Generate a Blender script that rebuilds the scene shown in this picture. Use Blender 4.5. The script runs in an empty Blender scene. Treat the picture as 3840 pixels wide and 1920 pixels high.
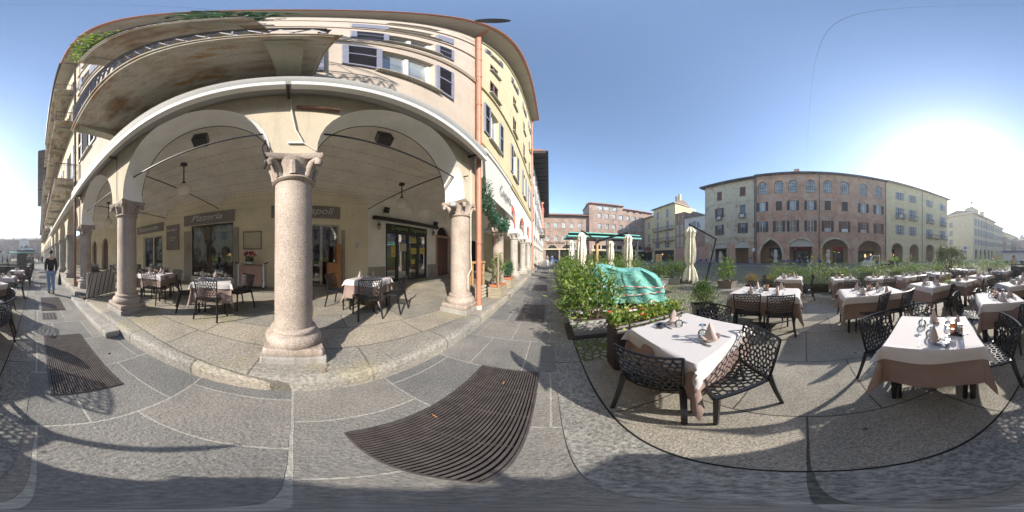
import bpy, math, random
from math import sin, cos, pi, radians as R, sqrt, atan2, hypot, tan
from mathutils import Vector, Matrix

S = bpy.context.scene
COL = S.collection

# ------------------------------------------------------------------ camera, sky, sun
H = 1.5
AZ_C = 76.8                                   # compass azimuth (clockwise from +Y) at the picture's centre
cd = bpy.data.cameras.new('camera'); cam = bpy.data.objects.new('camera', cd); COL.objects.link(cam)
cd.type = 'PANO'; cd.panorama_type = 'EQUIRECTANGULAR'
cd.clip_start = 0.02; cd.clip_end = 2000
cam.location = (0, 0, H); cam.rotation_euler = (R(90), 0, R(-AZ_C))
S.camera = cam
SUN_AZ, SUN_EL = 230.7, 28.5
W = bpy.data.worlds.new('World'); S.world = W; W.use_nodes = True
wn = W.node_tree.nodes; wl = W.node_tree.links
sky = wn.new('ShaderNodeTexSky'); sky.sky_type = 'NISHITA'; sky.sun_disc = False
sky.sun_elevation = R(SUN_EL); sky.sun_rotation = R(SUN_AZ)
sky.air_density = 1.0; sky.dust_density = .45; sky.ozone_density = 1.3; sky.altitude = 80
bg = wn['Background']; bg.inputs[1].default_value = 0.108
wl.new(sky.outputs[0], bg.inputs[0])
sl = bpy.data.lights.new('sun', 'SUN'); sl.energy = 3.0; sl.angle = R(1.0); sl.color = (1, .93, .82)
so = bpy.data.objects.new('sun', sl); COL.objects.link(so)
sdir = Vector((sin(R(SUN_AZ)) * cos(R(SUN_EL)), cos(R(SUN_AZ)) * cos(R(SUN_EL)), sin(R(SUN_EL))))
so.rotation_euler = sdir.to_track_quat('Z', 'Y').to_euler(); so.location = (0, 0, 40)
S.view_settings.view_transform = 'Standard'; S.view_settings.look = 'None'
S.view_settings.exposure = 1.55; S.view_settings.gamma = 1
S.cycles.max_bounces = 12; S.cycles.diffuse_bounces = 8; S.cycles.transparent_max_bounces = 16
S.cycles.volume_bounces = 0
S.cycles.use_denoising = True

# ------------------------------------------------------------------ materials
MATS = {}
def nodes_of(name, rough=.6, metal=0., spec=.5):
    m = bpy.data.materials.new(name); m.use_nodes = True
    nt = m.node_tree; p = nt.nodes['Principled BSDF']
    p.inputs['Roughness'].default_value = rough; p.inputs['Metallic'].default_value = metal
    p.inputs['Specular IOR Level'].default_value = spec
    MATS[name] = m
    return m, nt, p
def nn(nt, t, **k):
    n = nt.nodes.new(t)
    for a, b in k.items(): setattr(n, a, b)
    return n
def coords(nt, scale=(1, 1, 1), rot=(0, 0, 0), world=False):
    mp = nn(nt, 'ShaderNodeMapping'); mp.inputs['Scale'].default_value = scale; mp.inputs['Rotation'].default_value = rot
    if world:
        g = nn(nt, 'ShaderNodeNewGeometry'); nt.links.new(g.outputs['Position'], mp.inputs[0])
    else:
        tc = nn(nt, 'ShaderNodeTexCoord'); nt.links.new(tc.outputs['Object'], mp.inputs[0])
    return mp.outputs[0]
def noise(nt, vec, scale, detail=4, rough=.6):
    n = nn(nt, 'ShaderNodeTexNoise'); n.inputs['Scale'].default_value = scale
    n.inputs['Detail'].default_value = detail; n.inputs['Roughness'].default_value = rough
    nt.links.new(vec, n.inputs['Vector']); return n.outputs[0]
def ramp(nt, fac, stops):
    r = nn(nt, 'ShaderNodeValToRGB'); e = r.color_ramp.elements
    while len(e) < len(stops): e.new(.5)
    for el, (p, c) in zip(e, stops): el.position = p; el.color = (c[0], c[1], c[2], 1)
    nt.links.new(fac, r.inputs[0]); return r.outputs[0]
def mix(nt, fac, a, b, mode='MIX'):
    n = nn(nt, 'ShaderNodeMix', data_type='RGBA', blend_type=mode)
    for s, v in ((n.inputs[0], fac), (n.inputs[6], a), (n.inputs[7], b)):
        if isinstance(v, (int, float)): s.default_value = v
        elif isinstance(v, tuple): s.default_value = (v[0], v[1], v[2], 1)
        else: nt.links.new(v, s)
    return n.outputs[2]
def bump(nt, p, h, strength=.3, dist=.01):
    b = nn(nt, 'ShaderNodeBump'); b.inputs['Strength'].default_value = strength; b.inputs['Distance'].default_value = dist
    nt.links.new(h, b.inputs['Height']); nt.links.new(b.outputs[0], p.inputs['Normal'])
def sc(c, k): return tuple(min(1, max(0, x * k)) for x in c)

def M(name, col, rough=.6, var=.12, scale=3., fine=.06, fscale=60., bmp=.15, metal=0., spec=.5):
    if name in MATS: return MATS[name]
    m, nt, p = nodes_of(name, rough, metal, spec)
    v = coords(nt)
    a = ramp(nt, noise(nt, v, scale), [(.3, sc(col, 1 - var)), (.7, sc(col, 1 + var))])
    b = ramp(nt, noise(nt, v, fscale, 2), [(.35, (1 - fine * 2,) * 3), (.65, (1 + fine,) * 3)])
    c = mix(nt, 1., a, b, 'MULTIPLY')
    nt.links.new(c, p.inputs['Base Color'])
    if bmp: bump(nt, p, noise(nt, v, fscale * .7, 3), bmp, .006)
    return m

def plaster(name, col, stain=(.25, .2, .14), amount=.5, rough=.85, patch=None):
    m, nt, p = nodes_of(name, rough, 0, .25)
    v = coords(nt)
    a = ramp(nt, noise(nt, v, .9, 6), [(.3, sc(col, .86)), (.68, sc(col, 1.08))])
    vs = coords(nt, (2.6, 2.6, .35))
    st = ramp(nt, noise(nt, vs, 1.6, 6, .65), [(.5, (0, 0, 0)), (.78, (amount,) * 3)])
    c = mix(nt, st, a, stain)
    if patch:
        pf = ramp(nt, noise(nt, v, .7, 8, .7), [(.56, (0, 0, 0)), (.6, (.9,) * 3)])
        c = mix(nt, pf, c, patch)
    f = ramp(nt, noise(nt, v, 35, 3), [(.3, (.93,) * 3), (.7, (1.03,) * 3)])
    c = mix(nt, 1., c, f, 'MULTIPLY')
    nt.links.new(c, p.inputs['Base Color'])
    bump(nt, p, noise(nt, v, 22, 6), .25, .01)
    return m

def granite(name, col, dark, light, sc_=90., rough=.75):
    m, nt, p = nodes_of(name, rough, 0, .4)
    v = coords(nt)
    a = ramp(nt, noise(nt, v, sc_, 3, .7), [(.32, dark), (.47, col), (.62, light)])
    b = ramp(nt, noise(nt, v, 1.6, 7, .65), [(.3, (.68, .66, .63)), (.55, (1., .98, .95)), (.7, (1.15, 1.12, 1.06))])
    c = mix(nt, 1., a, b, 'MULTIPLY')
    st = ramp(nt, noise(nt, coords(nt, (5, 5, .5)), 1.3, 6, .65), [(.52, (1,) * 3), (.72, (.72, .66, .6))])
    c = mix(nt, 1., c, st, 'MULTIPLY')
    nt.links.new(c, p.inputs['Base Color']); bump(nt, p, noise(nt, v, sc_ * .8, 3), .5, .006)
    return m

def bricks(name, c1, c2, mortar, bw=.26, bh=.075, patch=None, vert=True, amount=.5):
    m, nt, p = nodes_of(name, .85, 0, .25)
    v = coords(nt, rot=(R(90), 0, 0) if vert else (0, 0, 0))
    b = nn(nt, 'ShaderNodeTexBrick'); nt.links.new(v, b.inputs[0])
    b.inputs['Color1'].default_value = (*c1, 1); b.inputs['Color2'].default_value = (*c2, 1); b.inputs['Mortar'].default_value = (*mortar, 1)
    b.inputs['Scale'].default_value = 1; b.inputs['Brick Width'].default_value = bw; b.inputs['Row Height'].default_value = bh
    b.inputs['Mortar Size'].default_value = .012; b.inputs['Mortar Smooth'].default_value = .3
    vo = coords(nt)
    big = ramp(nt, noise(nt, vo, .5, 8, .7), [(.3, (.58, .57, .57)), (.5, (1, 1, 1)), (.7, (1.4, 1.32, 1.22))])
    c = mix(nt, 1., b.outputs[0], big, 'MULTIPLY')
    if patch:
        pf = ramp(nt, noise(nt, vo, .42, 9, .72), [(.5, (0, 0, 0)), (.56, (amount,) * 3)])
        c = mix(nt, pf, c, patch)
    nt.links.new(c, p.inputs['Base Color']); bump(nt, p, b.outputs[1], .4, -.01)
    return m

def paving(name, c1, c2, mortar, bw, bh, msize, rot=0., speck=None, rough=.8, off=.5, sq=1., bumpd=.006, patchc=None):
    m, nt, p = nodes_of(name, rough, 0, .35)
    v0 = coords(nt, world=True)
    wob = nn(nt, 'ShaderNodeMix', data_type='RGBA', blend_type='ADD'); wob.inputs[0].default_value = .02
    nt.links.new(v0, wob.inputs[6])
    nz = nn(nt, 'ShaderNodeTexNoise'); nz.inputs['Scale'].default_value = 2.5; nt.links.new(v0, nz.inputs['Vector'])
    nt.links.new(nz.outputs[1], wob.inputs[7])
    mp = nn(nt, 'ShaderNodeMapping'); mp.inputs['Rotation'].default_value = (0, 0, rot); nt.links.new(wob.outputs[2], mp.inputs[0])
    b = nn(nt, 'ShaderNodeTexBrick'); nt.links.new(mp.outputs[0], b.inputs[0])
    b.offset = off; b.squash = sq; b.squash_frequency = 3
    b.inputs['Color1'].default_value = (*c1, 1); b.inputs['Color2'].default_value = (*c2, 1); b.inputs['Mortar'].default_value = (*mortar, 1)
    b.inputs['Scale'].default_value = 1; b.inputs['Brick Width'].default_value = bw; b.inputs['Row Height'].default_value = bh
    b.inputs['Mortar Size'].default_value = msize; b.inputs['Mortar Smooth'].default_value = .2; b.inputs['Bias'].default_value = -.1
    big = ramp(nt, noise(nt, v0, 1.1, 8, .7), [(.3, (.7, .7, .7)), (.7, (1.2, 1.17, 1.12))])
    c = mix(nt, 1., b.outputs[0], big, 'MULTIPLY')
    if patchc:
        pf = ramp(nt, noise(nt, v0, .8, 3, .5), [(.55, (0, 0, 0)), (.62, (.55,) * 3)])
        c = mix(nt, pf, c, patchc)
    lo, hi, ssc = speck or (.75, 1.2, 60)
    f = ramp(nt, noise(nt, v0, ssc, 3, .7), [(.34, (lo,) * 3), (.66, (hi,) * 3)])
    c = mix(nt, 1., c, f, 'MULTIPLY')
    # old gum spots and dirt
    vr = nn(nt, 'ShaderNodeTexVoronoi'); vr.inputs['Scale'].default_value = 3.1; nt.links.new(v0, vr.inputs['Vector'])
    sp = ramp(nt, vr.outputs['Distance'], [(.045, (.45,) * 3), (.075, (1,) * 3)])
    c = mix(nt, 1., c, sp, 'MULTIPLY')
    nt.links.new(c, p.inputs['Base Color'])
    ad = nn(nt, 'ShaderNodeMath', operation='MULTIPLY_ADD'); ad.inputs[1].default_value = -.8
    nt.links.new(b.outputs[1], ad.inputs[0]); nt.links.new(noise(nt, v0, ssc * .6, 4, .7), ad.inputs[2])
    bump(nt, p, ad.outputs[0], .55, bumpd)
    return m

def cobbles(name, scale=11.):
    m, nt, p = nodes_of(name, .8, 0, .35)
    v0 = coords(nt, world=True)
    vd = nn(nt, 'ShaderNodeTexVoronoi'); vd.feature = 'DISTANCE_TO_EDGE'; vd.inputs['Scale'].default_value = scale; nt.links.new(v0, vd.inputs['Vector'])
    vc = nn(nt, 'ShaderNodeTexVoronoi'); vc.inputs['Scale'].default_value = scale; nt.links.new(v0, vc.inputs['Vector'])
    sep = nn(nt, 'ShaderNodeSeparateColor'); nt.links.new(vc.outputs['Color'], sep.inputs[0])
    stone = ramp(nt, sep.outputs[0], [(0, (.13, .125, .11)), (.35, (.25, .225, .18)), (.7, (.34, .29, .22)), (1, (.22, .22, .22))])
    moss = ramp(nt, noise(nt, v0, .6, 6, .6), [(.45, (.1, .09, .07)), (.6, (.09, .13, .03))])
    edge = ramp(nt, vd.outputs[0], [(.06, (1,) * 3), (.16, (0,) * 3)])
    c = mix(nt, edge, stone, moss)
    nt.links.new(c, p.inputs['Base Color'])
    hr = ramp(nt, vd.outputs[0], [(0, (0,) * 3), (.3, (1,) * 3)])
    bump(nt, p, hr, .9, .03)
    return m

def leafmat(name, c1, c2, c3, trans=.4):
    m, nt, p = nodes_of(name, .42, 0, .5)
    g = nn(nt, 'ShaderNodeNewGeometry')
    c = ramp(nt, g.outputs['Random Per Island'], [(0, c1), (.45, c2), (.85, c3), (1, sc(c3, 1.3))])
    nt.links.new(c, p.inputs['Base Color'])
    t = nn(nt, 'ShaderNodeBsdfTranslucent'); nt.links.new(mix(nt, 1., c, (1.3, 1.4, .5), 'MULTIPLY'), t.inputs[0])
    ms = nn(nt, 'ShaderNodeMixShader'); ms.inputs[0].default_value = trans
    nt.links.new(p.outputs[0], ms.inputs[1]); nt.links.new(t.outputs[0], ms.inputs[2])
    nt.links.new(ms.outputs[0], nt.nodes['Material Output'].inputs[0])
    return m

def glassy(name, tint=(.9, .95, .95), alpha=.8):
    m, nt, p = nodes_of(name, .05)
    t = nn(nt, 'ShaderNodeBsdfTransparent'); t.inputs[0].default_value = (*tint, 1)
    gl = nn(nt, 'ShaderNodeBsdfGlossy'); gl.inputs['Roughness'].default_value = .03
    fr = nn(nt, 'ShaderNodeFresnel'); fr.inputs[0].default_value = 1.5
    mm = nn(nt, 'ShaderNodeMath', operation='MULTIPLY_ADD'); mm.inputs[1].default_value = 1.; mm.inputs[2].default_value = 1 - alpha
    nt.links.new(fr.outputs[0], mm.inputs[0])
    ms = nn(nt, 'ShaderNodeMixShader'); nt.links.new(mm.outputs[0], ms.inputs[0])
    nt.links.new(t.outputs[0], ms.inputs[1]); nt.links.new(gl.outputs[0], ms.inputs[2])
    nt.links.new(ms.outputs[0], nt.nodes['Material Output'].inputs[0])
    return m

def louvre(name, col, period=.06):
    m, nt, p = nodes_of(name, .6)
    v = coords(nt)
    w = nn(nt, 'ShaderNodeTexWave'); w.wave_type = 'BANDS'; w.bands_direction = 'Z'; w.inputs['Scale'].default_value = .314 / period
    nt.links.new(v, w.inputs['Vector'])
    n2 = ramp(nt, noise(nt, v, 2.5), [(.3, sc(col, .85)), (.7, sc(col, 1.12))])
    nt.links.new(n2, p.inputs['Base Color']); bump(nt, p, w.outputs[1], 1., .03)
    return m

def emis(name, col, st):
    m, nt, p = nodes_of(name)
    p.inputs['Base Color'].default_value = (*col, 1); p.inputs['Emission Color'].default_value = (*col, 1); p.inputs['Emission Strength'].default_value = st
    return m

plaster('pink plaster', (.56, .47, .385), (.33, .27, .22), .35)
plaster('arcade plaster', (.58, .5, .38), (.28, .22, .15), .5)
plaster('white arcade plaster', (.92, .91, .88), (.55, .5, .43), .2)
plaster('vault plaster', (.87, .84, .79), (.5, .44, .36), .35)
plaster('portico yellow plaster', (.87, .8, .62), (.6, .53, .42), .2)
plaster('yellow plaster', (.6, .53, .34), (.42, .35, .2), .3)
plaster('pale yellow plaster', (.64, .56, .35), (.33, .29, .2), .3)
plaster('far cream plaster', (.56, .5, .36), (.35, .3, .24), .25)
plaster('white plaster', (.66, .64, .6), (.4, .36, .3), .3)
plaster('rose plaster', (.50, .31, .25), (.35, .25, .2), .3)
plaster('old cement plaster', (.5, .46, .35), (.22, .18, .13), .6, patch=(.35, .22, .16))
def stained(name):
    m, nt, p = nodes_of(name, .9, 0, .2); v = coords(nt, (.7, 1.6, 1)); v2 = coords(nt)
    a = ramp(nt, noise(nt, v, 1.1, 7, .62), [(.28, (.12, .07, .04)), (.42, (.34, .26, .18)), (.5, (.52, .48, .4)), (.58, (.42, .34, .25)), (.72, (.12, .075, .04))])
    b = ramp(nt, noise(nt, v, 2.3, 8, .7), [(.56, (0,) * 3), (.66, (.85,) * 3)])
    c = mix(nt, b, a, (.36, .17, .05)); g = ramp(nt, noise(nt, v2, 60, 3), [(.3, (.8,) * 3), (.7, (1.15,) * 3)]); c = mix(nt, 1., c, g, 'MULTIPLY')
    nt.links.new(c, p.inputs['Base Color']); bump(nt, p, noise(nt, v2, 40, 5), .5, .012)
stained('balcony slab concrete')
plaster('eave boards', (.42, .37, .31), (.25, .2, .15), .4)
plaster('corbel stone', (.42, .39, .3), (.25, .13, .05), .6)
granite('column granite', (.37, .305, .26), (.18, .155, .14), (.53, .46, .41))
granite('grey granite', (.33, .32, .30), (.17, .17, .17), (.48, .46, .43))
granite('stone grey', (.4, .38, .34), (.28, .27, .25), (.5, .48, .44), 40)
bricks('square brick', (.5, .27, .17), (.37, .215, .145), (.4, .33, .27), patch=(.5, .4, .32), amount=.5)
bricks('bank brick', (.33, .235, .195), (.26, .185, .155), (.33, .28, .24), .6, .16)
bricks('church brick', (.33, .2, .15), (.27, .16, .12), (.33, .28, .23), patch=(.38, .28, .22), amount=.4)
bricks('distant brick', (.24, .17, .15), (.22, .16, .14), (.25, .2, .18), .5, .2)
paving('street stone', (.25, .235, .215), (.17, .172, .17), (.36, .35, .32), .62, .86, .009, rot=R(90), speck=(.7, 1.25, 60), bumpd=.018)
paving('kerb stone', (.25, .245, .23), (.2, .2, .19), (.09, .09, .08), 1.95, 8., .01, speck=(.5, 1.45, 45), off=0, bumpd=.015)
paving('terrace aggregate', (.285, .265, .23), (.235, .22, .19), (.07, .07, .065), .98, .98, .007, speck=(.5, 1.5, 105), off=.5, bumpd=.012)
paving('portico slabs', (.37, .33, .27), (.25, .245, .23), (.16, .15, .125), 1.15, .68, .011, rot=R(7), speck=(.62, 1.3, 30), sq=1.4, bumpd=.014, patchc=(.32, .28, .17))
cobbles('piazza cobbles')
M('far asphalt', (.2, .195, .18), .85)
M('black plastic', (.012, .013, .016), .32, .2, 4, .1, 90, .1)
M('dark metal', (.03, .03, .032), .45, .2)
M('lilac iron', (.17, .145, .15), .5, .25)
M('iron', (.045, .04, .038), .55, .25)
M('rusty iron', (.16, .08, .055), .7, .3, 9)
M('grate iron', (.085, .07, .065), .55, .3, 12)
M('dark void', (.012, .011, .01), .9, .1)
M('white cloth', (.53, .5, .495), .85, .03, 2, .03, 300, .1)
M('taupe cloth', (.265, .19, .165), .85, .1, 3, .08, 220, .3)
M('napkin cloth', (.46, .375, .35), .85, .06, 6, .05, 250, .2)
M('awning white', (.78, .78, .76), .45, .05)
M('awning cloth', (.62, .6, .55), .8, .06)
M('hood cloth', (.36, .355, .34), .7, .08)
M('parasol cloth', (.72, .68, .57), .8, .08, 5)
M('parasol cloth grey', (.5, .47, .45), .8, .08, 5)
M('salmon pipe', (.45, .19, .12), .5, .15, 5)
M('brown pipe', (.17, .08, .06), .5, .2, 5)
M('grey pipe', (.28, .28, .28), .5, .15, 5)
M('cream cable', (.62, .58, .48), .5, .1)
M('blue grey shutter', (.23, .23, .29), .5, .12, 4)
M('white frame', (.7, .7, .68), .4, .05)
M('brown frame', (.14, .075, .05), .5, .2)
M('dark frame', (.03, .03, .032), .4, .2)
M('orange wood', (.42, .19, .075), .4, .15, 6)
M('light wood', (.48, .3, .13), .5, .15, 6)
M('weathered wood', (.32, .27, .19), .75, .2, 6)
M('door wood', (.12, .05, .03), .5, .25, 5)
M('sign taupe', (.27, .25, .245), .45, .05)
M('sign letters', (.68, .66, .64), .4, .05)
M('steel', (.6, .6, .6), .25, .05, metal=1.)
M('terracotta', (.5, .17, .08), .7, .15)
M('roof tile', (.3, .15, .11), .8, .3, 2)
M('roof dark', (.05, .04, .04), .8, .2, 2)
M('roof grey', (.22, .17, .14), .8, .2, 2)
M('grey planter', (.36, .35, .34), .55, .08)
M('brown planter', (.2, .165, .15), .5, .08)
M('dark brown planter', (.045, .035, .033), .5, .08)
M('soil', (.05, .035, .025), .95, .3, 20)
M('bark', (.16, .11, .07), .85, .3, 20)
M('lamp globe', (.8, .76, .68), .25, .05)
M('paper', (.62, .58, .46), .7, .06, 10)
M('yellow poster', (.62, .5, .14), .6, .3, 9)
M('blue paper', (.12, .2, .45), .6, .4, 9)
M('skin', (.5, .3, .21), .6, .05)
M('hair dark', (.03, .022, .018), .6, .2)
M('hair auburn', (.2, .075, .03), .5, .25)
M('denim', (.2, .3, .46), .85, .2, 8)
M('black cloth', (.022, .022, .024), .85, .2)
M('navy cloth', (.03, .04, .08), .85, .2)
M('grey cloth', (.16, .16, .16), .85, .2)
M('brown cloth', (.22, .15, .09), .85, .15)
M('beige cloth', (.46, .4, .28), .85, .1)
M('red cloth', (.5, .04, .035), .85, .1)
M('white shirt', (.6, .62, .65), .85, .1)
M('hi vis', (.42, .75, .06), .7, .08)
M('leather', (.04, .025, .02), .4, .1)
M('blue plastic', (.03, .08, .3), .4, .12)
M('truck white', (.7, .72, .73), .25, .03)
M('rubber', (.02, .02, .02), .8, .1)
M('ceramic', (.55, .6, .65), .25, .06)
M('orchid', (.55, .03, .1), .5, .2)
M('red petal', (.75, .05, .03), .5, .15)
M('white petal', (.75, .75, .7), .5, .1)
M('purple cloth', (.3, .08, .35), .6, .4, 12)
M('rose cloth', (.4, .26, .22), .85, .08)
M('teal trim', (.12, .45, .4), .5, .1)
M('kiosk green', (.05, .22, .16), .5, .1)
M('orange cap', (.8, .25, .05), .4, .1)
M('green text', (.3, .42, .12), .5, .1)
M('dark text', (.06, .05, .045), .5, .1)
M('stone white', (.5, .48, .44), .8, .1)
M('moss green', (.1, .14, .03), .9, .3, 20)
louvre('shutter blue', (.3, .36, .46)); louvre('shutter brown', (.13, .06, .05)); louvre('shutter dark', (.085, .065, .06)); louvre('shutter grey', (.26, .27, .29))
leafmat('laurel leaf', (.045, .1, .02), (.085, .16, .03), (.2, .26, .05))
leafmat('laurel yellow leaf', (.045, .11, .02), (.11, .18, .035), (.24, .29, .07))
leafmat('box leaf', (.03, .07, .015), (.06, .12, .02), (.12, .18, .04), .3)
leafmat('conifer leaf', (.03, .06, .03), (.06, .095, .05), (.13, .17, .11), .25)
leafmat('garland needle', (.015, .06, .035), (.03, .1, .06), (.06, .15, .09), .2)
leafmat('autumn leaf', (.16, .1, .02), (.3, .16, .04), (.2, .2, .05), .4)
leafmat('flower leaf', (.08, .16, .03), (.17, .26, .06), (.34, .34, .09), .4)
def pane_mat(name, col):
    m, nt, p = nodes_of(name, .06, 0, .8)
    v = coords(nt, world=True)
    nt.links.new(ramp(nt, noise(nt, v, .8, 3), [(.35, sc(col, .55)), (.65, sc(col, 1.4))]), p.inputs['Base Color'])
pane_mat('window pane', (.07, .085, .1)); pane_mat('bright pane', (.27, .3, .31)); pane_mat('dark pane', (.016, .015, .014))
pane_mat('shop pane', (.07, .05, .035))
glassy('clear glass'); glassy('shop glass', (.75, .75, .72), .82); glassy('shopfront clear', (.9, .9, .85), .8)
def curtain():
    m, nt, p = nodes_of('sheer curtain', .9)
    p.inputs['Base Color'].default_value = (.55, .52, .48, 1)
curtain()
def tarpmat():
    m, nt, p = nodes_of('green tarp', .36, 0, .6)
    v = coords(nt)
    nt.links.new(ramp(nt, noise(nt, v, 2.2, 5), [(.3, (.1, .36, .31)), (.7, (.2, .5, .44))]), p.inputs['Base Color'])
    ad = nn(nt, 'ShaderNodeMath', operation='ADD'); nt.links.new(noise(nt, coords(nt, (1, 1, 3)), 7, 6, .65), ad.inputs[0]); nt.links.new(noise(nt, v, 3, 3, .5), ad.inputs[1])
    bump(nt, p, ad.outputs[0], .9, .06)
tarpmat()
def tapemat():
    m, nt, p = nodes_of('red white tape', .4)
    w = nn(nt, 'ShaderNodeTexWave'); w.bands_direction = 'DIAGONAL'; w.inputs['Scale'].default_value = 2.6; nt.links.new(coords(nt), w.inputs['Vector'])
    nt.links.new(ramp(nt, w.outputs[1], [(.45, (.7, .7, .68)), (.55, (.6, .1, .08))]), p.inputs['Base Color'])
tapemat()
def boardmat():
    m, nt, p = nodes_of('colourful poster', .5)
    nt.links.new(ramp(nt, noise(nt, coords(nt), 4, 3), [(.3, (.6, .06, .02)), (.5, (.7, .35, .05)), (.7, (.6, .55, .3))]), p.inputs['Base Color'])
boardmat()
emis('warm glow', (1., .55, .2), .7); emis('neon red', (1., .2, .14), .28)
def mt(x): return MATS[x]

# ------------------------------------------------------------------ mesh helpers
class MB:
    def __init__(s): s.v = []; s.f = []; s.marks = []
    def add(s, vs, fs):
        o = len(s.v); s.marks.append((o, len(s.f))); s.v += [tuple(p) for p in vs]; s.f += [tuple(i + o for i in f) for f in fs]; return s
    def box(s, x0, x1, y0, y1, z0, z1, bev=0.):
        if x1 < x0: x0, x1 = x1, x0
        if y1 < y0: y0, y1 = y1, y0
        b = min(bev, (x1 - x0) * .45, (y1 - y0) * .45, (z1 - z0) * .45)
        if b <= 0:
            return s.add([(x0, y0, z0), (x1, y0, z0), (x1, y1, z0), (x0, y1, z0), (x0, y0, z1), (x1, y0, z1), (x1, y1, z1), (x0, y1, z1)],
                         [(0, 3, 2, 1), (4, 5, 6, 7), (0, 1, 5, 4), (1, 2, 6, 5), (2, 3, 7, 6), (3, 0, 4, 7)])
        def ring(i, z): return [(x0 + b + i, y0 + i, z), (x1 - b - i, y0 + i, z), (x1 - i, y0 + b + i, z), (x1 - i, y1 - b - i, z), (x1 - b - i, y1 - i, z), (x0 + b + i, y1 - i, z), (x0 + i, y1 - b - i, z), (x0 + i, y0 + b + i, z)]
        k = b * .5
        vs = ring(k, z0) + ring(0, z0 + b) + ring(0, z1 - b) + ring(k, z1)
        fs = [tuple(range(7, -1, -1)), tuple(range(24, 32))]
        for r in range(3):
            for i in range(8): j = (i + 1) % 8; fs.append((r * 8 + i, r * 8 + j, r * 8 + 8 + j, r * 8 + 8 + i))
        return s.add(vs, fs)
    def hexa(s, bot, top):
        return s.add(list(bot) + list(top), [(0, 3, 2, 1), (4, 5, 6, 7), (0, 1, 5, 4), (1, 2, 6, 5), (2, 3, 7, 6), (3, 0, 4, 7)])
    def quad(s, a, b, c, d): return s.add([a, b, c, d], [(0, 1, 2, 3)])
    def lathe(s, prof, n=20, cx=0, cy=0, cz=0, a0=0., sq=1.):
        vs = []; fs = []
        for r, z in prof:
            for i in range(n):
                a = a0 + 2 * pi * i / n; vs.append((cx + r * cos(a), cy + r * sin(a) * sq, cz + z))
        m = len(prof)
        for k in range(m - 1):
            for i in range(n): j = (i + 1) % n; fs.append((k * n + i, k * n + j, (k + 1) * n + j, (k + 1) * n + i))
        fs.append(tuple(range(n - 1, -1, -1))); fs.append(tuple(range((m - 1) * n, m * n)))
        return s.add(vs, fs)
    def tube(s, pts, r, n=8, r2=None):
        pts = [Vector(p) for p in pts]; vs = []; fs = []; m = len(pts)
        up = None
        for k, p in enumerate(pts):
            t = (pts[min(k + 1, m - 1)] - pts[max(k - 1, 0)]).normalized()
            if up is None: up = t.orthogonal().normalized()
            up = (up - t * up.dot(t)); up = up.normalized() if up.length > 1e-6 else t.orthogonal().normalized()
            w = t.cross(up); rr = r if r2 is None else r + (r2 - r) * k / (m - 1)
            for i in range(n):
                a = 2 * pi * (i + .5) / n; vs.append(p + up * cos(a) * rr + w * sin(a) * rr)
        for k in range(m - 1):
            for i in range(n): j = (i + 1) % n; fs.append((k * n + i, k * n + j, (k + 1) * n + j, (k + 1) * n + i))
        fs.append(tuple(range(n - 1, -1, -1))); fs.append(tuple(range((m - 1) * n, m * n)))
        return s.add(vs, fs)
    def bar(s, a, b, w, h=None): return s.tube([a, b], w * .7071, 4)
    def grid(s, nx, ny, fn):
        vs = [fn(i / nx, j / ny) for j in range(ny + 1) for i in range(nx + 1)]
        fs = [(j * (nx + 1) + i, j * (nx + 1) + i + 1, (j + 1) * (nx + 1) + i + 1, (j + 1) * (nx + 1) + i) for j in range(ny) for i in range(nx)]
        return s.add(vs, fs)
    def mesh(s, name, mat=None, smooth=False):
        me = bpy.data.meshes.new(name); me.from_pydata(s.v, [], s.f); me.update()
        if mat: me.materials.append(mt(mat) if isinstance(mat, str) else mat)
        if smooth:
            me.polygons.foreach_set('use_smooth', [True] * len(me.polygons)); me.update()
            try: me.set_sharp_from_angle(angle=R(38))
            except Exception: pass
        return me
    def each(s, name, mat, parent=None, smooth=False):
        out = []
        for k, (a, fa) in enumerate(s.marks):
            b, fb = s.marks[k + 1] if k + 1 < len(s.marks) else (len(s.v), len(s.f))
            q = MB(); q.v = s.v[a:b]; q.f = [tuple(i - a for i in f) for f in s.f[fa:fb]]; out.append(q.build(name, mat, parent, smooth))
        return out
    def build(s, name, mat, parent=None, smooth=False, loc=None, rz=0.):
        return link(name, s.mesh(name, mat, smooth), parent, loc, rz)
def link(name, me, parent=None, loc=None, rz=0.):
    o = bpy.data.objects.new(name, me); COL.objects.link(o)
    if loc: o.location = loc
    if rz: o.rotation_euler = (0, 0, rz)
    if parent: o.parent = parent
    return o
def tag(o, label, cat, group=None):
    o['label'] = label; o['category'] = cat
    if group: o['group'] = group
    return o
def thing(name, label, cat, loc=(0, 0, 0), rz=0., group=None):
    o = link(name, None, None, loc, rz); return tag(o, label, cat, group)
def struct(o): o['kind'] = 'structure'; return o
def dup(root, loc=None, rz=None, label=None, group=None):
    def cp(o, par):
        c = o.copy(); COL.objects.link(c); c.parent = par
        for ch in list(o.children): cp(ch, c)
        return c
    c = cp(root, None)
    if loc: c.location = loc
    if rz is not None: c.rotation_euler = (0, 0, rz)
    if label: c['label'] = label
    if group: c['group'] = group
    return c
def bake(o):
    dg = bpy.context.evaluated_depsgraph_get(); me = bpy.data.meshes.new_from_object(o.evaluated_get(dg)); return me
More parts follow.
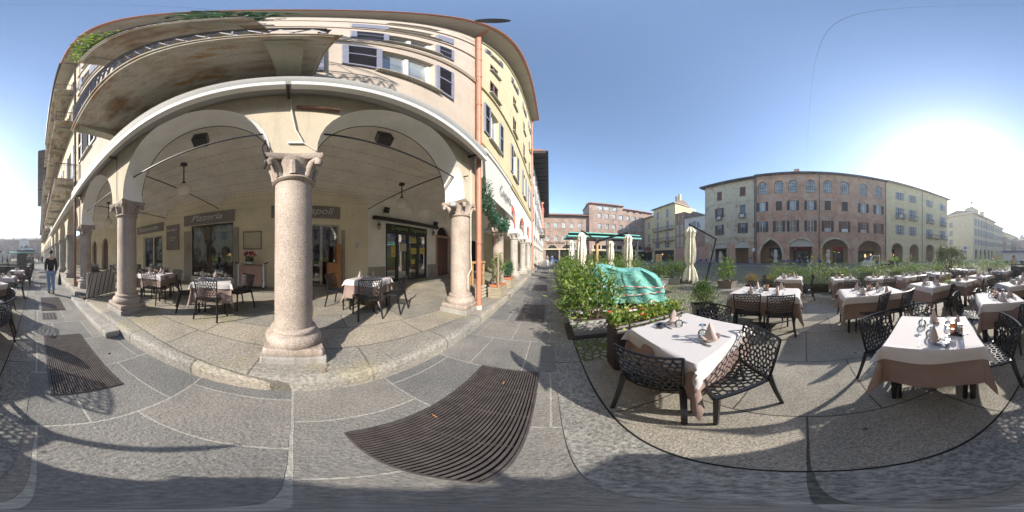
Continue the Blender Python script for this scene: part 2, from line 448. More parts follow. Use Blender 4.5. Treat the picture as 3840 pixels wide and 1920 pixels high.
def text(body, size, mat, parent, loc, rot=(R(90), 0, 0), shear=0., ext=.01, name='lettering', align='LEFT', spacing=1., width=None, off=0.):
    cu = bpy.data.curves.new(name, 'FONT'); cu.body = body; cu.size = size; cu.extrude = ext; cu.shear = shear; cu.align_x = align
    cu.space_character = spacing; cu.offset = off; cu.resolution_u = 3
    t = bpy.data.objects.new(name, cu); COL.objects.link(t); bpy.context.view_layer.update()
    me = bake(t); bpy.data.objects.remove(t); bpy.data.curves.remove(cu)
    me.materials.clear(); me.materials.append(mt(mat))
    if width:
        xs = [v.co.x for v in me.vertices]; k = width / (max(xs) - min(xs))
        for v in me.vertices: v.co.x *= k
    o = link(name, me, parent, loc); o.rotation_euler = rot
    return o

def arch_h(kind, t):
    t = abs(t)
    if kind == 'arch': return sqrt(max(0, 1 - t * t))
    if kind == 'point': return sqrt(max(0, 4 - (1 + t) ** 2)) / sqrt(3)
    if kind == 'seg': return sqrt(max(0, 1 - t * t * .97))
    if kind == 'trap': return min(1, (1 - t) * 1.8)
    return 1
def rise_of(kind, a, b): 
    w = (b - a) / 2
    return {'arch': w, 'point': w * 1.35, 'seg': w * .8, 'trap': w * .5}.get(kind, 0)
def wall(mb, x0, x1, z0, z1, ops, depth=.25, y=0., sides=True):
    """front sheet facing -y at y, with openings (a, b, c, d, kind) and their reveals going back by depth"""
    xs = sorted(set([x0, x1] + [v for o in ops for v in o[:2]])); zs = sorted(set([z0, z1] + [v for o in ops for v in o[2:4]]))
    xs = [x for x in xs if x0 <= x <= x1]; zs = [z for z in zs if z0 <= z <= z1]
    for i in range(len(xs) - 1):
        run = None
        for j in range(len(zs) - 1):
            cx = (xs[i] + xs[i + 1]) / 2; cz = (zs[j] + zs[j + 1]) / 2
            inside = any(o[0] < cx < o[1] and o[2] < cz < o[3] for o in ops)
            if not inside:
                if run is None: run = zs[j]
                if j == len(zs) - 2: mb.quad((xs[i], y, run), (xs[i + 1], y, run), (xs[i + 1], y, zs[-1]), (xs[i], y, zs[-1]))
            elif run is not None:
                mb.quad((xs[i], y, run), (xs[i + 1], y, run), (xs[i + 1], y, zs[j]), (xs[i], y, zs[j])); run = None
    Y = y + depth
    for o in ops:
        a, b, c, d, k = o
        r = rise_of(k, a, b); s = d - r
        mb.quad((a, y, c), (a, Y, c), (a, Y, s), (a, y, s)); mb.quad((b, Y, c), (b, y, c), (b, y, s), (b, Y, s))
        if c > z0 + 1e-4: mb.quad((a, Y, c), (a, y, c), (b, y, c), (b, Y, c))
        if not r: mb.quad((a, y, d), (a, Y, d), (b, Y, d), (b, y, d)); continue
        n = 24 if k != 'trap' else 18
        pts = [(a + (b - a) * i / n, s + r * arch_h(k, -1 + 2 * i / n)) for i in range(n + 1)]
        if k in ('arch', 'point'):
            pts = []
            for i in range(n + 1):
                t = -cos(pi * i / n); pts.append(((a + b) / 2 + t * (b - a) / 2, s + r * arch_h(k, t)))
        for (xa, za), (xb, zb) in zip(pts, pts[1:]):
            mb.quad((xa, y, za), (xb, y, zb), (xb, y, d), (xa, y, d))
            mb.quad((xa, y, za), (xa, Y, za), (xb, Y, zb), (xb, y, zb))
    return mb

def window(par, x0, x1, z0, z1, pane='window pane', frame='white frame', sh=None, shm='shutter grey', kind='rect', nx=2, nz=2, y=0., inset=.14, sill=True, shw=None, curt=False, detail=False, shl=None):
    f = MB(); Y = y + inset; t = .05; w = x1 - x0
    r = rise_of(kind, x0, x1)
    if kind == 'rect':
        f.box(x0 + .002, x0 + t, Y - .03, Y + .03, z0 + .002, z1 - .002); f.box(x1 - t, x1 - .002, Y - .03, Y + .03, z0 + .002, z1 - .002)
        f.box(x0 + t, x1 - t, Y - .03, Y + .03, z1 - t, z1 - .002); f.box(x0 + t, x1 - t, Y - .03, Y + .03, z0 + .002, z0 + t)
    else:
        n = 12; pts = [((x0 + x1) / 2 - cos(pi * i / n) * (w / 2 - t / 2), z1 - r + (r - t / 2) * arch_h(kind, -cos(pi * i / n))) for i in range(n + 1)]
        f.tube([(x0 + t / 2, Y, z0)] + [(a, Y, b) for a, b in pts] + [(x1 - t / 2, Y, z0), (x0 + t / 2, Y, z0)], t * .6, 4)
    for i in range(1, nx):
        x = x0 + w * i / nx; zt = z1 - .03 if kind == 'rect' else z1 - r + r * arch_h(kind, -1 + 2 * i / nx) - .02
        f.box(x - .03, x + .03, Y - .033, Y + .033, z0 + t, zt)
    for j in range(1, nz):
        z = z0 + (z1 - z0) * j / nz; hw = w / 2 - t
        if kind != 'rect' and z > z1 - r: hw = (w / 2) * sqrt(max(0, 1 - ((z - z1 + r) / r) ** 2)) - .03
        cxm = (x0 + x1) / 2; f.box(cxm - hw, cxm + hw, Y - .022, Y + .022, z - .018, z + .018)
    wo = f.build('window', frame, par)
    g = MB()
    if kind == 'rect': g.box(x0 + .03, x1 - .03, Y + .012, Y + .02, z0 + .03, z1 - .03)
    else:
        n = 14; pts = [((x0 + x1) / 2 - cos(pi * i / n) * (w / 2 - .01), z1 - r + (r - .01) * arch_h(kind, -cos(pi * i / n))) for i in range(n + 1)]
        for (xa, za), (xb, zb) in zip(pts, pts[1:]): g.quad((xa, Y + .015, z0), (xb, Y + .015, z0), (xb, Y + .015, zb), (xa, Y + .015, za))
    g.build('pane', pane, wo)
    if curt:
        c = MB()
        for s in (0, 1):
            c.grid(12, 1, lambda u, v: ((x0 + .05 + u * w * .4) if s == 0 else (x1 - .05 - u * w * .4), Y - .0 + .004 + .003 * sin(u * 30), z0 + .06 + v * (z1 - z0 - .12)))
        c.build('curtain', 'sheer curtain', wo)
    if sill:
        MB().box(x0 - .1, x1 + .1, y - .11, y + inset - .032, z0 - .07, z0 - .003, .01).build('sill', 'stone grey', wo)
    if sh:
        sw = shw or w / 2; h0, h1 = z0 + .02, z1 - .02
        def leaf(a, b, ya):
            m = MB()
            if detail:
                m.box(a, a + .07, ya, ya + .045, h0, h1); m.box(b - .07, b, ya, ya + .045, h0, h1)
                for zz in (h0, (h0 + h1) / 2 - .04, h1 - .08): m.box(a + .07, b - .07, ya, ya + .045, zz, zz + .08)
                n = int((h1 - h0) / .065)
                for i in range(n):
                    z = h0 + (i + .5) * (h1 - h0) / n; m.hexa([(a + .07, ya + .008, z - .03), (b - .07, ya + .008, z - .03), (b - .07, ya + .016, z - .03), (a + .07, ya + .016, z - .03)],
                                                             [(a + .07, ya + .03, z + .028), (b - .07, ya + .03, z + .028), (b - .07, ya + .04, z + .028), (a + .07, ya + .04, z + .028)])
            else:
                m.box(a, b, ya, ya + .045, h0, h1, .006)
            m.build('shutter', shm, wo)
        if sh == 'open': leaf(x0 - sw - .02, x0 - .02, y - .052); leaf(x1 + .02, x1 + sw + .02, y - .052)
        else: leaf(x0 + .01, (x0 + x1) / 2 - .004, y + .02); leaf((x0 + x1) / 2 + .004, x1 - .01, y + .02)
    return wo

def column(par, x, y, z0, zt, r=.22, mat='column granite', plinth=.7, detail=True):
    c = MB(); c.lathe([(r * 1.02, z0 + .42), (r * 1.03, z0 + .9), (r, zt - .38), (r * .97, zt - .3)], 28, x, y)
    co = c.build('column', mat, par, True)
    b = MB(); p = plinth / 2
    b.box(x - p, x + p, y - p, y + p, z0 - .02, z0 + .1, .015)
    o = b.build('plinth', 'grey granite', co)
    b = MB(); p2 = p - .02
    b.box(x - p2, x + p2, y - p2, y + p2, z0 + .1, z0 + .21, .03)
    b.lathe([(r * 1.42, z0 + .2), (r * 1.5, z0 + .235), (r * 1.52, z0 + .27), (r * 1.45, z0 + .315), (r * 1.3, z0 + .34), (r * 1.2, z0 + .35), (r * 1.19, z0 + .37), (r * 1.23, z0 + .39), (r * 1.2, z0 + .41), (r * 1.05, z0 + .43)], 28, x, y)
    b.build('base', mat, co, True)
    k = MB(); h = .37; zc = zt - h
    k.lathe([(r * .98, zc - .1), (r * .98, zc - .002), (r * 1.1, zc + .01), (r * 1.17, zc + .035), (r * 1.1, zc + .06), (r * 1.0, zc + .075), (r * 1.0, zc + .14), (r * 1.08, zc + .22), (r * 1.22, zc + .29), (r * 1.24, zc + .31)], 28, x, y)
    a = .315
    # abacus with concave sides
    def ab(s, z):
        pts = []
        for i in range(4):
            a0 = pi / 4 + i * pi / 2; p0 = Vector((cos(a0), sin(a0), 0)) * a * 1.38; p1 = Vector((cos(a0 + pi / 2), sin(a0 + pi / 2), 0)) * a * 1.38
            for t in (0.0, .06, .3, .5, .7, .94):
                q = p0.lerp(p1, t); inn = 1 - .16 * sin(pi * t); pts.append((x + q.x * inn * s, y + q.y * inn * s, z))
        return pts
    A = ab(.94, zt - .08); B = ab(1, zt - .055); C = ab(1, zt); n = len(A)
    k.add(A + B + C, [tuple(range(n - 1, -1, -1)), tuple(range(2 * n, 3 * n))] + [(q * n + i, q * n + (i + 1) % n, (q + 1) * n + (i + 1) % n, (q + 1) * n + i) for q in (0, 1) for i in range(n)])
    for i in range(4):       # corner volutes
        an = pi / 4 + i * pi / 2; dx, dy = cos(an), sin(an)
        k.tube([(x + dx * r * .95, y + dy * r * .95, zc + .08), (x + dx * r * 1.12, y + dy * r * 1.12, zc + .19), (x + dx * .3, y + dy * .3, zc + .27), (x + dx * .36, y + dy * .36, zc + .275), (x + dx * .385, y + dy * .385, zc + .24), (x + dx * .37, y + dy * .37, zc + .2)], .05, 10, .042)
        an = i * pi / 2; dx, dy = cos(an), sin(an)
        k.tube([(x + dx * r * .98, y + dy * r * .98, zc + .08), (x + dx * r * 1.08, y + dy * r * 1.08, zc + .2), (x + dx * r * 1.2, y + dy * r * 1.2, zc + .26)], .05, 8, .04)
    k.build('capital', mat, co, True)
    return co

def ramp_or(v, lo, hi): return max(0., min(1., (v - lo) / (hi - lo)))
def vault(par, xa, xb, ya, yb, mat='vault plaster', zf=4.5, zm=4.78, zb=4.34, s0=2.8, s1=3.62):
    m = MB(); N = 40
    cx = (xa + xb) / 2; hw = (xb - xa) / 2; cy = (ya + yb) / 2; hd = (yb - ya) / 2
    def fn(u, v):
        x = xa + (xb - xa) * u; y = ya + (yb - ya) * v
        s = s0 + (s1 - s0) * v
        crA = (zf + (zm - zf) * sin(pi / 2 * v / .5)) if v < .5 else (zb + (zm - zb) * sin(pi / 2 * (1 - v) / .5))
        A = s + (crA - s) * sqrt(max(0, 1 - ((x - cx) / hw) ** 2))
        crB = s + (zm - .12 - s) ; B = s + (crB - s) * sqrt(max(0, 1 - ((y - cy) / hd) ** 2))
        return (x, y, max(A, B))
    m.grid(N, N, lambda u, v: fn(.5 - .5 * cos(pi * u), .5 - .5 * cos(pi * v)))
    return m.build('vault', mat, par)

def railing_diamond(mb, x0, x1, y, z0, z1, step=.165, r=.012):
    n = max(1, round((x1 - x0) / step)); st = (x1 - x0) / n
    for k in range(0, n + 1, 4): mb.bar((x0 + k * st, y, z0), (x0 + k * st, y, z1), .018)
    for k in range(n):
        a = x0 + k * st; b = a + st; zm = (z0 + z1) / 2; c = (a + b) / 2
        for p, q in (((a, zm), (c, z1)), ((c, z1), (b, zm)), ((b, zm), (c, z0)), ((c, z0), (a, zm))):
            mb.bar((p[0], y, p[1]), (q[0], y, q[1]), .022)
def balcony(par, x0, x1, z, out=.95, rail='diamond', h=1.0, corbels=None, mat='iron', slab='balcony slab concrete', cw=.24, th=.12):
    b = MB(); b.box(x0, x1, -out, -.001, z, z + th, .012); b.box(x0 - .03, x1 + .03, -out - .03, -.001, z + th - .05, z + th + .012, .01)
    bo = b.build('balcony', slab, par)
    r = MB(); zt = z + th + h; zb = z + th + .06; y = -out + .05
    for zz, w in ((zt, .045), (zb, .026), (zt - .1, .02)):
        r.bar((x0 + .04, y, zz), (x1 - .04, y, zz), w); r.bar((x0 + .04, y, zz), (x0 + .04, -.02, zz), w); r.bar((x1 - .04, y, zz), (x1 - .04, -.02, zz), w)
    if rail == 'diamond':
        r0 = r; r = MB(); railing_diamond(r, x0 + .04, x1 - .04, y, zb, zt - .1)
        for xx in (x0 + .04, x1 - .04):
            for t in (0, .5):
                ya = y + (-.02 - y) * t; yb2 = ya + (-.02 - y) * .5; ym = (ya + yb2) / 2; zm = (zb + zt - .1) / 2
                r.bar((xx, ya, zm), (xx, ym, zt - .1), .016); r.bar((xx, ym, zt - .1), (xx, yb2, zm), .016); r.bar((xx, yb2, zm), (xx, ym, zb), .016); r.bar((xx, ym, zb), (xx, ya, zm), .016)
        r.build('lattice', mat, bo); r = r0; mat = 'iron'
    else:
        st = .11 if rail == 'bars' else .13
        n = int((x1 - x0) / st)
        for k in range(n + 1):
            xx = x0 + .04 + (x1 - x0 - .08) * k / n; r.bar((xx, y, z + th), (xx, y, zt), .012)
            if rail == 'ornate' and k % 3 == 1:
                for zz in (zb + .25, zb + .5, zb + .72):
                    r.tube([(xx + .06 * cos(a), y, zz + .08 * sin(a)) for a in [i * pi / 4 for i in range(9)]], .008, 4)
        for k in range(1, 7):
            yy = y + (-.02 - y) * k / 7
            for xx in (x0 + .04, x1 - .04): r.bar((xx, yy, z + th), (xx, yy, zt), .012)
    r.build('railing', mat, bo)
    for cx in corbels or []:
        c = MB(); w = cw / 2; pr = []
        for t in [i / 8 for i in range(9)]:
            pr.append((-.001 - (out - .1) * t, z - .24 + .19 * (t ** 1.6) + .02 * sin(t * pi * 2)))
        vs = []; 
        for (yy, zz) in pr: vs += [(cx - w, yy, zz), (cx + w, yy, zz), (cx + w, yy, z - .001), (cx - w, yy, z - .001)]
        fs = [(0, 1, 2, 3), (32, 35, 34, 33)]
        for i in range(8):
            o = i * 4
            for a in range(4): bq = (a + 1) % 4; fs.append((o + a, o + bq, o + 4 + bq, o + 4 + a))
        c.add(vs, fs); c.build('corbel', 'corbel stone', bo)
    return bo
def downpipe(par, x, y, z0, z1, r=.055, mat='salmon pipe', top=None):
    p = MB(); pts = [(x, y, z0), (x, y, z1)]
    if top: pts.append(top)
    p.tube(pts, r, 12)
    z = z0 + 1.6
    while z < z1: p.tube([(x, y, z), (x, y, z + .04)], r * 1.25, 12); z += 2.4
    return p.build('downpipe', mat, par, True)
def eave(par, x0, x1, z, out, th=.2, mat='eave boards', gut='salmon pipe', depth=8.5, roof='roof tile', beams=0):
    e = MB(); e.box(x0, x1, -out, depth, z, z + th)
    eo = e.build('eave', mat, par)
    if beams:
        b = MB(); n = int((x1 - x0) / beams)
        for i in range(n + 1):
            xx = x0 + .1 + (x1 - x0 - .2) * i / n; b.box(xx - .05, xx + .05, -out + .08, -.001, z - .16, z - .001)
        b.each('rafter', mat, eo)
    g = MB(); g.tube([(x0, -out - .06, z + .1), (x1, -out - .06, z + .1)], .075, 10); g.build('gutter', gut, eo, True)
    r = MB(); zr = z + th
    r.add([(x0, -out - .02, zr + .003), (x1, -out - .02, zr + .003), (x1, depth / 2, zr + 1.6), (x0, depth / 2, zr + 1.6), (x1, depth, zr + .003), (x0, depth, zr + .003)],
          [(0, 1, 2, 3), (3, 2, 4, 5), (0, 3, 5), (1, 4, 2)])
    r.build('roof', roof, eo)
    return eo

# ------------------------------------------------------------------ ground
def sheet(name, mat, x0, x1, y0, y1, z, sub=1):
    m = MB(); m.grid(sub, sub, lambda u, v: (x0 + (x1 - x0) * u, y0 + (y1 - y0) * v, z)); return struct(m.build(name, mat))
sheet('piazza_ground', 'piazza cobbles', -300, 300, -300, 300, 0)
sheet('pavement', 'street stone', -110, 70, -.07, 1.372, .004)
sheet('kerb_strip', 'kerb stone', -110, 70, -.37, -.07, .008)
sheet('terrace_ground', 'terrace aggregate', -22, 1.93, -6.05, -.385, .004)
sheet('stone_strip_ground', 'kerb stone', -22, 14, -6.95, -6.05, .008)
tag(MB().box(-22, 3, -.384, -.374, .001, .011).build('drain_channel', 'dark void'), 'thin black slot drain running along the kerb at the terrace edge', 'drain')
sheet('far_pavement', 'street stone', -60, 60, -31.0, -27.4, .06)
sheet('far_road', 'far asphalt', -120, 60, -27.4, -22.5, .006)
# portico floor: raised step with a worn rounded nose
pf = MB(); prof = [(1.37, 0), (1.372, .13), (1.385, .165), (1.42, .188), (1.47, .198), (1.6, .2), (7.6, .215)]
m_ = len(prof)
for (ya, za), (yb, zb) in zip(prof, prof[1:]):
    pf.quad((-110, ya, za), (50, ya, za), (50, yb, zb), (-110, yb, zb))
pf.build('portico_floor', 'portico slabs')['kind'] = 'structure'
o = MB().box(-5.27, -2.46, 1.1, 1.366, 0, .125, .02).build('stone_step', 'grey granite')
tag(o, 'long low stone block forming an extra step against the portico edge', 'step')

# iron gratings in the pavement
def grating(name, x0, x1, y0, y1, label, grp='long iron gratings set in the street paving'):
    t = thing(name, label, 'grating', (x0, y0, .0), 0, grp); L = x1 - x0; Wd = y1 - y0
    MB().box(.01, L - .01, .01, Wd - .01, .005, .008).build('pit', 'dark void', t)
    f = MB(); f.box(0, L, -.012, .0, .003, .016); f.box(0, L, Wd, Wd + .012, .003, .016); f.box(-.012, 0, -.012, Wd + .012, .003, .0165); f.box(L, L + .012, -.012, Wd + .012, .003, .0165)
    f.build('frame', 'grate iron', t)
    b = MB(); n = 26
    for i in range(n): y = Wd * (i + .5) / n; b.box(.002, L - .002, y - .0065, y + .0065, .009, .019)
    for k in (1, 2, 3): b.box(L * k / 4 - .006, L * k / 4 + .006, 0, Wd, .008, .013)
    b.build('bars', 'grate iron', t); return t
gl = {1.71: 'largest iron grating in the street paving, right below the camera beside the kerb strip',
      -1.31: 'iron grating on the left near the end of the extra stone step',
      -4.3: 'iron grating on the left beyond the small square drain cover',
      4.8: 'iron grating on the right opposite the laurel in the grey trough'}
for x0, x1 in ((.25, 1.71), (-2.78, -1.31), (-5.7, -4.3), (3.5, 4.8), (6.9, 8.2), (10.4, 11.7), (13.9, 15.2), (17.4, 18.7), (-8.9, -7.6), (-12.1, -10.8), (-15.4, -14.1)):
    lb = gl.get(x1) or ('iron grating in the paving %s metres off along the street to the %s' % ({8.2: 'seven', 11.7: 'ten', 15.2: 'fourteen', 18.7: 'seventeen', -7.6: 'eight', -10.8: 'eleven', -14.1: 'fourteen'}[x1], 'right' if x0 > 0 else 'left'))
    grating('iron_grating', x0, x1, .115, .735, lb)
t = thing('drain_cover', 'small square pierced iron drain cover in the paving between two gratings', 'drain cover', (-4.1, .11, 0))
m = MB(); m.box(0, .46, 0, .34, .004, .01); m.build('plate', 'grate iron', t)
m = MB()
for i in range(6):
    for j in range(4): m.lathe([(.022, .0102), (.022, .011)], 8, .05 + i * .072, .05 + j * .08)
m.build('holes', 'dark void', t)
t = thing('ramp_grating', 'small ribbed metal ramp laid on the portico step beside the white barrier', 'ramp', (-5.3, 1.3, .2))
m = MB(); m.box(0, .62, 0, .42, .003, .02); m.build('plate', 'grate iron', t)
m = MB()
for i in range(12): m.box(.03, .59, .03 + i * .032, .042 + i * .032, .02, .032)
m.build('ribs', 'grate iron', t)
# cigarette ends on the paving (tiny individual litter)
random.seed(5)
for i, (x, y, z, lb) in enumerate([(1.42, .42, .022, 'orange cigarette end on the big grating'), (.75, .62, .022, 'white cigarette end lying across the big grating bars'), (1.9, -.02, .012, 'cigarette end beside the right end of the big grating'), (.32, 1.55, .204, 'cigarette end in front of the central column plinth'), (-2.0, .95, .012, 'cigarette end left of the stone step')]):
    o = MB().tube([(0, 0, 0), (.045, 0, 0)], .006, 8).build('cigarette_end', 'orange wood', None, True, (x, y, z), i * 1.3); tag(o, lb, 'litter', 'cigarette ends')

# ------------------------------------------------------------------ main portico building (pink) : facade plane y = 1.75
YF = 1.75; ZC = 2.77; ZA = 4.18
EAVE = 18.4
def arcade(par, x0, x1, spans, mat_low, ztop, depth=.5, kind='arch'):
    ops = []
    for a, b, zt in spans: ops.append((a, b, ZC, zt, kind))
    m = MB(); wall(m, x0, x1, ZC, ztop, ops, depth); w_ = m.build('arcade_wall', mat_low, par)
    m = MB(); wall(m, x0, x1, ZC, ztop, ops, .004, depth + .001); m.build('inner_face', 'vault plaster', w_); return w_

pink = thing('portico_building', 'tall pink plastered building over a granite-columned portico with a long stained balcony', 'building', (0, YF, .2))
pink.location = (0, YF, 0)
arcade(pink, -6.86, 3.58, [(-6.31, -3.53, ZA), (-3.03, -.25, ZA), (.25, 3.03, ZA)], 'arcade plaster', 4.62)
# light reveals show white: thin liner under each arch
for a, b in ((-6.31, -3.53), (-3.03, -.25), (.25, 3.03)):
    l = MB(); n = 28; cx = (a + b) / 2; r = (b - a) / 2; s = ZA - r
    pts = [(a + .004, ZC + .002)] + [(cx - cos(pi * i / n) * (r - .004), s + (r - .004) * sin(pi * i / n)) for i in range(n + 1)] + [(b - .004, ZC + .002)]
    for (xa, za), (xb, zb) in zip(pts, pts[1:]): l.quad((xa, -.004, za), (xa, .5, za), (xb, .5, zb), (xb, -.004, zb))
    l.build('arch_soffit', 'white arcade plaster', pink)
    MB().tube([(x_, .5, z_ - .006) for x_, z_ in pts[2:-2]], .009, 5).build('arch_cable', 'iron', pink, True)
winops = []
W1 = [(1.05, 2.05, 5.85, 7.9), (-6.15, -5.2, 5.85, 7.9), (-3.0, -2.0, 5.25, 7.6), (-1.1, -.2, 5.25, 7.6)]
W2 = [(1.15, 2.05, 9.35, 11.1), (-6.1, -5.2, 9.35, 11.1), (-2.4, -1.4, 9.2, 11.3)]
W3 = [(1.15, 2.05, 12.5, 14.0), (-6.1, -5.2, 12.5, 14.0), (-4.2, -3.3, 12.5, 14.0), (-1.2, -.3, 12.5, 14.0)]
W4 = [(1.2, 2.0, 15.6, 16.7), (-6.0, -5.2, 15.6, 16.7), (-4.1, -3.3, 15.6, 16.7), (-1.1, -.3, 15.6, 16.7)]
m = MB(); wall(m, -6.86, 3.58, 4.62, EAVE, [w + ('rect',) for w in W1 + W2 + W3 + W4], .22); m.build('upper_wall', 'pink plaster', pink)
for k, w in enumerate(W1 + W2 + W3 + W4):
    window(pink, *w, pane='bright pane' if k == 0 else 'window pane', frame='white frame', sh='open' if k in (0, 1, 2, 3, 4, 5, 7, 8, 9) else 'closed', shm='blue grey shutter', nx=2, nz=1 if w in W1 else 2, detail=(w in W1 or w in W2), shw=.5)
m = MB()
for z in (8.55, 8.75, 11.95, 15.0): m.box(-6.86, 3.58, -.06, -.001, z, z + .09, .012)
m.each('string_course', 'pink plaster', pink)
balcony(pink, -3.62, .21, 5.02, .97, 'diamond', 1.0, [-3.36, -.05], mat='lilac iron')
balcony(pink, -2.95, -.25, 8.95, .97, 'diamond', 1.0, [-2.7, -.55], cw=.3, mat='lilac iron')
eave(pink, -6.86, 3.58, EAVE, .66)
downpipe(pink, 3.5, -.13, .2, 18.3, .065, 'salmon pipe', (2.9, -.6, 18.45))
m = MB(); m.tube([(3.5, -.13, .17), (3.5, -.13, .3)], .075, 14); m.build('pipe_shoe', 'pink plaster', pink, True)
downpipe(pink, -6.78, -.16, .2, 18.2, .055, 'brown pipe', (-6.78, -.6, 18.4))
m = MB(); m.tube([(-6.78, -.16, .18), (-6.78, -.16, .44)], .075, 14); m.build('pipe_shoe', 'salmon pipe', pink, True)
for x in (-6.56, -3.28, 0.0, 3.28): column(pink, x, .25, .2, ZC, .225 if x else .228)
# back wall of the portico, y = 6.6 (local 4.85)
YB = 4.85
m = MB(); wall(m, -9.4, 3.25, .2, 4.9, [(-4.8, -2.56, .5, 3.0, 'rect'), (-8.7, -6.85, .21, 2.75, 'rect'), (-.35, 1.9, .21, 2.82, 'rect')], .3, YB); m.build('portico_back_wall', 'portico yellow plaster', pink)
m = MB(); wall(m, 3.25, 9.6, .2, 4.9, [(4.19, 7.06, .21, 3.1, 'rect'), (8.0, 9.3, .21, 3.45, 'arch')], .25, YB + .003); m.build('portico_back_wall', 'white arcade plaster', pink)
m = MB(); m.box(3.25, 4.15, YB - .03, YB + .001, .2, 1.0, .008); m.box(7.1, 7.85, YB - .03, YB + .001, .2, 1.0, .008); m.each('stone_dado', 'grey granite', pink)
m = MB()
for a, b in ((-5.22, -4.82), (-2.54, -2.3), (2.0, 2.15), (-.6, -.4)): m.box(a, b, YB - .05, YB - .001, .2, 2.75 if a < -2 else 2.6, .008)
m.each('stone_jamb', 'stone grey', pink)
for xa in (-6.56, -3.28, 0.0): vault(pink, xa, xa + 3.28, .5, YB)
# restaurant room behind the glass
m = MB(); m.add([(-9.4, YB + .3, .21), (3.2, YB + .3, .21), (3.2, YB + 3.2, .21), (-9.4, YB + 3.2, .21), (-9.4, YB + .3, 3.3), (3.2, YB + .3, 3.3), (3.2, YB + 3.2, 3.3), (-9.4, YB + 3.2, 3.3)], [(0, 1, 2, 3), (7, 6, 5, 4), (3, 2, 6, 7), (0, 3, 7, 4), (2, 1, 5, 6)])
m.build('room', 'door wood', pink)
m = MB(); m.add([(3.3, YB + .3, .21), (9.6, YB + .3, .21), (9.6, YB + 1.2, .21), (3.3, YB + 1.2, .21), (3.3, YB + .3, 3.6), (9.6, YB + .3, 3.6), (9.6, YB + 1.2, 3.6), (3.3, YB + 1.2, 3.6)], [(0, 1, 2, 3), (7, 6, 5, 4), (3, 2, 6, 7), (0, 3, 7, 4), (2, 1, 5, 6)])
m.build('room', 'sheer curtain', pink)
# pizzeria shop window
f = MB(); x0, x1, z0, z1, Y = -4.8, -2.56, .5, 3.0, YB + .12
f.box(x0, x0 + .05, Y - .03, Y + .03, z0, z1); f.box(x1 - .05, x1, Y - .03, Y + .03, z0, z1); f.box(x0 + .05, x1 - .05, Y - .03, Y + .03, z1 - .05, z1); f.box(x0 + .05, x1 - .05, Y - .03, Y + .03, z0, z0 + .06)
f.box(-3.75, -3.71, Y - .02, Y + .02, z0 + .06, z1 - .05)
wo = f.build('shop_window', 'dark frame', pink)
MB().box(x0 + .05, x1 - .05, Y + .003, Y + .009, z0 + .06, z1 - .05).build('pane', 'shop glass', wo)
for s in (-1, 1):
    c = MB(); cx = (x0 + x1) / 2
    def cf(u, v):
        z = z1 - .08 - v * 2.3; k = 1 - .82 * min(1, (v / .82)) ** 1.5 if v < .82 else .18 + (v - .82) * .6
        edge = x1 - .06 if s > 0 else x0 + .06
        return (edge - s * u * 1.05 * k, Y + .14 + .03 * sin(u * 42 + v * 3), z)
    c.grid(60, 16, cf); c.build('curtain', 'sheer curtain', wo, True)
# white framed restaurant door
def door2(par, x0, x1, z0, z1, Y, frame, pane, n=2, midrail=None, name='door', w=.07):
    f = MB(); f.box(x0, x0 + w, Y - .04, Y + .04, z0, z1); f.box(x1 - w, x1, Y - .04, Y + .04, z0, z1); f.box(x0 + w, x1 - w, Y - .04, Y + .04, z1 - w, z1); f.box(x0 + w, x1 - w, Y - .04, Y + .04, z0, z0 + .12)
    for i in range(1, n): x = x0 + (x1 - x0) * i / n; f.box(x - w * .8, x + w * .8, Y - .035, Y + .035, z0 + .12, z1 - w)
    if midrail: f.box(x0 + w, x1 - w, Y - .03, Y + .03, midrail, midrail + .06)
    do = f.build(name, frame, par)
    MB().box(x0 + w, x1 - w, Y + .003, Y + .01, z0 + .12, z1 - w).build('pane', pane, do)
    h = MB(); xm = x0 + (x1 - x0) * (1 if n > 1 else 0) / n + .12
    h.tube([(xm, Y - .04, 1.05), (xm, Y - .09, 1.05), (xm, Y - .09, 1.5), (xm, Y - .04, 1.5)], .012, 8); h.build('handle', 'steel', do, True)
    return do
door2(pink, -8.7, -6.85, .215, 2.75, YB + .14, 'white frame', 'shop glass')
door2(pink, -.35, 1.9, .215, 2.82, YB + .16, 'steel', 'shop glass', 3)
# creperie black shopfront
sf = door2(pink, 4.19, 7.06, .215, 2.72, YB + .08, 'dark frame', 'shopfront clear', 4, None, 'shopfront', .11)
m = MB(); m.box(4.19, 7.06, YB + .0, YB + .14, 2.725, 3.1, .01); fa = m.build('fascia', 'dark frame', pink)
text('Creperia', .3, 'green text', fa, (4.5, YB - .012, 2.82), shear=.25, width=1.0)
text('Yogurteria', .3, 'green text', fa, (5.75, YB - .012, 2.82), shear=.25, width=1.15)
random.seed(2)
for i, (x, z, w, h, mat) in enumerate([(4.55, 1.45, .42, .62, 'yellow poster'), (5.15, 1.75, .38, .42, 'paper'), (5.2, 2.15, .3, .2, 'blue paper'), (5.85, 2.2, .42, .3, 'yellow poster'), (5.85, 1.6, .42, .34, 'yellow poster'), (6.5, 1.62, .42, .36, 'yellow poster'), (6.6, 2.0, .2, .16, 'blue paper'), (5.85, 1.05, .3, .26, 'yellow poster'), (4.6, 2.45, .22, .14, 'blue paper')]):
    o = MB().box(0, w, 0, .004, 0, h).build('poster', mat, None, False, (x, YF + YB + .065, z)); tag(o, ['tall yellow notice on the leftmost glass leaf of the black shopfront', 'white notice on the second shopfront leaf', 'small blue sticker above the white notice on the second leaf', 'yellow notice high on the third shopfront leaf', 'yellow notice at mid height on the third shopfront leaf', 'yellow notice on the rightmost shopfront leaf', 'small blue sticker on the rightmost shopfront leaf', 'low yellow notice on the third shopfront leaf', 'small blue sticker at the top of the leftmost leaf'][i], 'notice', 'notices on the creperie shopfront')
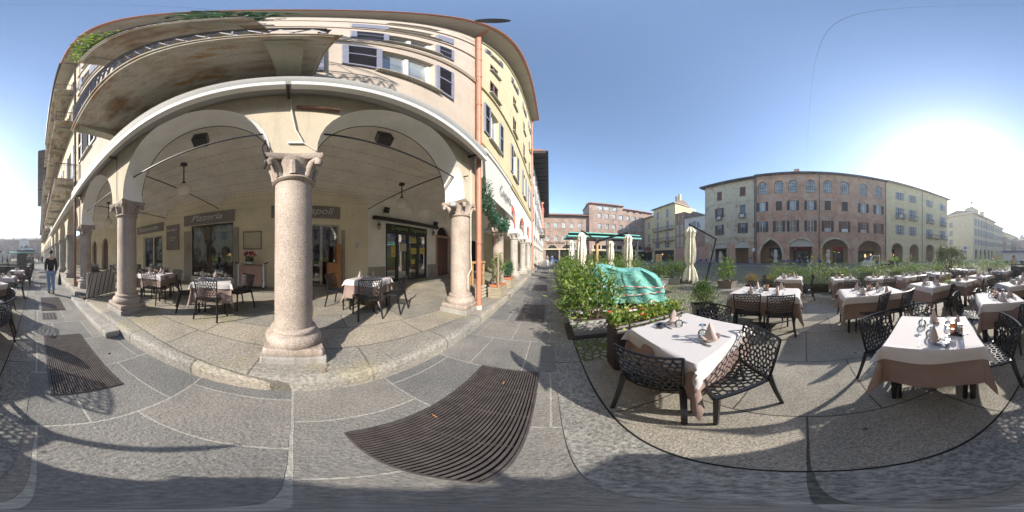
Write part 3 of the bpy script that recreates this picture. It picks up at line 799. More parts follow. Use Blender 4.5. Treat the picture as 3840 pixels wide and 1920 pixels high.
m = MB(); m.box(3.46, 7.95, YB - .2, YB - .005, 3.2, 3.36, .015); m.build('shutter_beam', 'dark metal', pink)
# old brown door on the right
f = MB(); f.box(8.03, 9.27, YB + .1, YB + .16, .215, 2.7); 
for i in range(2):
    for k in range(4): f.box(8.1 + i * .6, 8.6 + i * .6, YB + .08, YB + .1, .35 + k * .58, .83 + k * .58, .008)
f.build('door', 'door wood', pink)
m = MB(); m.box(7.86, 8.0, YB - .04, YB + .02, .2, 2.85, .01); m.box(9.3, 9.44, YB - .04, YB + .02, .2, 2.85, .01); m.box(8.0, 9.3, YB - .04, YB + .02, 2.71, 2.85, .01); m.each('door_frame', 'rose plaster', pink)
m = MB(); m.box(8.02, 9.28, YB + .2, YB + .22, 2.86, 3.44); m.build('fanlight', 'dark void', pink)
# cables, stub pipe and brackets on the arcade front
m = MB(); m.tube([(-.03, -.02, 4.58), (-.03, -.02, 4.1), (-.02, -.02, 3.6), (.02, -.02, 3.2), (.1, -.02, 2.95), (.24, -.02, 2.82)], .008, 6); m.build('cable', 'cream cable', pink, True)
m = MB(); m.tube([(.03, -.04, 3.72), (.5, -.05, 3.7)], .03, 10); m.build('stub_pipe', 'rusty iron', pink, True)
m = MB(); m.tube([(3.3, -.02, 4.4), (3.3, -.02, 1.6), (3.32, -.02, 1.2), (3.16, -.02, 1.05), (3.16, -.02, .75)], .012, 6); m.build('cable', 'cream cable', pink, True)
m = MB(); m.tube([(-3.3, -.02, 4.55), (-3.27, -.02, 3.9), (-3.3, -.02, 3.2), (-3.27, -.02, 2.8)], .006, 6); m.build('cable', 'iron', pink, True)
m = MB(); m.box(-.06, .1, -.03, -.001, 2.93, 2.96, .004); m.build('bracket', 'white frame', pink)
m = MB()
m.tube([(-.3, -.03, 3.0), (-.33, -.04, 2.85), (-.3, -.06, 2.7), (-.28, -.05, 2.62), (-.31, -.05, 2.52)], .01, 6); m.tube([(-.3, -.02, 3.0), (-.27, -.04, 2.8), (-.3, -.05, 2.6)], .007, 6)
m.build('cable', 'black plastic', pink, True)
# tie rods
m = MB()
for x in (-6.56, -3.28, 0.0, 3.28): m.tube([(x, .6, 3.72), (x, YB, 3.7)], .018, 8)
m.each('tie_rod', 'iron', pink, True)
m = MB()
for a, b in ((-6.26, -3.58), (-2.98, -.30), (.30, 2.98)):
    m.tube([(a, .2, 3.34), (b, .2, 3.34)], .017, 8); m.tube([(a, .225, 3.37), (a + .8, .225, 3.365), (b - .5, .225, 3.372), (b, .225, 3.37)], .012, 6)
m.tube([(2.98, .2, 3.34), (3.02, -.1, 3.34)], .015, 6)
m.build('arch_bar', 'dark metal', pink, True)

# awning cassette along the whole front
aw = thing('awning_cassette', 'long white rolled-up awning cassette fixed above the portico arches', 'awning', (0, YF, 3.95))
def prism_x(mb, prof, x0, x1):
    n = len(prof); vs = [(x0, y, z) for y, z in prof] + [(x1, y, z) for y, z in prof]
    fs = [tuple(range(n)), tuple(range(2 * n - 1, n - 1, -1))] + [(i, i + n, (i + 1) % n + n, (i + 1) % n) for i in range(n)]
    mb.add(vs, fs)
for a, b in ((-6.7, -.07), (-.02, 3.45)):
    m = MB(); prism_x(m, [(-.36, 0), (-.37, .05), (-.36, .1), (-.31, .115), (-.26, .1), (-.25, .02)], a, b); m.build('front_bar', 'awning white', aw)
m = MB(); prism_x(m, [(-.3, .118), (-.34, .2), (-.34, .32), (-.28, .46), (-.16, .6), (-.03, .68), (-.003, .68), (-.003, .2), (-.1, .12)], -6.72, 3.47); m.build('hood', 'hood cloth', aw, True)
m = MB()
for x in (-6.4, -3.3, -.05, 3.2): m.box(x - .015, x + .015, -.3, -.004, .06, .11)
m.each('bracket', 'iron', aw)

# signs on the back wall
def panel_sign(name, label, x0, x1, z0, z1, txt, size, mat='sign taupe', y=YF + YB - .05, tw=None, shear=.35, tx=None):
    t = thing(name, label, 'sign', ((x0 + x1) / 2, y, z0)); hw = (x1 - x0) / 2
    MB().box(-hw, hw, -.03, .045, 0, z1 - z0, .008).build('panel', mat, t)
    for (s, zz, sz, wd, xx) in txt:
        text(s, sz, 'sign letters', t, (xx, -.075, zz), shear=shear, ext=.018, width=wd, off=.004)
    return t
panel_sign('shop_sign', 'grey sign board reading Pizzeria over the curtained shop window', -5.2, -2.5, 3.03, 3.56, [('Pizzeria', .16, .42, 1.65, -.85)], .4)
panel_sign('shop_sign', 'grey sign board reading Ristorante over the white door', -9.3, -6.75, 2.98, 3.48, [('Ristorante', .13, .4, 1.9, -1.0)], .4)
panel_sign('shop_sign', 'grey sign board reading Napoli, partly behind the central column', -.9, 1.92, 3.08, 3.6, [('Bella Napoli', .15, .42, 2.4, -1.3)], .4)
panel_sign('wall_panel_sign', 'upright grey panel reading Bella Napoli between door and window', -6.46, -5.56, 1.84, 3.2, [('Bella Napoli', 1.02, .2, .78, -.4), ('RISTORANTE', .6, .12, .5, -.15), ('PIZZERIA', .48, .1, .36, -.08), ('Since 1950', .14, .09, .4, -.15)][:3], .2, shear=.3)
t = thing('menu_case', 'framed glazed menu case with a pale sheet on the yellow wall', 'menu case', (-1.7, YF + YB, 1.77))
m = MB(); m.box(-.4, .4, -.05, -.002, 0, .05); m.box(-.4, .4, -.05, -.002, .72, .77); m.box(-.4, -.36, -.05, -.002, .05, .72); m.box(.36, .4, -.05, -.002, .05, .72); m.build('frame', 'sign taupe', t)
MB().box(-.36, .36, -.03, -.004, .05, .72).build('sheet', 'paper', t)
o = MB().box(0, .17, -.006, -.001, 0, .25).build('notice', 'white shirt', None, False, (2.62, YF + YB, 1.85)); tag(o, 'small white printed notice taped on the yellow wall right of the open door', 'notice')
t = thing('security_camera', 'white bullet camera on the yellow wall right of the Napoli sign', 'camera', (2.55, YF + YB, 3.28))
MB().box(-.06, .06, -.03, -.001, -.06, .06, .01).build('bracket', 'white frame', t); MB().tube([(.0, -.03, 0), (-.05, -.12, -.01), (-.16, -.24, -.06)], .035, 10).build('body', 'white frame', t, True)

# lamps, speakers
def globe(x, y, z, zc, label, r=.2):
    t = thing('pendant_lamp', label, 'lamp', (x, y, z), 0, 'globe lamps hanging in the portico')
    m = MB(); m.lathe([(r * sin(pi * i / 14) + .0005, -r * cos(pi * i / 14)) for i in range(15)], 24); m.build('globe', 'lamp globe', t, True)
    m = MB(); m.lathe([(.015, r), (.06, r + .0), (.05, r + .05), (.02, r + .06), (.02, zc - z - .08), (.1, zc - z - .05), (.1, zc - z)], 14); m.build('stem', 'dark metal', t, True)
globe(-2.75, 3.45, 3.4, 4.3, 'round globe pendant lamp under the left vault in front of the Pizzeria sign')
globe(3.25, 4.15, 3.25, 4.0, 'round globe pendant lamp in front of the black creperie shopfront')
globe(-7.2, 3.35, 3.2, 4.2, 'round globe pendant lamp seen through the third arch on the left')
globe(-10.9, 3.4, 3.2, 4.2, 'farther globe pendant lamp deep in the left portico')
def speaker(x, y, z, label, w=.2, rz=0., tilt=0):
    t = thing('loudspeaker', label, 'loudspeaker', (x, y, z), rz, 'black wall loudspeakers')
    t.rotation_euler = (tilt, 0, rz)
    MB().box(-w / 2, w / 2, -w * .45, w * .45, -w * .65, w * .65, .02).build('cabinet', 'black plastic', t)
    m = MB(); m.lathe([(w * .36, 0), (w * .3, .006)], 20); g = m.build('cone', 'dark metal', t, True, (0, -w * .45 - .004, 0)); g.rotation_euler = (R(90), 0, 0)
    m = MB(); m.tube([(0, w * .4, w * .3), (0, w * .9, w * .6), (.05, w * .9, w * .75)], .012, 6); m.build('bracket', 'iron', t, True)
speaker(-1.55, 2.42, 3.98, 'black loudspeaker under the crown of the left front arch', .26, .3, -.5)
speaker(1.5, 2.42, 4.0, 'black loudspeaker under the crown of the right front arch', .26, -.2, -.5)
speaker(4.15, 6.45, 3.72, 'small black loudspeaker on the white wall left of the shopfront', .22, 0, .3)
speaker(7.7, 6.45, 3.5, 'small black loudspeaker on the white wall right of the shopfront', .22, 0, .3)
for x, lb in ((3.75, 'small brass wall lantern left of the black shopfront'), (7.5, 'small brass wall lantern right of the black shopfront')):
    t = thing('wall_lantern', lb, 'lantern', (x, YF + YB - .12, 2.72), 0, 'wall lanterns beside the shopfront')
    m = MB(); m.lathe([(.05, 0), (.09, .2), (.1, .22), (.03, .3)], 8); m.build('glass', 'corbel stone', t)
    m = MB(); m.tube([(0, 0, .3), (0, 0, .4), (0, .11, .42)], .014, 6); m.lathe([(.11, .21), (.02, .32)], 8); m.build('arm', 'dark metal', t)
t = thing('floodlight', 'grey floodlight clamped beside the right column capital', 'floodlight', (3.0, 2.0, 2.62), R(30))
m = MB(); m.box(-.22, 0, -.07, .07, -.05, .05, .02); m.build('housing', 'grey pipe', t); MB().tube([(0, 0, 0), (.2, .02, .03)], .012, 6).build('arm', 'iron', t)
# strings of fairy lights under the vaults
for i in range(9):
    y = 2.5 + i * .46; z0 = 3.62 + .1 * sin(i * 1.3)
    m = MB(); random.seed(i)
    for xa, xb in ((-6.3, -3.3), (-3.25, -.05), (.05, 3.2)):
        pts = [(xa + (xb - xa) * k / 10, y + .02 * sin(k), z0 - .12 * sin(pi * k / 10)) for k in range(11)]; m.tube(pts, .002, 4)
        for k in range(22): 
            a = pts[int(k / 22 * 10)]; b_ = pts[int(k / 22 * 10) + 1]; q = (k / 22 * 10) % 1; px_, pz_ = a[0] + (b_[0] - a[0]) * q, a[2] + (b_[2] - a[2]) * q
            m.box(px_ - .003, px_ + .003, y - .004, y + .004, pz_ - .025, pz_ - .004)
    o = m.build('light_string', 'grate iron'); tag(o, ['nearest', 'second', 'third', 'fourth', 'fifth', 'sixth', 'seventh', 'eighth', 'farthest'][i] + ' unlit fairy light string under the vaults counting back from the arches', 'light string', 'fairy light strings across the portico')

# ------------------------------------------------------------------ yellow building to the right
yel = thing('portico_building', 'yellow plastered building with shuttered windows above white arches on the right', 'building', (0, YF, 0))
YC = [6.1, 8.95, 11.95, 14.8]
sp = [(3.6, 5.82, 4.05)] + [(a + .28, b - .28, 4.0) for a, b in zip(YC, YC[1:])]
arcade(yel, 3.58, 15.4, sp, 'white arcade plaster', 4.75)
cols = [5.0, 8.1, 11.2, 14.1]
wy = []
for c in cols: wy += [(c - .45, c + .45, 5.75, 7.65), (c - .42, c + .42, 9.15, 10.7), (c - .4, c + .4, 12.15, 13.45), (c - .38, c + .38, 15.2, 16.2)]
m = MB(); wall(m, 3.58, 15.4, 4.75, EAVE, [w + ('rect',) for w in wy], .2); m.build('upper_wall', 'yellow plaster', yel)
for i, w in enumerate(wy):
    fl = i % 4
    window(yel, *w, sh='open' if fl in (0, 3) else 'closed', shm='blue grey shutter' if fl in (0, 3) else 'brown frame', frame='white frame', pane='bright pane' if fl == 0 else 'window pane', detail=w[0] < 9, nz=1, shw=.45)
m = MB()
for z in (4.8, 5.0, 8.6, 17.3): m.box(3.58, 15.4, -.07, -.001, z, z + .1, .012)
m.each('string_course', 'pale yellow plaster', yel)
eave(yel, 3.58, 15.4, EAVE, .66)
downpipe(yel, 15.3, -.12, .2, 18.2, .055, 'salmon pipe', (15.3, -.6, 18.4))
for x in YC: column(yel, x, .25, .2, ZC, .22, 'stone grey' if x > 7 else 'column granite')
for xa, xb in ((3.28, 6.1), (6.1, 8.95), (8.95, 11.95), (11.95, 14.8)): vault(yel, xa, xb, .5, YB)
m = MB(); wall(m, 9.6, 15.4, .2, 4.9, [(10, 11.3, .21, 2.9, 'rect'), (12.2, 14.0, .21, 2.9, 'rect')], .3, YB); m.build('portico_back_wall', 'white arcade plaster', yel)
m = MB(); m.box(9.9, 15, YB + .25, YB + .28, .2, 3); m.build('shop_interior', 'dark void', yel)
for i, (a, b) in enumerate(sp[1:]and [(s[0], s[1]) for s in sp[1:]]):
    t = MB(); cx = (a + b) / 2; r = (b - a) / 2 - .05; s = 4.0 - (b - a) / 2
    t.tube([(cx + r * cos(q), .08, s + r * sin(q)) for q in [pi * .95 - k * pi * .9 / 14 for k in range(15)]], .022, 8)
    o = t.build('neon_tube', 'neon red', None, True, (0, YF, 0)); tag(o, ['first', 'second', 'third'][i] + ' red neon tube curving inside a white arch past the creperie awning', 'neon tube', 'red neon tubes in the arches')
# Creperia awning
t = thing('creperia_awning', 'cream drop awning lettered Creperia hanging across the first white arch', 'awning', (3.8, YF - .1, 3.15))
m = MB(); m.grid(24, 8, lambda u, v: (u * 2.75, -.05 - .02 * sin(u * 40) * (1 - v) * .3 - .05 * (1 - v), v * 1.42)); m.build('cloth', 'awning cloth', t, True)
m = MB(); m.box(-.03, 2.78, -.1, .06, 1.42, 1.54, .02); m.build('cassette', 'awning white', t); m = MB(); m.tube([(-.02, -.1, 0), (2.77, -.1, 0)], .025, 8); m.build('bottom_bar', 'awning white', t, True)
text('Creperia', .52, 'dark text', t, (1.1, -.125, .42), ext=.002, width=1.45)
# garland
def foliage_pts(mb, pts, n, rad, leaf, seed, squash=.35):
    rnd = random.Random(seed)
    for i in range(n):
        k = rnd.random() * (len(pts) - 1); a = Vector(pts[int(k)]); b = Vector(pts[int(k) + 1]); p = a.lerp(b, k % 1)
        d = Vector((rnd.gauss(0, 1), rnd.gauss(0, 1), rnd.gauss(0, 1))).normalized(); q = p + d * rad * rnd.random() ** .5
        w = d.cross(Vector((rnd.gauss(0, 1), rnd.gauss(0, 1), rnd.gauss(0, 1)))).normalized() * leaf * squash; e = (d + Vector((rnd.gauss(0, .5), rnd.gauss(0, .5), rnd.gauss(0, .5)))).normalized() * leaf
        mb.add([q - w * .4, q + e * .5 - w, q + e, q + e * .5 + w], [(0, 1, 2, 3)])
m = MB(); foliage_pts(m, [(3.75, 1.6, 3.5), (3.8, 1.55, 3.0), (4.1, 1.6, 2.75), (4.6, 1.6, 2.62), (5.0, 1.6, 2.55), (5.4, 1.6, 2.5), (5.8, 1.62, 2.62), (6.0, 1.65, 2.9)], 3200, .17, .09, 3, .12)
o = m.build('garland', 'garland needle'); tag(o, 'dark green needle garland swagged below the Creperia awning', 'garland')
t = thing('bar_sign', 'small yellow shop sign board under the portico beyond the creperie', 'sign', (10.6, YF + YB - .1, 2.95)); MB().box(-.9, .9, -.04, .04, 0, .42, .01).build('panel', 'yellow poster', t); text('CREPERIA', .22, 'dark text', t, (-.7, -.05, .12), width=1.1)
# white building with dark deep eave beyond
whi = thing('portico_building', 'white building with dark deep timber eave beyond the yellow one', 'building', (15.4, YF, 0))
L = 31.0; cs = [2.3 + i * 2.9 for i in range(10)]
arcade(whi, 0, L, [(a + .3, a + 2.6, 3.95) for a in cs], 'white plaster', 4.9, .4)
ww = []
for i in range(10):
    c = 1.7 + i * 3.0; ww += [(c - .4, c + .4, 5.4, 7.0), (c - .4, c + .4, 8.3, 9.9), (c - .35, c + .35, 11.0, 12.1)]
m = MB(); wall(m, 0, L, 4.9, 13.0, [w + ('rect',) for w in ww], .2); m.build('upper_wall', 'white plaster', whi)
for w in ww: window(whi, *w, sh='open', shm='shutter grey', nz=1, shw=.4)
eave(whi, 0, L, 13.0, 1.5, .15, 'roof dark', 'dark metal', 8.5, 'roof tile', 1.2)
m = MB(); m.box(-.002, .2, .0, 8, 13.0, EAVE - .01); m.build('party_wall', 'yellow plaster', whi)
for x in cs + [cs[-1] + 2.9]: column(whi, x, .25, .2, ZC, .2, 'stone grey')
m = MB(); wall(m, 0, L, .2, 4.9, [], .1, YB); m.build('portico_back_wall', 'far cream plaster', whi)
m = MB(); m.box(0, L, .4, YB, 4.0, 4.1); m.build('ceiling', 'vault plaster', whi)
downpipe(whi, .35, -.12, .2, 12.9, .04, 'grey pipe'); balcony(whi, 12.5, 16.5, 5.1, .9, 'bars', 1.0, [13, 16])
t = thing('neon_sign', 'vertical pink letter sign reading PIZZERIA hung off the white building', 'sign', (19.4, 1.0, 4.7))
for i, ch in enumerate('PIZZERIA'):
    text(ch, .5, 'neon red', t, (0, -.18, 3.1 - i * .42), rot=(R(90), 0, R(-90)), ext=.03, align='CENTER', off=.012)
MB().box(-.02, .02, .28, .75, .2, .24).build('bracket', 'iron', t); MB().box(-.02, .02, .28, .75, 3.1, 3.14).build('bracket', 'iron', t); MB().box(-.02, .02, .26, .3, .0, 3.5).build('pole', 'iron', t)

# ------------------------------------------------------------------ left buildings
lef = thing('portico_building', 'weathered building with stacked iron-railed balconies next left of the pink one', 'building', (0, YF, 0))
lc = [-9.84, -13.12, -16.4, -19.68]
sp = [(-9.54, -6.88, 4.12)] + [(b + .3, a - .3, 4.1) for a, b in zip(lc, lc[1:])]
arcade(lef, -21.0, -6.86, sp, 'arcade plaster', 4.9)
wl_ = []
for i in range(4):
    c = -8.7 - i * 3.2; wl_ += [(c - .5, c + .5, 5.5, 7.9), (c - .5, c + .5, 9.9, 12.0), (c - .5, c + .5, 14.0, 15.9)]
m = MB(); wall(m, -21, -6.86, 4.9, EAVE + .1, [w + ('rect',) for w in wl_], .22); m.build('upper_wall', 'pale yellow plaster', lef)
for w in wl_: window(lef, *w, sh='open', shm='shutter blue' if w[2] < 6 else 'shutter brown', shw=.5, sill=False, nz=3)
for z in (5.25, 9.7, 13.8): balcony(lef, -20.2, -7.5, z, .92, 'ornate', 1.0, [-8.1, -10.6, -13.2, -15.8, -18.6], mat='rusty iron')
eave(lef, -21, -6.86, EAVE + .1, .7, .2, 'eave boards', 'dark metal')
m = MB(); prism_x(m, [(-.36, 4.0), (-.37, 4.1), (-.25, 4.12), (-.01, 4.4), (-.01, 4.1)], -20.8, -6.95); m.build('awning_cassette', 'awning white', lef)
for x in lc: column(lef, x, .25, .2, ZC, .235, 'stone grey', .62)
for a, b in ((-9.84, -6.56), (-13.12, -9.84), (-16.4, -13.12), (-19.68, -16.4)): vault(lef, a, b, .5, YB)
m = MB(); wall(m, -21, -9.4, .2, 4.9, [(-10.9, -9.7, .21, 3.3, 'arch'), (-12.6, -11.3, .21, 3.4, 'arch'), (-15.9, -14.3, .21, 3.3, 'arch'), (-19, -17.4, .21, 3.3, 'arch')], .3, YB); m.build('portico_back_wall', 'portico yellow plaster', lef)
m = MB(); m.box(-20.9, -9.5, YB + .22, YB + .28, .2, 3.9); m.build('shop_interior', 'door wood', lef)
m = MB(); m.tube([(-12.0, YB - .1, 2.6), (-12.0, YB - .1, 2.5)], .05, 8); m.build('wall_lamp', 'warm glow', lef)
far = thing('portico_building', 'grey-brown building with a dark far-jutting roof farther left along the portico', 'building', (-21, YF, 0))
fs = [(-(3.3 * i) - 2.9, -(3.3 * i) - .5, 4.0) for i in range(8)]
arcade(far, -28, 0, fs, 'arcade plaster', 4.9, .4)
wf = [(-(3.4 * i) - 2.6, -(3.4 * i) - 1.6, z, z + 1.9) for i in range(8) for z in (5.6, 9.3, 12.9)]
m = MB(); wall(m, -28, 0, 4.9, 17.0, [w + ('rect',) for w in wf], .2); m.build('upper_wall', 'old cement plaster', far)
for w in wf: window(far, *w, sh='open', shm='shutter grey', nz=1, sill=False)
eave(far, -28, 0, 17.0, 1.6, .35, 'roof dark', 'dark metal', 8.5, 'roof dark', 1.6)
for z in (5.2, 9.0, 12.6): balcony(far, -26, -1.5, z, .9, 'bars', 1.0, [-3, -8, -13, -18, -23], mat='rusty iron')
for i in range(9): column(far, -.2 - 3.3 * i, .25, .2, ZC, .23, 'stone grey', .62)
m = MB(); wall(m, -28, 0, .2, 4.9, [], .1, YB); m.build('portico_back_wall', 'arcade plaster', far); m = MB(); m.box(-28, 0, .4, YB, 4.05, 4.15); m.build('ceiling', 'vault plaster', far)
fa2 = thing('portico_building', 'lower hazy building at the far left end of the portico row', 'building', (-49, YF + .3, 0))
fs = [(-(3.3 * i) - 2.9, -(3.3 * i) - .5, 3.9, 'arch') for i in range(12)]
m = MB(); wall(m, -42, 0, .1, 13.0, [(a, b, .1, d, k) for a, b, d, k in fs] + [(-(3.4 * i) - 2.6, -(3.4 * i) - 1.6, z, z + 1.7, 'rect') for i in range(12) for z in (5.6, 8.9)], .4); m.build('wall', 'pale yellow plaster', fa2)
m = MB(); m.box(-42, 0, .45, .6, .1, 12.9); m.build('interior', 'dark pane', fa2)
eave(fa2, -42, 0, 13.0, 1.0, .3, 'roof dark', 'dark metal', 8.5, 'roof dark')

# ------------------------------------------------------------------ opposite side of the square (facades on y = -31, local x runs to world -x)
YO = -31.0
def far_thing(label, x_right, name='arcaded_building', cat='building', y=YO): return thing(name, label, cat, (x_right, y, 0), pi)
def box_body(par, x0, x1, z1, mat, depth=9, z0=0):
    m = MB(); m.add([(x0, .01, z0), (x1, .01, z0), (x1, depth, z0), (x0, depth, z0), (x0, .01, z1), (x1, .01, z1), (x1, depth, z1), (x0, depth, z1)], [(1, 2, 6, 5), (2, 3, 7, 6), (3, 0, 4, 7), (7, 6, 5, 4)])
    m.build('side_wall', mat, par)
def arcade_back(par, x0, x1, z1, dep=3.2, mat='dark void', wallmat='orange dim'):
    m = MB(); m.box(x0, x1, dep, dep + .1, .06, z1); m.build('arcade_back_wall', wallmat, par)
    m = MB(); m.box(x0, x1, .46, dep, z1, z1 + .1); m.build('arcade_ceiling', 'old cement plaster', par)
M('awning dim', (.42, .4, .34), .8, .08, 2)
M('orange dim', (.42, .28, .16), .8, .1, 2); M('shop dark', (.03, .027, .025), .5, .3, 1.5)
SH = 18.6
# plaster part + brick part
def lx(wx, x_right): return x_right - wx
sq = far_thing('old building with peeling cement plaster and two small arches, left end of the facing row', 22.0)
X = lambda wx: 22.0 - wx
arcs = [(17.8, 3.0, 4.3), (12.5, 3.6, 4.6)]
ops = [(X(c) - w / 2, X(c) + w / 2, .05, z, 'arch') for c, w, z in arcs]
w3 = [(18.1, 1.2, 14.2, 16.4), (12.6, 1.3, 14.4, 16.6)]; w2 = [(18.1, 1.1, 10.0, 12.3), (12.6, 1.2, 9.9, 12.4)]; w1 = [(18.1, 1.15, 6.1, 8.4), (12.6, 1.2, 6.2, 8.4)]
allw = [(X(c) - w / 2, X(c) + w / 2, a, b, 'rect') for c, w, a, b in w3 + w2 + w1]
m = MB(); wall(m, 0, 12.1, .05, SH - .4, ops + allw, .45); m.build('wall', 'old cement plaster', sq)
for i, (a, b, c, d, k) in enumerate(allw): window(sq, a, b, c, d, sh='closed' if i < 2 else ('open' if i in (2, 4, 5) else None), shm='shutter brown', frame='dark frame' if i > 1 else 'brown frame', shw=.5, nz=3)
m = MB()
for z in (4.95, 5.3, 8.9, 13.2): m.box(0, 12.1, -.08, -.001, z, z + .1, .012)
for a, b in ((.3, 2.6), (5.2, 8.0), (10.6, 11.9)):
    for z0, z1 in ((5.8, 8.6), (9.4, 12.9), (13.6, 16.6)):
        m.box(a, b, -.03, -.002, z0, z0 + .05); m.box(a, b, -.03, -.002, z1, z1 + .05); m.box(a, a + .05, -.029, -.002, z0 + .05, z1); m.box(b - .05, b, -.029, -.002, z0 + .05, z1)
m.build('stucco_moulding', 'old cement plaster', sq)
m = MB()
for wx in (20.9, 15.2, 10.3): m.box(X(wx) - 1.0, X(wx) + .85, -.04, -.001, .05, 4.4, .01)
m.each('brick_pier_facing', 'square brick', sq)
for c, w, z in arcs:
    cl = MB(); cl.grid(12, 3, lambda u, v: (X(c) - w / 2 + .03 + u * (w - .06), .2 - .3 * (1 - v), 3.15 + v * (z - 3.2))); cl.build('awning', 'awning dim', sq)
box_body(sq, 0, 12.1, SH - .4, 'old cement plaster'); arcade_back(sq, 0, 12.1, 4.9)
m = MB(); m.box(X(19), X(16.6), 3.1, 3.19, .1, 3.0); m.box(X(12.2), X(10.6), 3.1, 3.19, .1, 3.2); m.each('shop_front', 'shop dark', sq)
for wx, z in ((18.1, 9.5), (12.6, 9.45)): 
    balcony(sq, X(wx) - .75, X(wx) + .75, z - .05, .5, 'bars', .9); 
    t = MB(); t.box(X(wx) - .4, X(wx) + .4, -.42, -.12, z + .1, z + .75, .02); t.build('air_conditioner', 'white frame', sq)
eave(sq, -.9, 12.1, SH - .4, 1.0, .25, 'roof dark', 'dark metal', 9, 'roof tile', 1.0)
downpipe(sq, 12.0, -.12, .1, SH - .5, .06, 'dark metal')

bk = far_thing('long red-brown brick building with arched top windows and four wide arches', 9.9)
X = lambda wx: 9.9 - wx
arcs = [(6.7, 4.3, 4.75), (.9, 4.4, 4.7), (-5.75, 5.0, 4.75), (-12.95, 5.2, 4.65)]
ops = [(X(c) - w / 2, X(c) + w / 2, .05, z, 'point' if i == 0 else 'seg') for i, (c, w, z) in enumerate(arcs)]
tops = [8.4, 5.1, 2.4, -.95, -4.25, -7.6, -11.5, -14.9]
mids = list(tops)
ops += [(X(c) - .85, X(c) + .85, 14.3, 17.2, 'arch') for c in tops]
o2 = [(X(c) - .6, X(c) + .6, 10.5, 12.5, 'rect') for c in mids]; o1 = [(X(c) - .6, X(c) + .6, 6.2, 8.4, 'rect') for c in mids]
m = MB(); wall(m, 0, 26.7, .05, SH, ops + o2 + o1, .5); m.build('wall', 'square brick', bk)
for i, c in enumerate(tops): window(bk, X(c) - .85, X(c) + .85, 14.3, 17.2, kind='arch', nx=4, nz=4, frame='dark frame', pane='bright pane', inset=.2)
for i, o in enumerate(o2): window(bk, *o[:4], sh='closed' if i in (1, 4, 5) else 'open', shm='shutter dark', frame='white frame', pane='bright pane', shw=.55, nz=2)
for i, o in enumerate(o1): window(bk, *o[:4], sh='open', shm='shutter dark' if i < 4 else 'shutter brown', frame='orange wood' if i > 3 else 'white frame', pane='window pane', shw=.55, nz=2)
for i, (c, w, z) in enumerate(arcs[:3]):
    m = MB()
    k = 'point' if i == 0 else 'seg'; hw = w / 2; r = rise_of(k, -hw, hw); n = 26
    P = [(X(c) - cos(pi * q / n) * hw, z - r + r * arch_h(k, -cos(pi * q / n))) for q in range(n + 1)]
    Q = [(X(c) - cos(pi * q / n) * (hw + .38), z - r + (r + .42) * arch_h(k, -cos(pi * q / n))) for q in range(n + 1)]
    for q in range(n): m.hexa([(P[q][0], -.05, P[q][1]), (P[q + 1][0], -.05, P[q + 1][1]), (P[q + 1][0], .0, P[q + 1][1]), (P[q][0], .0, P[q][1])], [(Q[q][0], -.05, Q[q][1]), (Q[q + 1][0], -.05, Q[q + 1][1]), (Q[q + 1][0], .0, Q[q + 1][1]), (Q[q][0], .0, Q[q][1])])
    m.build('arch_moulding', 'old cement plaster', bk)
for c, s in ((-4.25, 1), (-11.5, 1), (-7.6, 0)):
    bd = MB().box(X(c) - .62, X(c) + .62, -.05, -.01, 6.25, 6.85).build('banner', 'white shirt', bk)
    if s: text('ITAS', .55, 'black cloth', bd, (X(c) - .55, -.056, 6.37), ext=.004, width=1.1)
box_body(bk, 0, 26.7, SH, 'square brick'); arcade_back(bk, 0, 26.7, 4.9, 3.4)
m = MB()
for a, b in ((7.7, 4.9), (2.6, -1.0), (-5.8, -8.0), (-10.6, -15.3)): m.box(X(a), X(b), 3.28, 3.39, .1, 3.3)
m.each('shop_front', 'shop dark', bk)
m = MB()
for a, b in ((7.4, 6.4), (1.9, .6), (.2, -.8), (-6.2, -7.6)): m.box(X(a), X(b), 3.2, 3.27, .3, 2.4)
m.each('shop_display', 'window pane', bk)
sg = MB().box(X(2.8), X(-1.1), 3.1, 3.19, 2.7, 3.45).build('shop_sign', 'red cloth', bk); text('Bar Vittoria', .62, 'beige cloth', sg, (X(2.5), 3.09, 2.85), shear=.3, width=3.1)
sg = MB().box(X(-5.9), X(-7.9), 3.1, 3.19, 2.7, 3.35).build('shop_sign', 'red cloth', bk)
sg = MB().box(X(-10.7), X(-15.2), 3.1, 3.19, 2.7, 3.5).build('shop_sign', 'orange dim', bk); text('I', .7, 'yellow poster', sg, (X(-11.0), -.012 + 3.1, 2.75), shear=.4); text('lla', .7, 'yellow poster', sg, (X(-13.9), 3.088, 2.75), shear=.4)
m = MB(); m.box(X(-12.9), X(-13.3), 3.18, 3.2, 1.2, 1.9); m.box(X(-14.3), X(-14.6), 3.18, 3.2, .6, 2.0); m.box(X(-7), X(-7.2), 3.18, 3.2, 2.2, 2.3); m.each('lit_window', 'warm glow', bk)
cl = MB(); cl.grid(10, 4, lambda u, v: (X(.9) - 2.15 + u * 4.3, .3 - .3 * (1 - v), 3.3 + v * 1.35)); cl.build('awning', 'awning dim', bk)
m = MB(); m.box(X(2.3), X(1.2), 1, 2, SH + .5, SH + 1.9); m.each('chimney', 'square brick', bk)
eave(bk, 0, 26.7, SH, .8, .2, 'roof dark', 'dark metal', 9, 'roof tile', 1.0)
for wx in (9.7, -2.6, -16.5): downpipe(bk, X(wx), -.12, .1, SH - .1, .06, 'dark metal')

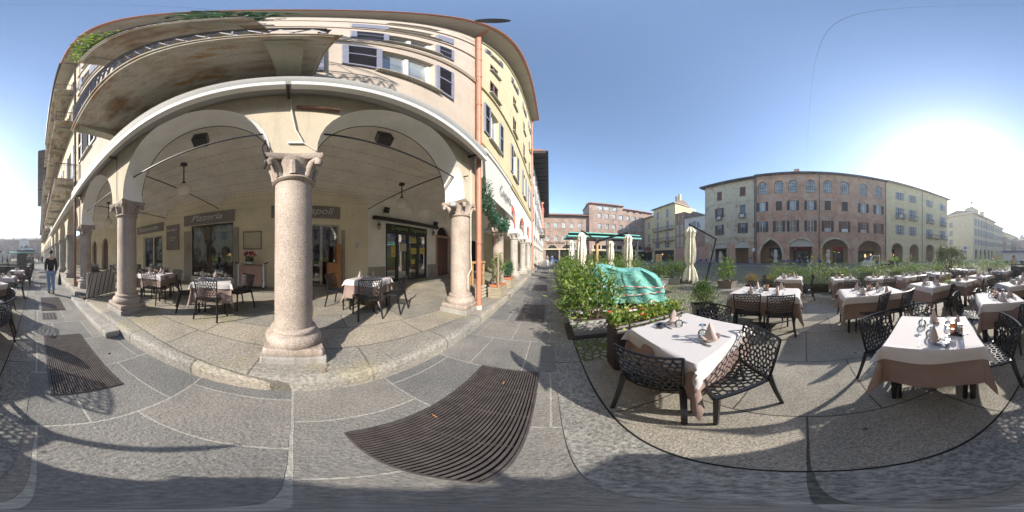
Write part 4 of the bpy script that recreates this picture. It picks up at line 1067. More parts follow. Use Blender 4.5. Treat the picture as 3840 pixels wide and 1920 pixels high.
yb = far_thing('yellow arcaded building with small iron balconies right of the brick one', -16.8)
X = lambda wx: -16.8 - wx
arcs = [(-19.6, 3.1, 4.4), (-24.5, 2.9, 4.35), (-29.8, 3.3, 4.5), (-34.6, 2.6, 4.4)]
ops = [(X(c) - w / 2, X(c) + w / 2, .05, z, 'arch') for c, w, z in arcs]
xs_ = [-20.3, -23.9, -29.5, -34.6]
rows = [(14.8, 16.7), (10.3, 12.8), (6.4, 8.6)]
rw = [(X(c) - .6, X(c) + .6, a, b, 'rect') for (a, b) in rows for c in xs_]
m = MB(); wall(m, 0, 20, .05, SH + .1, ops + rw, .5); m.build('wall', 'pale yellow plaster', yb)
for i, o in enumerate(rw): window(yb, *o[:4], sh='open', shm='shutter blue', shw=.55, nz=3, sill=i > 7 or i < 4)
for c in xs_: balcony(yb, X(c) - 1.3, X(c) + 1.3, 10.1, .7, 'bars', .95, [X(c) - .8, X(c) + .8], slab='old cement plaster')
balcony(yb, X(-28.2), X(-36.5), 6.15, .7, 'bars', .95, [X(-29), X(-32.5), X(-36)], slab='old cement plaster')
m = MB(); m.box(0, 20, -.06, -.001, 9.4, 9.55, .01); m.each('string_course', 'pale yellow plaster', yb)
MB().box(X(-20.3) - .45, X(-20.3) + .35, -.6, -.3, 10.35, 11.0, .02).build('air_conditioner', 'white frame', yb)
box_body(yb, 0, 20, SH + .1, 'pale yellow plaster'); arcade_back(yb, 0, 20, 4.7, 3.3)
m = MB()
for a, b in ((-18.4, -20.8), (-23.4, -25.6), (-29, -31)): m.box(X(a), X(b), 3.18, 3.29, .1, 3.1)
m.each('shop_front', 'shop dark', yb)
m = MB(); m.box(X(-19.1), X(-19.9), 3.1, 3.17, 1.5, 2.3); m.box(X(-24.1), X(-24.4), 3.1, 3.17, 1.4, 2.2); m.box(X(-20.3), X(-20.5), 3.1, 3.17, 1.6, 1.9); m.each('lit_window', 'warm glow', yb)
eave(yb, 0, 20.7, SH + .1, .8, .25, 'eave boards', 'dark metal', 9, 'roof grey')
downpipe(yb, X(-26.9), -.12, .1, SH, .06, 'dark metal')

cr = far_thing('cream corner building with cornice, rooftop turret and pointed arches in the hazy distance', -51.4)
n_ = 11; ops = [(1.3 + i * 3.6 , 3.5 + i * 3.6, .05, 4.4, 'point') for i in range(5)]
rw = []
for z0, z1 in ((13.0, 16.0), (9.2, 12.2), (5.7, 7.9)):
    for i in range(8): c = 2.0 + i * 2.35; rw.append((c - .5, c + .5, z0, z1, 'rect'))
m = MB(); wall(m, 0, 20, .05, 17.4, ops + rw, .4); m.build('wall', 'far cream plaster', cr)
for o in rw: window(cr, *o[:4], sh='open', shm='shutter grey', shw=.42, nz=1, nx=2)
m = MB()
sw = [(3.0, 4.0, z, z + 2.2, 'rect') for z in (6, 9.5, 13)] 
wall(m, 0, 14, .05, 17.4, [(a, b, c, d, k) for a, b, c, d, k in sw] + [(8.2, 11.2, .05, 4.4, 'arch')], .3)
sd = m.build('side_wall', 'far cream plaster', cr, False, (0, 14.0, 0), -pi / 2)
for o in sw: window(sd, *o[:4], sh='open', shm='shutter grey', shw=.5, nz=2) if 0 else None
g = MB()
for o in sw: g.box(-.06, -.02, 14 - o[1] - .5, 14 - o[0] + .5, o[2], o[3]) 
g.each('shutter', 'shutter grey', cr)
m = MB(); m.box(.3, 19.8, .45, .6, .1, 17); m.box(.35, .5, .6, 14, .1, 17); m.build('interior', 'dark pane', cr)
eave(cr, -.9, 20.5, 17.4, .9, .6, 'far cream plaster', 'eave boards', 14, 'roof grey')
m = MB(); m.box(3.5, 7.5, 2, 6, 17.9, 21.0); m.box(9.5, 10.8, 1, 2.4, 18, 20.6); m.box(9.3, 11.0, .8, 2.6, 20.6, 20.9); m.add([(3.2, 1.7, 21), (7.8, 1.7, 21), (7.8, 6.3, 21), (3.2, 6.3, 21), (5.5, 4, 22.6)], [(0, 1, 4), (1, 2, 4), (2, 3, 4), (3, 0, 4)]); m.build('turret', 'far cream plaster', cr)
m = MB(); m.lathe([(.05, 0), (.05, 1.2), (.45, 1.4), (.6, 1.9), (.45, 2.4), (.03, 2.7), (.03, 3.6)], 12, 5.5, 4, 22.3); m.build('finial', 'eave boards', cr, True)
downpipe(cr, 10.5, -.1, .1, 17.3, .07, 'dark metal')
def simple_far(label, xr, L, h, mat, kind='point', nx=6, roof='roof grey', rows=None, name='distant_building', y=YO, rz=pi, arcz=4.2, shm='shutter grey'):
    t = thing(name, label, 'building', (xr, y, 0), rz)
    st = L / nx; ops = [(i * st + st * .25, i * st + st * .75, .05, arcz, kind) for i in range(nx)] if kind else []
    rw = [(i * st + st * .34, i * st + st * .66, z, z + 2, 'rect') for z in (rows or [6, 9.6, 13.2]) if z + 2.3 < h for i in range(nx)]
    m = MB(); wall(m, 0, L, .05, h, ops + rw, .35); m.build('wall', mat, t)
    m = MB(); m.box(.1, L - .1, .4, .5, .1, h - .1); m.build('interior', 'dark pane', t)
    for o in rw[:60]:
        s = MB(); s.box(o[0] - .5, o[0] - .02, -.05, -.005, o[2], o[3]); s.box(o[1] + .02, o[1] + .5, -.05, -.005, o[2], o[3]); s.each('shutter', shm, t)
    eave(t, -.3, L + .3, h, .8, .3, 'eave boards', 'eave boards', 9, roof)
    box_body(t, 0, L, h, mat)
    return t
simple_far('narrow cream building just right of the cornice corner building', -71.4, 11, 16.2, 'far cream plaster', nx=4)
simple_far('pink church front with half-round window in the distant right row', -82.6, 5.5, 11.5, 'rose plaster', None, 2, rows=[7.5])
simple_far('long pale yellow building in the hazy right distance', -88.2, 26, 14.5, 'pale yellow plaster', 'seg', 9)
simple_far('grey hazy building closing the far right row', -114.5, 24, 13.0, 'old cement plaster', 'seg', 8)
ca = simple_far('long hazy brick palace with white gothic portal closing the square on the left', -98, 50, 11.0, 'distant brick', 'seg', 14, 'roof grey', [5.2], y=-41, rz=R(90), arcz=3.8)
m = MB(); m.box(30, 36, -.4, -.01, 0, 10.5, .05); m.box(30.4, 35.6, -.5, -.41, 8, 10); m.add([(29.6, -.45, 10.5), (36.4, -.45, 10.5), (33, -.45, 12.6), (29.6, -.01, 10.5), (36.4, -.01, 10.5), (33, -.01, 12.6)], [(0, 1, 2), (3, 5, 4), (0, 2, 5, 3), (1, 4, 5, 2)]); m.build('portal', 'stone white', ca)
m = MB(); 
for x in (31.4, 34.6): m.box(x - .7, x + .7, -.53, -.505, 4.6, 7.4)
m.lathe([(1.0, 0), (1.0, .02)], 16); m.each('portal_window', 'dark pane', ca)
m = MB()
for x in (4, 12, 19, 26, 40, 46): m.box(x, x + .7, 1, 1.6, 11.2, 12.9)
m.each('chimney', 'distant brick', ca)
tw = thing('distant_tower', 'slender pale pinnacled turret on the far left horizon', 'tower', (-105, -26, 0))
m = MB(); m.lathe([(2.4, 0), (2.4, 11.5), (2.8, 11.7), (2.0, 12), (1.7, 14), (.9, 15.5), (.3, 16.3), (.5, 16.6), (.05, 18)], 12); m.build('shaft', 'stone white', tw)

# ------------------------------------------------------------------ north-east corner: houses and the bank (local x runs to world -y)
h1 = far_thing('tall pale yellow house with blue shutters and two long balconies', 41.8, 'house', 'house')
rw = []
for z0, z1 in ((12.9, 15.3), (9.3, 11.9), (6.0, 8.5)):
    for c in (2.2, 6.7): rw.append((c - .55, c + .55, z0, z1, 'rect'))
rw += [(c - .5, c + .5, 3.9, 5.5, 'rect') for c in (2.2, 6.7)]
m = MB(); wall(m, 0, 9.9, .05, 16.4, rw + [(.5, 9.4, .05, 3.2, 'rect')], .4); m.build('wall', 'yellow plaster', h1)
for i, o in enumerate(rw): window(h1, *o[:4], sh='closed' if i < 6 else 'open', shm='shutter blue', nz=2, shw=.55)
for z in (9.0, 5.75): balcony(h1, .2, 9.7, z, .8, 'bars', .9, [1.5, 3.8, 6, 8.2], slab='old cement plaster')
m = MB(); m.box(.5, 9.4, .25, .35, .06, 3.2); m.each('shop_front', 'shop dark', h1)
m = MB(); m.box(6.2, 8.8, .2, .24, .6, 2.5); m.box(1.6, 3.0, .2, .24, .6, 2.5); m.build('pane', 'shop pane', h1)
m = MB(); m.box(4.2, 4.45, .1, .2, 1.8, 2.2); m.build('lit_notice', 'warm glow', h1)
eave(h1, -.6, 10.2, 16.4, .7, .2, 'eave boards', 'dark metal', 6, 'roof grey'); box_body(h1, 0, 9.9, 16.4, 'yellow plaster')
m = MB(); m.box(7.8, 8.5, 2, 2.7, 17, 19.6); m.box(9.0, 9.7, 2, 2.7, 17, 19.9); m.each('chimney', 'old cement plaster', h1)
h2 = far_thing('lower pale yellow house with a flower-hung balcony left of the tall one', 50.2, 'house', 'house')
rw = [(c - .5, c + .5, a, b, 'rect') for a, b in ((10.6, 12.7), (6.2, 8.7), (3.3, 5.5)) for c in (2.6, 5.9)]
m = MB(); wall(m, 0, 8.38, .05, 14.3, rw + [(1.2, 7.6, .05, 2.8, 'rect')], .4); m.build('wall', 'pale yellow plaster', h2)
for i, o in enumerate(rw): window(h2, *o[:4], sh='closed' if i < 4 else 'open', shm='shutter blue', nz=2, shw=.5)
balcony(h2, .6, 8.2, 3.05, .8, 'bars', .9, [2, 6], slab='old cement plaster')
m = MB(); m.box(1.2, 7.6, .25, .35, .06, 2.8); m.each('shop_front', 'shop dark', h2)
eave(h2, -.8, 8.38, 14.3, .8, .2, 'eave boards', 'dark metal', 6, 'roof grey'); box_body(h2, 0, 8.38, 14.3, 'pale yellow plaster')
for x, mt_, lb in ((47.3, 'purple cloth', 'purple and red flowers heaped on the balcony of the lower yellow house, left bunch'), (44.6, 'red cloth', 'red flowers heaped on the balcony of the lower yellow house, right bunch')):
    m = MB(); foliage_pts(m, [(-.7, 0, .4), (0, 0, 1.2), (.7, 0, .3)], 260, .5, .22, int(x)); o = m.build('balcony_flowers', mt_, None, False, (x, YO + .6, 3.2)); tag(o, lb, 'flowers', 'flower bunches on the balcony')
h3 = far_thing('narrow brick house with bricked-up windows and pink plastered base', 31.9, 'house', 'house')
m = MB(); wall(m, 0, 3.5, 3.6, 13.0, [(.8, 1.3, 10.9, 12.4, 'rect'), (2.3, 2.8, 10.9, 12.4, 'rect')], .25); m.build('wall', 'church brick', h3)
m = MB(); wall(m, 0, 3.5, .05, 3.6, [], .25); m.build('plaster_base', 'rose plaster', h3)
m = MB()
for c in (1.05, 2.55):
    for z0, z1 in ((7.2, 9.8), (3.75, 6.6)): m.box(c - .5, c + .5, -.03, -.002, z0, z1)
m.each('blocked_window', 'old cement plaster', h3); m = MB(); m.box(.7, 3, .2, .24, 10.8, 12.5); m.build('void', 'pale yellow plaster', h3)
m = MB(); m.box(-.1, 3.6, -.15, 6, 13.0, 13.15); m.build('roof', 'roof grey', h3); box_body(h3, 0, 3.5, 13.0, 'church brick')
h4 = far_thing('small gabled church with a half-round window above pink plaster', 28.4, 'church', 'church')
m = MB(); wall(m, 0, 6.4, 7.6, 11.3, [(1.3, 5.1, 8.3, 10.2, 'arch')], .3, -.01); m.build('gable_wall', 'white plaster', h4)
m = MB(); wall(m, 0, 6.4, 3.6, 7.6, [], .3); m.build('wall', 'church brick', h4); m = MB(); wall(m, 0, 6.4, .05, 3.6, [(3.2, 4.6, .06, 2.7, 'rect')], .3, .003); m.build('plaster_base', 'rose plaster', h4)
MB().box(3.2, 4.6, .2, .26, .06, 2.7).build('door', 'grey pipe', h4)
m = MB(); m.box(1.3, 5.1, .15, .2, 8.3, 10.2); wn_ = m.build('window', 'window pane', h4); m = MB(); m.box(2.35, 2.6, -.02, .14, 8.3, 10.0); m.box(3.8, 4.05, -.02, .14, 8.3, 10.0); m.each('mullions', 'white plaster', wn_)
m = MB(); m.add([(-.3, -.4, 11.3), (6.7, -.4, 11.3), (3.2, -.4, 12.7), (-.3, 9, 11.3), (6.7, 9, 11.3), (3.2, 9, 12.7)], [(0, 1, 2), (3, 5, 4), (0, 2, 5, 3), (1, 4, 5, 2), (0, 3, 4, 1)]); m.build('roof', 'roof grey', h4)
box_body(h4, 0, 6.4, 11.3, 'church brick')

bank = thing('bank_building', 'large reddish brick bank with rows of square windows closing the street', 'building', (48, 3.5, 0), -pi / 2)
yw = [3.0, .5, -1.9, -4.3, -6.7, -9.1]; rw = [(3.5 - y - .55, 3.5 - y + .55, z, z + 1.55, 'rect') for z in (6.0, 9.95) for y in yw]
arc = [(3.5 - c - 1.5, 3.5 - c + 1.5, 3.75, 4.75, 'trap') for c in (-.8, -5.0, -9.2)]
grd = [(3.5 - c - 1.9, 3.5 - c + 1.9, .05, 3.3, 'rect') for c in (-.8, -5.0, -9.2)]
m = MB(); wall(m, -10, 15.2, .05, 13.6, rw + arc + grd, .5); m.build('wall', 'bank brick', bank)
for o in rw: window(bank, *o[:4], nx=1, nz=3, frame='white frame', pane='bright pane', sill=True)
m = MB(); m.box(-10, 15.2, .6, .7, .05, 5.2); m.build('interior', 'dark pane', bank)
m = MB(); m.box(-10, 15.2, -.12, -.003, 3.35, 3.7, .02); 
for a, b, c, d, k in arc:
    m.tube([(a - .1, -.03, 3.78), (a + .85, -.03, 4.85), (b - .85, -.03, 4.85), (b + .1, -.03, 3.78)], .1, 4)
m.build('stone_band', 'far cream plaster', bank)
eave(bank, -10, 15.1, 13.6, 1.0, .25, 'dark metal', 'roof tile', 8, 'roof tile')
text('Popolare di Novara', 1.1, 'dark text', bank, (2.4, -.06, 5.05), width=5.6, ext=.04, name='lettering')
tall = thing('bank_building', 'taller brick bank wing with seven window columns and a glazed top floor', 'building', (47.0, -11.7, 0), -pi / 2)
yw = [-14.9, -17.3, -19.7, -22.1, -24.5, -26.8, -29.2]
rw = [(-11.7 - y - .6, -11.7 - y + .6, z, z + 1.6, 'rect') for z in (13.2, 9.9, 6.6) for y in yw]
pent = [(-11.7 - c - .98, -11.7 - c + .98, 15.85, 17.2, 'rect') for c in yw[:3]]
att = [(-11.7 - c - .45, -11.7 - c + .45, 16.0, 16.45, 'rect') for c in yw[3:]]
grd = [(1.0, 21.4, 3.6, 4.7, 'rect'), (1.0, 21.4, .05, 2.9, 'rect')]
m = MB(); wall(m, 0, 11, .05, 17.7, rw + pent + [(1.0, 11, 3.6, 4.7, 'rect'), (1.0, 11, .05, 2.9, 'rect')], .4); wall(m, 11, 22.3, .05, 16.8, [r_ for r_ in rw if r_[0] > 11] + att + [(11, 21.4, 3.6, 4.7, 'rect'), (11, 21.4, .05, 2.9, 'rect')], .4)
m.build('wall', 'bank brick', tall)
for o in rw + pent: window(tall, *o[:4], nx=2 if o in pent else 1, nz=2 if o in pent else 3, frame='white frame', pane='bright pane', inset=.2)
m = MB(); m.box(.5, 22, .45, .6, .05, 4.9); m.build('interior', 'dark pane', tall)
m = MB()
for i in range(9): m.box(1.0 + i * 2.5, 1.35 + i * 2.5, -.02, .3, 3.6, 4.7)
m.box(.6, 22, -.1, -.003, 3.0, 3.55, .02); m.build('stone_band', 'far cream plaster', tall)
m = MB(); m.add([(0, .01, 0), (0, 9, 0), (0, 9, 17.7), (0, 4, 20.5 - 1.5), (0, .01, 17.7)], [(0, 4, 3, 2, 1)]); m.box(22.29, 22.31, 0.01, 9, 0, 16.7); m.build('side_wall', 'bank brick', tall)
m = MB(); m.box(-.3, 11.2, -.7, 9, 17.7, 17.95); m.box(11.2, 22.8, -.7, 9, 16.8, 17.05); m.build('roof', 'roof tile', tall)
m = MB(); m.box(8, 11, -.4, -.3, 0, 2.5)

# ------------------------------------------------------------------ suspended lamp over the street and its wires
t = thing('suspended_street_lamp', 'flat street lamp hung on wires high above the street, almost overhead', 'street lamp', (1.93, .70, 17.5))
m = MB(); m.lathe([(.02, .1), (.06, .09), (.1, .03), (.23, -.02), (.23, -.04), (.12, -.05), (.1, -.1), (.02, -.1)], 20); m.build('shade', 'dark metal', t, True)
m = MB(); m.tube([(0, 0, .08), (0, 1.0, .25)], .006, 5); m.build('wire', 'iron', t)
tag(MB().tube([(-.47 + .37 * k / 16, 1.7 - 32.7 * k / 16, 17.6 + .6 * k / 16 - .5 * sin(pi * k / 16)) for k in range(17)], .0055, 5).build('overhead_wire', 'iron'), 'thin dark wire strung high across the square to the brick building', 'wire')

# ------------------------------------------------------------------ furniture factories
def voronoi(w, h, pts):
    cells = []
    for i, p in enumerate(pts):
        poly = [(0, 0), (w, 0), (w, h), (0, h)]
        for j, q in enumerate(pts):
            if i == j: continue
            if hypot(q[0] - p[0], q[1] - p[1]) > .28: continue
            mx, my = (p[0] + q[0]) / 2, (p[1] + q[1]) / 2; nx_, ny_ = q[0] - p[0], q[1] - p[1]
            out = []
            for k in range(len(poly)):
                a, b = poly[k], poly[(k + 1) % len(poly)]
                da = (a[0] - mx) * nx_ + (a[1] - my) * ny_; db = (b[0] - mx) * nx_ + (b[1] - my) * ny_
                if da <= 0: out.append(a)
                if (da < 0 < db) or (db < 0 < da): t = da / (da - db); out.append((a[0] + (b[0] - a[0]) * t, a[1] + (b[1] - a[1]) * t))
            poly = out
            if not poly: break
        if len(poly) > 2: cells.append((p, poly))
    return cells
def lattice(mb, w, h, nx_, ny_, fn, th, seed, rim=.0062):
    rnd = random.Random(seed); pts = []
    for j in range(ny_):
        for i in range(nx_): pts.append(((i + .5 + (.25 if j % 2 else -.25) + rnd.uniform(-.28, .28)) * w / nx_, (j + .5 + rnd.uniform(-.28, .28)) * h / ny_))
    for p, poly in voronoi(w, h, pts):
        cx = sum(a for a, b in poly) / len(poly); cy = sum(b for a, b in poly) / len(poly)
        inn = []
        for a, b in poly:
            d = hypot(a - cx, b - cy) + 1e-6; k = max(.25, 1 - (rim * 1.35) / d); inn.append((cx + (a - cx) * k, cy + (b - cy) * k))
        n = len(poly); vs = []
        for off in (0, 1):
            for a, b in poly + inn: vs.append(fn(a, b, off * th))
        fs = []
        for k in range(n):
            l = (k + 1) % n
            fs += [(k, l, n + l, n + k), (2 * n + l, 2 * n + k, 3 * n + k, 3 * n + l), (n + k, n + l, 3 * n + l, 3 * n + k)]
        mb.add(vs, fs)
def make_chair():
    t = thing('lattice_chair', 'black lattice chair', 'chair')
    BW = .46; zb, zt = .40, .83
    def bf(a, b, o):
        s = (a / BW - .5) * 2; z = zb + b; wz = 1 - .0 * b
        return (s * (.205 + .03 * min(1, b / .4)), -.20 - (b * .22) - .035 * (1 - s * s) + o - .0, z)
    m = MB(); lattice(m, BW, zt - zb, 10, 9, bf, .013, 4, .0052)
    m.build('backrest', 'black plastic', t)
    m = MB()
    m.tube([bf(BW * i / 10, zt - zb, .007) for i in range(11)], .011, 6)
    m.tube([bf(0, (zt - zb) * i / 6, .007) for i in range(7)], .012, 6); m.tube([bf(BW, (zt - zb) * i / 6, .007) for i in range(7)], .012, 6)
    m.build('back_frame', 'black plastic', t, True)
    SW, SD = .44, .42
    def sf_(a, b, o):
        s = a / SW - .5; return (s * (.42 + .05 * b / SD), -.2 + b, .445 - .012 * cos(s * 3) * cos((b / SD - .5) * 3) + o - .012)
    m = MB(); lattice(m, SW, SD, 9, 9, sf_, .011, 9, .0052); m.build('seat', 'black plastic', t)
    m = MB()
    for a, b in (((-.21, -.2), (.21, -.2)), ((.21, -.2), (.235, .22)), ((.235, .22), (-.235, .22)), ((-.235, .22), (-.21, -.2))): m.tube([(a[0], a[1], .43), (b[0], b[1], .43)], .02, 6)
    m.build('seat_frame', 'black plastic', t, True)
    for sx in (-1, 1):
        m = MB(); m.tube([(sx * .215, -.205, .46), (sx * .225, -.235, .3), (sx * .245, -.3, .0)], .028, 4, .019); m.build('leg', 'black plastic', t)
        m = MB(); m.tube([(sx * .225, .2, .44), (sx * .235, .21, .0)], .026, 4, .018); m.build('leg', 'black plastic', t)
    return t
chair0 = make_chair(); chair_used = [False]
def u_of(x, y): return atan2(x, y) % (2 * pi)
def rel(x, y, cx, cy, both=True):
    u = atan2(cx, cy); dx, dy = x - cx, y - cy
    rad = dx * sin(u) + dy * cos(u); tan_ = dx * cos(u) - dy * sin(u)
    fb = 'near' if rad < 0 else 'far'; lr = 'left' if tan_ < 0 else 'right'
    if abs(rad) < .35 * abs(tan_): return lr
    if abs(tan_) < .35 * abs(rad): return fb
    return fb + ' ' + lr
CL = set()
def uniq(lb, alts):
    for a in [''] + alts:
        s = lb + a
        if s not in CL: CL.add(s); return s
    return lb
def chair(x, y, fx, fy, tdesc, tc, z=0.):
    rz = atan2(-fx, fy)
    lb = uniq('black lattice chair, %s, at %s' % (rel(x, y, tc[0], tc[1]), tdesc), [', second there', ', third there'])
    if not chair_used[0]: chair_used[0] = True; c = chair0; c.location = (x, y, z); c.rotation_euler = (0, 0, rz); c['label'] = lb; c['group'] = 'black lattice chairs around the tables'; return c
    return dup(chair0, (x, y, z), rz, lb, 'black lattice chairs around the tables')

def cloth_fn(ax, ay, hang, seed, z, flare=.1, tilt=0., slack=1., cone=.4):
    rnd = random.Random(seed); ph = [rnd.uniform(0, 6.28) for _ in range(6)]
    def fn(u, v):
        # grading: fine spacing near the edges
        s = (u * 2 - 1) * (ax + hang); t = (v * 2 - 1) * (ay + hang)
        ex = max(abs(s) - ax, 0); ey = max(abs(t) - ay, 0); e = hypot(ex, ey)
        bx = max(-ax, min(ax, s)); by = max(-ay, min(ay, t)); sx = 1 if s > 0 else -1; sy = 1 if t > 0 else -1
        if e < 1e-6: return (bx, by, z)
        f = flare + .03 * sin(6 * s + ph[0]) + .03 * sin(7 * t + ph[1])
        if ex > 0 and ey > 0:   # corner fold: hangs down in a cone
            cc = 2 * ex * ey / (e * e); f = f + cone * cc; dx, dy = ex / e, ey / e
            a = atan2(dy, dx); f += .05 * sin(a * 4 + ph[2]) * cc
            out = min(e, .04) * .5 + f * e; drop = sqrt(max(0, e * e - (out * .7) ** 2))
            return (bx + sx * dx * out, by + sy * dy * out, z - drop * slack)
        wv = .012 * sin(s * 17 + ph[3]) * sin(t * 3 + ph[4]) + .016 * sin((t if ex > 0 else s) * 11 + ph[5])
        out = min(e, .03) * .5 + f * e + wv * min(1, e / .15)
        return (bx + (sx * out if ex > 0 else 0), by + (sy * out if ey > 0 else 0), z - sqrt(max(0, e * e - out * out * .5)) + .004 * sin(s * 9 + t * 7))
    return fn
GLASS = MB(); GLASS.lathe([(.036, 0), (.037, .004), (.034, .0), (.042, .03), (.04, .05), (.025, .07), (.006, .078), (.005, .11), (.012, .118), (.032, .121), (.032, .1235)], 16); GLASS_ME = GLASS.mesh('glass', 'clear glass', True)
def napkin_mesh():
    m = MB(); 
    def f(u, v):
        a = u * 2 * pi; r = .052 * (1 - v) ** .8 * (1 + .18 * cos(3 * a + v * 3)) + .002
        return (r * cos(a) * 1.15 + .012 * v * v, r * sin(a) * .75, .17 * v ** .95)
    m.grid(20, 10, f)
    def g(u, v):
        a = -.4 + u * (pi + 1.2); r = .05 + .028 * v * (1 + .3 * sin(a * 2)); return (r * cos(a) * 1.15, r * sin(a) * .85, .002 + .035 * v * (1 - .5 * v) * (1.3 + .5 * sin(a * 2.2)))
    m.grid(18, 4, g)
    m.tube([(.05, .01, .01), (.085, .02, .05), (.1, .02, .075)], .012, 6, .003)
    return m.mesh('napkin', 'napkin cloth', True)
NAP_ME = napkin_mesh()
KN = MB(); KN.box(-.006, .006, -.11, 0, .001, .005, .002); KN.add([(-.008, 0, .002), (.008, 0, .002), (.009, .09, .002), (0, .12, .002), (-.008, .09, .002), (-.008, 0, .004), (.008, 0, .004), (.009, .09, .004), (0, .12, .004), (-.008, .09, .004)], [(0, 4, 3, 2, 1), (5, 6, 7, 8, 9), (0, 1, 6, 5), (1, 2, 7, 6), (2, 3, 8, 7), (3, 4, 9, 8), (4, 0, 5, 9)]); KN_ME = KN.mesh('knife', 'steel')
FK = MB(); FK.box(-.005, .005, -.1, .02, .001, .005, .002); FK.box(-.012, .012, .02, .045, .002, .005, .002)
for i in range(4): FK.box(-.012 + i * .0068, -.0085 + i * .0068, .045, .085, .003, .005)
FK_ME = FK.mesh('fork', 'steel')
def item(name, me, label, cat, x, y, z, rz=0., group=None): o = link(name, me, None, (x, y, z), rz); return tag(o, label, cat, group)
def condiments(x, y, z, label, rz=0., orange=True):
    t = thing('condiment_stand', label, 'condiments', (x, y, z), rz, 'condiment stands on the tables')
    m = MB(); m.box(-.065, .065, -.035, .035, .001, .008, .003); m.tube([(0, 0, .005), (0, 0, .13), (.015, 0, .15), (0, 0, .165), (-.015, 0, .15), (0, 0, .13)], .003, 6); m.build('tray', 'dark metal', t)
    for s, cap in ((-1, 'orange cap' if orange else 'steel'), (1, 'steel')):
        j = MB().lathe([(.024, .009), (.026, .02), (.026, .075), (.02, .085)], 14, s * .033, 0).build('jar', 'clear glass', t, True)
        MB().lathe([(.017, .012), (.02, .02), (.02, .05), (.017, .056)], 12, s * .033, 0).build('filling', 'soil' if s > 0 else 'orange cap', j, True)
        MB().lathe([(.023, .086), (.025, .09), (.025, .118), (.02, .124)], 14, s * .033, 0).build('cap', cap, j, True)
    return t
def table(x, y, w, d, rz, desc, adj, z=0., places=4, glasses=3, cond=True, cutlery=False, under=.42, seed=1, legs='black plastic', brown=True):
    """adj: short adjective phrase for this table, used to label what stands on it"""
    c = thing('dining_table', 'dressed dining table, ' + desc, 'table', (x, y, z), rz, 'dressed restaurant tables')
    hw, hd = w / 2, d / 2
    MB().box(-hw, hw, -hd, hd, .715, .742, .01).build('tabletop', legs, c)
    for sx in (-1, 1):
        for sy in (-1, 1):
            m = MB(); a, b = sx * (hw - .06), sy * (hd - .06); m.hexa([(a - .018, b - .018, 0), (a + .018, b - .018, 0), (a + .018, b + .018, 0), (a - .018, b + .018, 0)], [(a - .028, b - .028, .714), (a + .028, b - .028, .714), (a + .028, b + .028, .714), (a - .028, b + .028, .714)]); m.build('leg', legs, c)
    N = 34
    def gr(t_, a, hg):   # concentrate samples around the fold
        return t_
    if brown:
        m = MB(); m.grid(N, N, cloth_fn(hw + .006, hd + .006, under, seed, .746, .01, cone=.2)); o = m.build('undercloth', 'taupe cloth', None, True, (x, y, z), rz); tag(o, 'brown undercloth hanging from ' + desc, 'tablecloth', 'brown undercloths')
    m = MB(); m.grid(N + 6, N + 6, cloth_fn(hw + .013, hd + .013, .125, seed + 50, .752, .07)); o = m.build('tablecloth', 'white cloth', None, True, (x, y, z), rz); tag(o, 'white top cloth draped over ' + desc, 'tablecloth', 'white top cloths')
    zt = z + .7535; cr, sr = cos(rz), sin(rz)
    def P(a, b): return x + a * cr - b * sr, y + a * sr + b * cr
    rnd = random.Random(seed * 7)
    pl = {4: [(-.5, -1), (.5, 1), (-1, .5), (1, -.5)], 3: [(-1, 0), (1, 0), (0, 1)], 2: [(-1, .1), (1, -.1)], 42: [(-.52, -1), (.52, -1), (-.52, 1), (.52, 1)], 40: [(-1, 0), (1, 0), (0, 1), (0, -1)]}[places]
    for k, (a, b) in enumerate(pl):
        px_, py_ = P(a * (hw - .13), b * (hd - .13)); r_ = rel(px_, py_, x, y)
        item('napkin', NAP_ME, uniq('cone-folded napkin, %s, on %s' % (r_, desc), [', second there', ', third there']), 'napkin', px_, py_, zt, rnd.uniform(0, 6.28), 'cone-folded napkins on the tables')
        if cutlery:
            an = atan2(b, a) + rz; nx_, ny_ = -sin(an), cos(an); q = rz + (pi / 2 if abs(a) > abs(b) else 0)
            item('knife', KN_ME, uniq('knife by the %s napkin on %s' % (r_, desc), [', second there']), 'knife', px_ + nx_ * .11, py_ + ny_ * .11, zt, q, 'table knives')
            item('fork', FK_ME, uniq('fork by the %s napkin on %s' % (r_, desc), [', second there']), 'fork', px_ - nx_ * .11, py_ - ny_ * .11, zt, q, 'forks')
    for k in range(glasses):
        a = 2 * pi * k / max(1, glasses) + seed; px_, py_ = P(.16 * cos(a) * (w / .75), .15 * sin(a)); item('stem_glass', GLASS_ME, uniq('upturned stem glass, %s, on %s' % (rel(px_, py_, x, y), desc), [', second there', ', third there']), 'glass', px_, py_, zt, 0, 'upturned stem glasses')
    if cond: px_, py_ = P(.03, -.06); condiments(px_, py_, zt, 'small caddy of condiment jars on ' + desc, rz + .3)
    return (x, y)

TB = {}
TB['A'] = table(.98, -1.14, .76, .77, 0, 'the near table by the flower planter', '', places=2, glasses=2, cond=False, cutlery=True, seed=3)
TB['B'] = table(-1.08, -1.08, .72, .72, R(45), 'the near table with square ashtray', '', places=3, glasses=3, cond=False, cutlery=True, seed=4)
TB['C'] = table(.80, -3.3, 1.28, .78, R(2), 'the long left table on the terrace', '', places=42, glasses=5, seed=5, cutlery=True)
TB['C2'] = table(.55, -5.6, .78, .85, 0, 'the green-legged table at the hedge', '', places=4, glasses=4, seed=6, legs='kiosk green')
TB['D'] = table(-1.33, -3.13, 1.2, .74, R(-3), 'the long middle table on the terrace', '', places=42, glasses=5, seed=7, cutlery=True)
TB['G1'] = table(-1.26, -5.3, .74, .8, 0, 'the left small table before the hedge', '', places=2, glasses=2, seed=8)
TB['G2'] = table(-2.5, -5.1, .74, .74, R(-4), 'the middle small table before the hedge', '', places=2, glasses=3, seed=9)
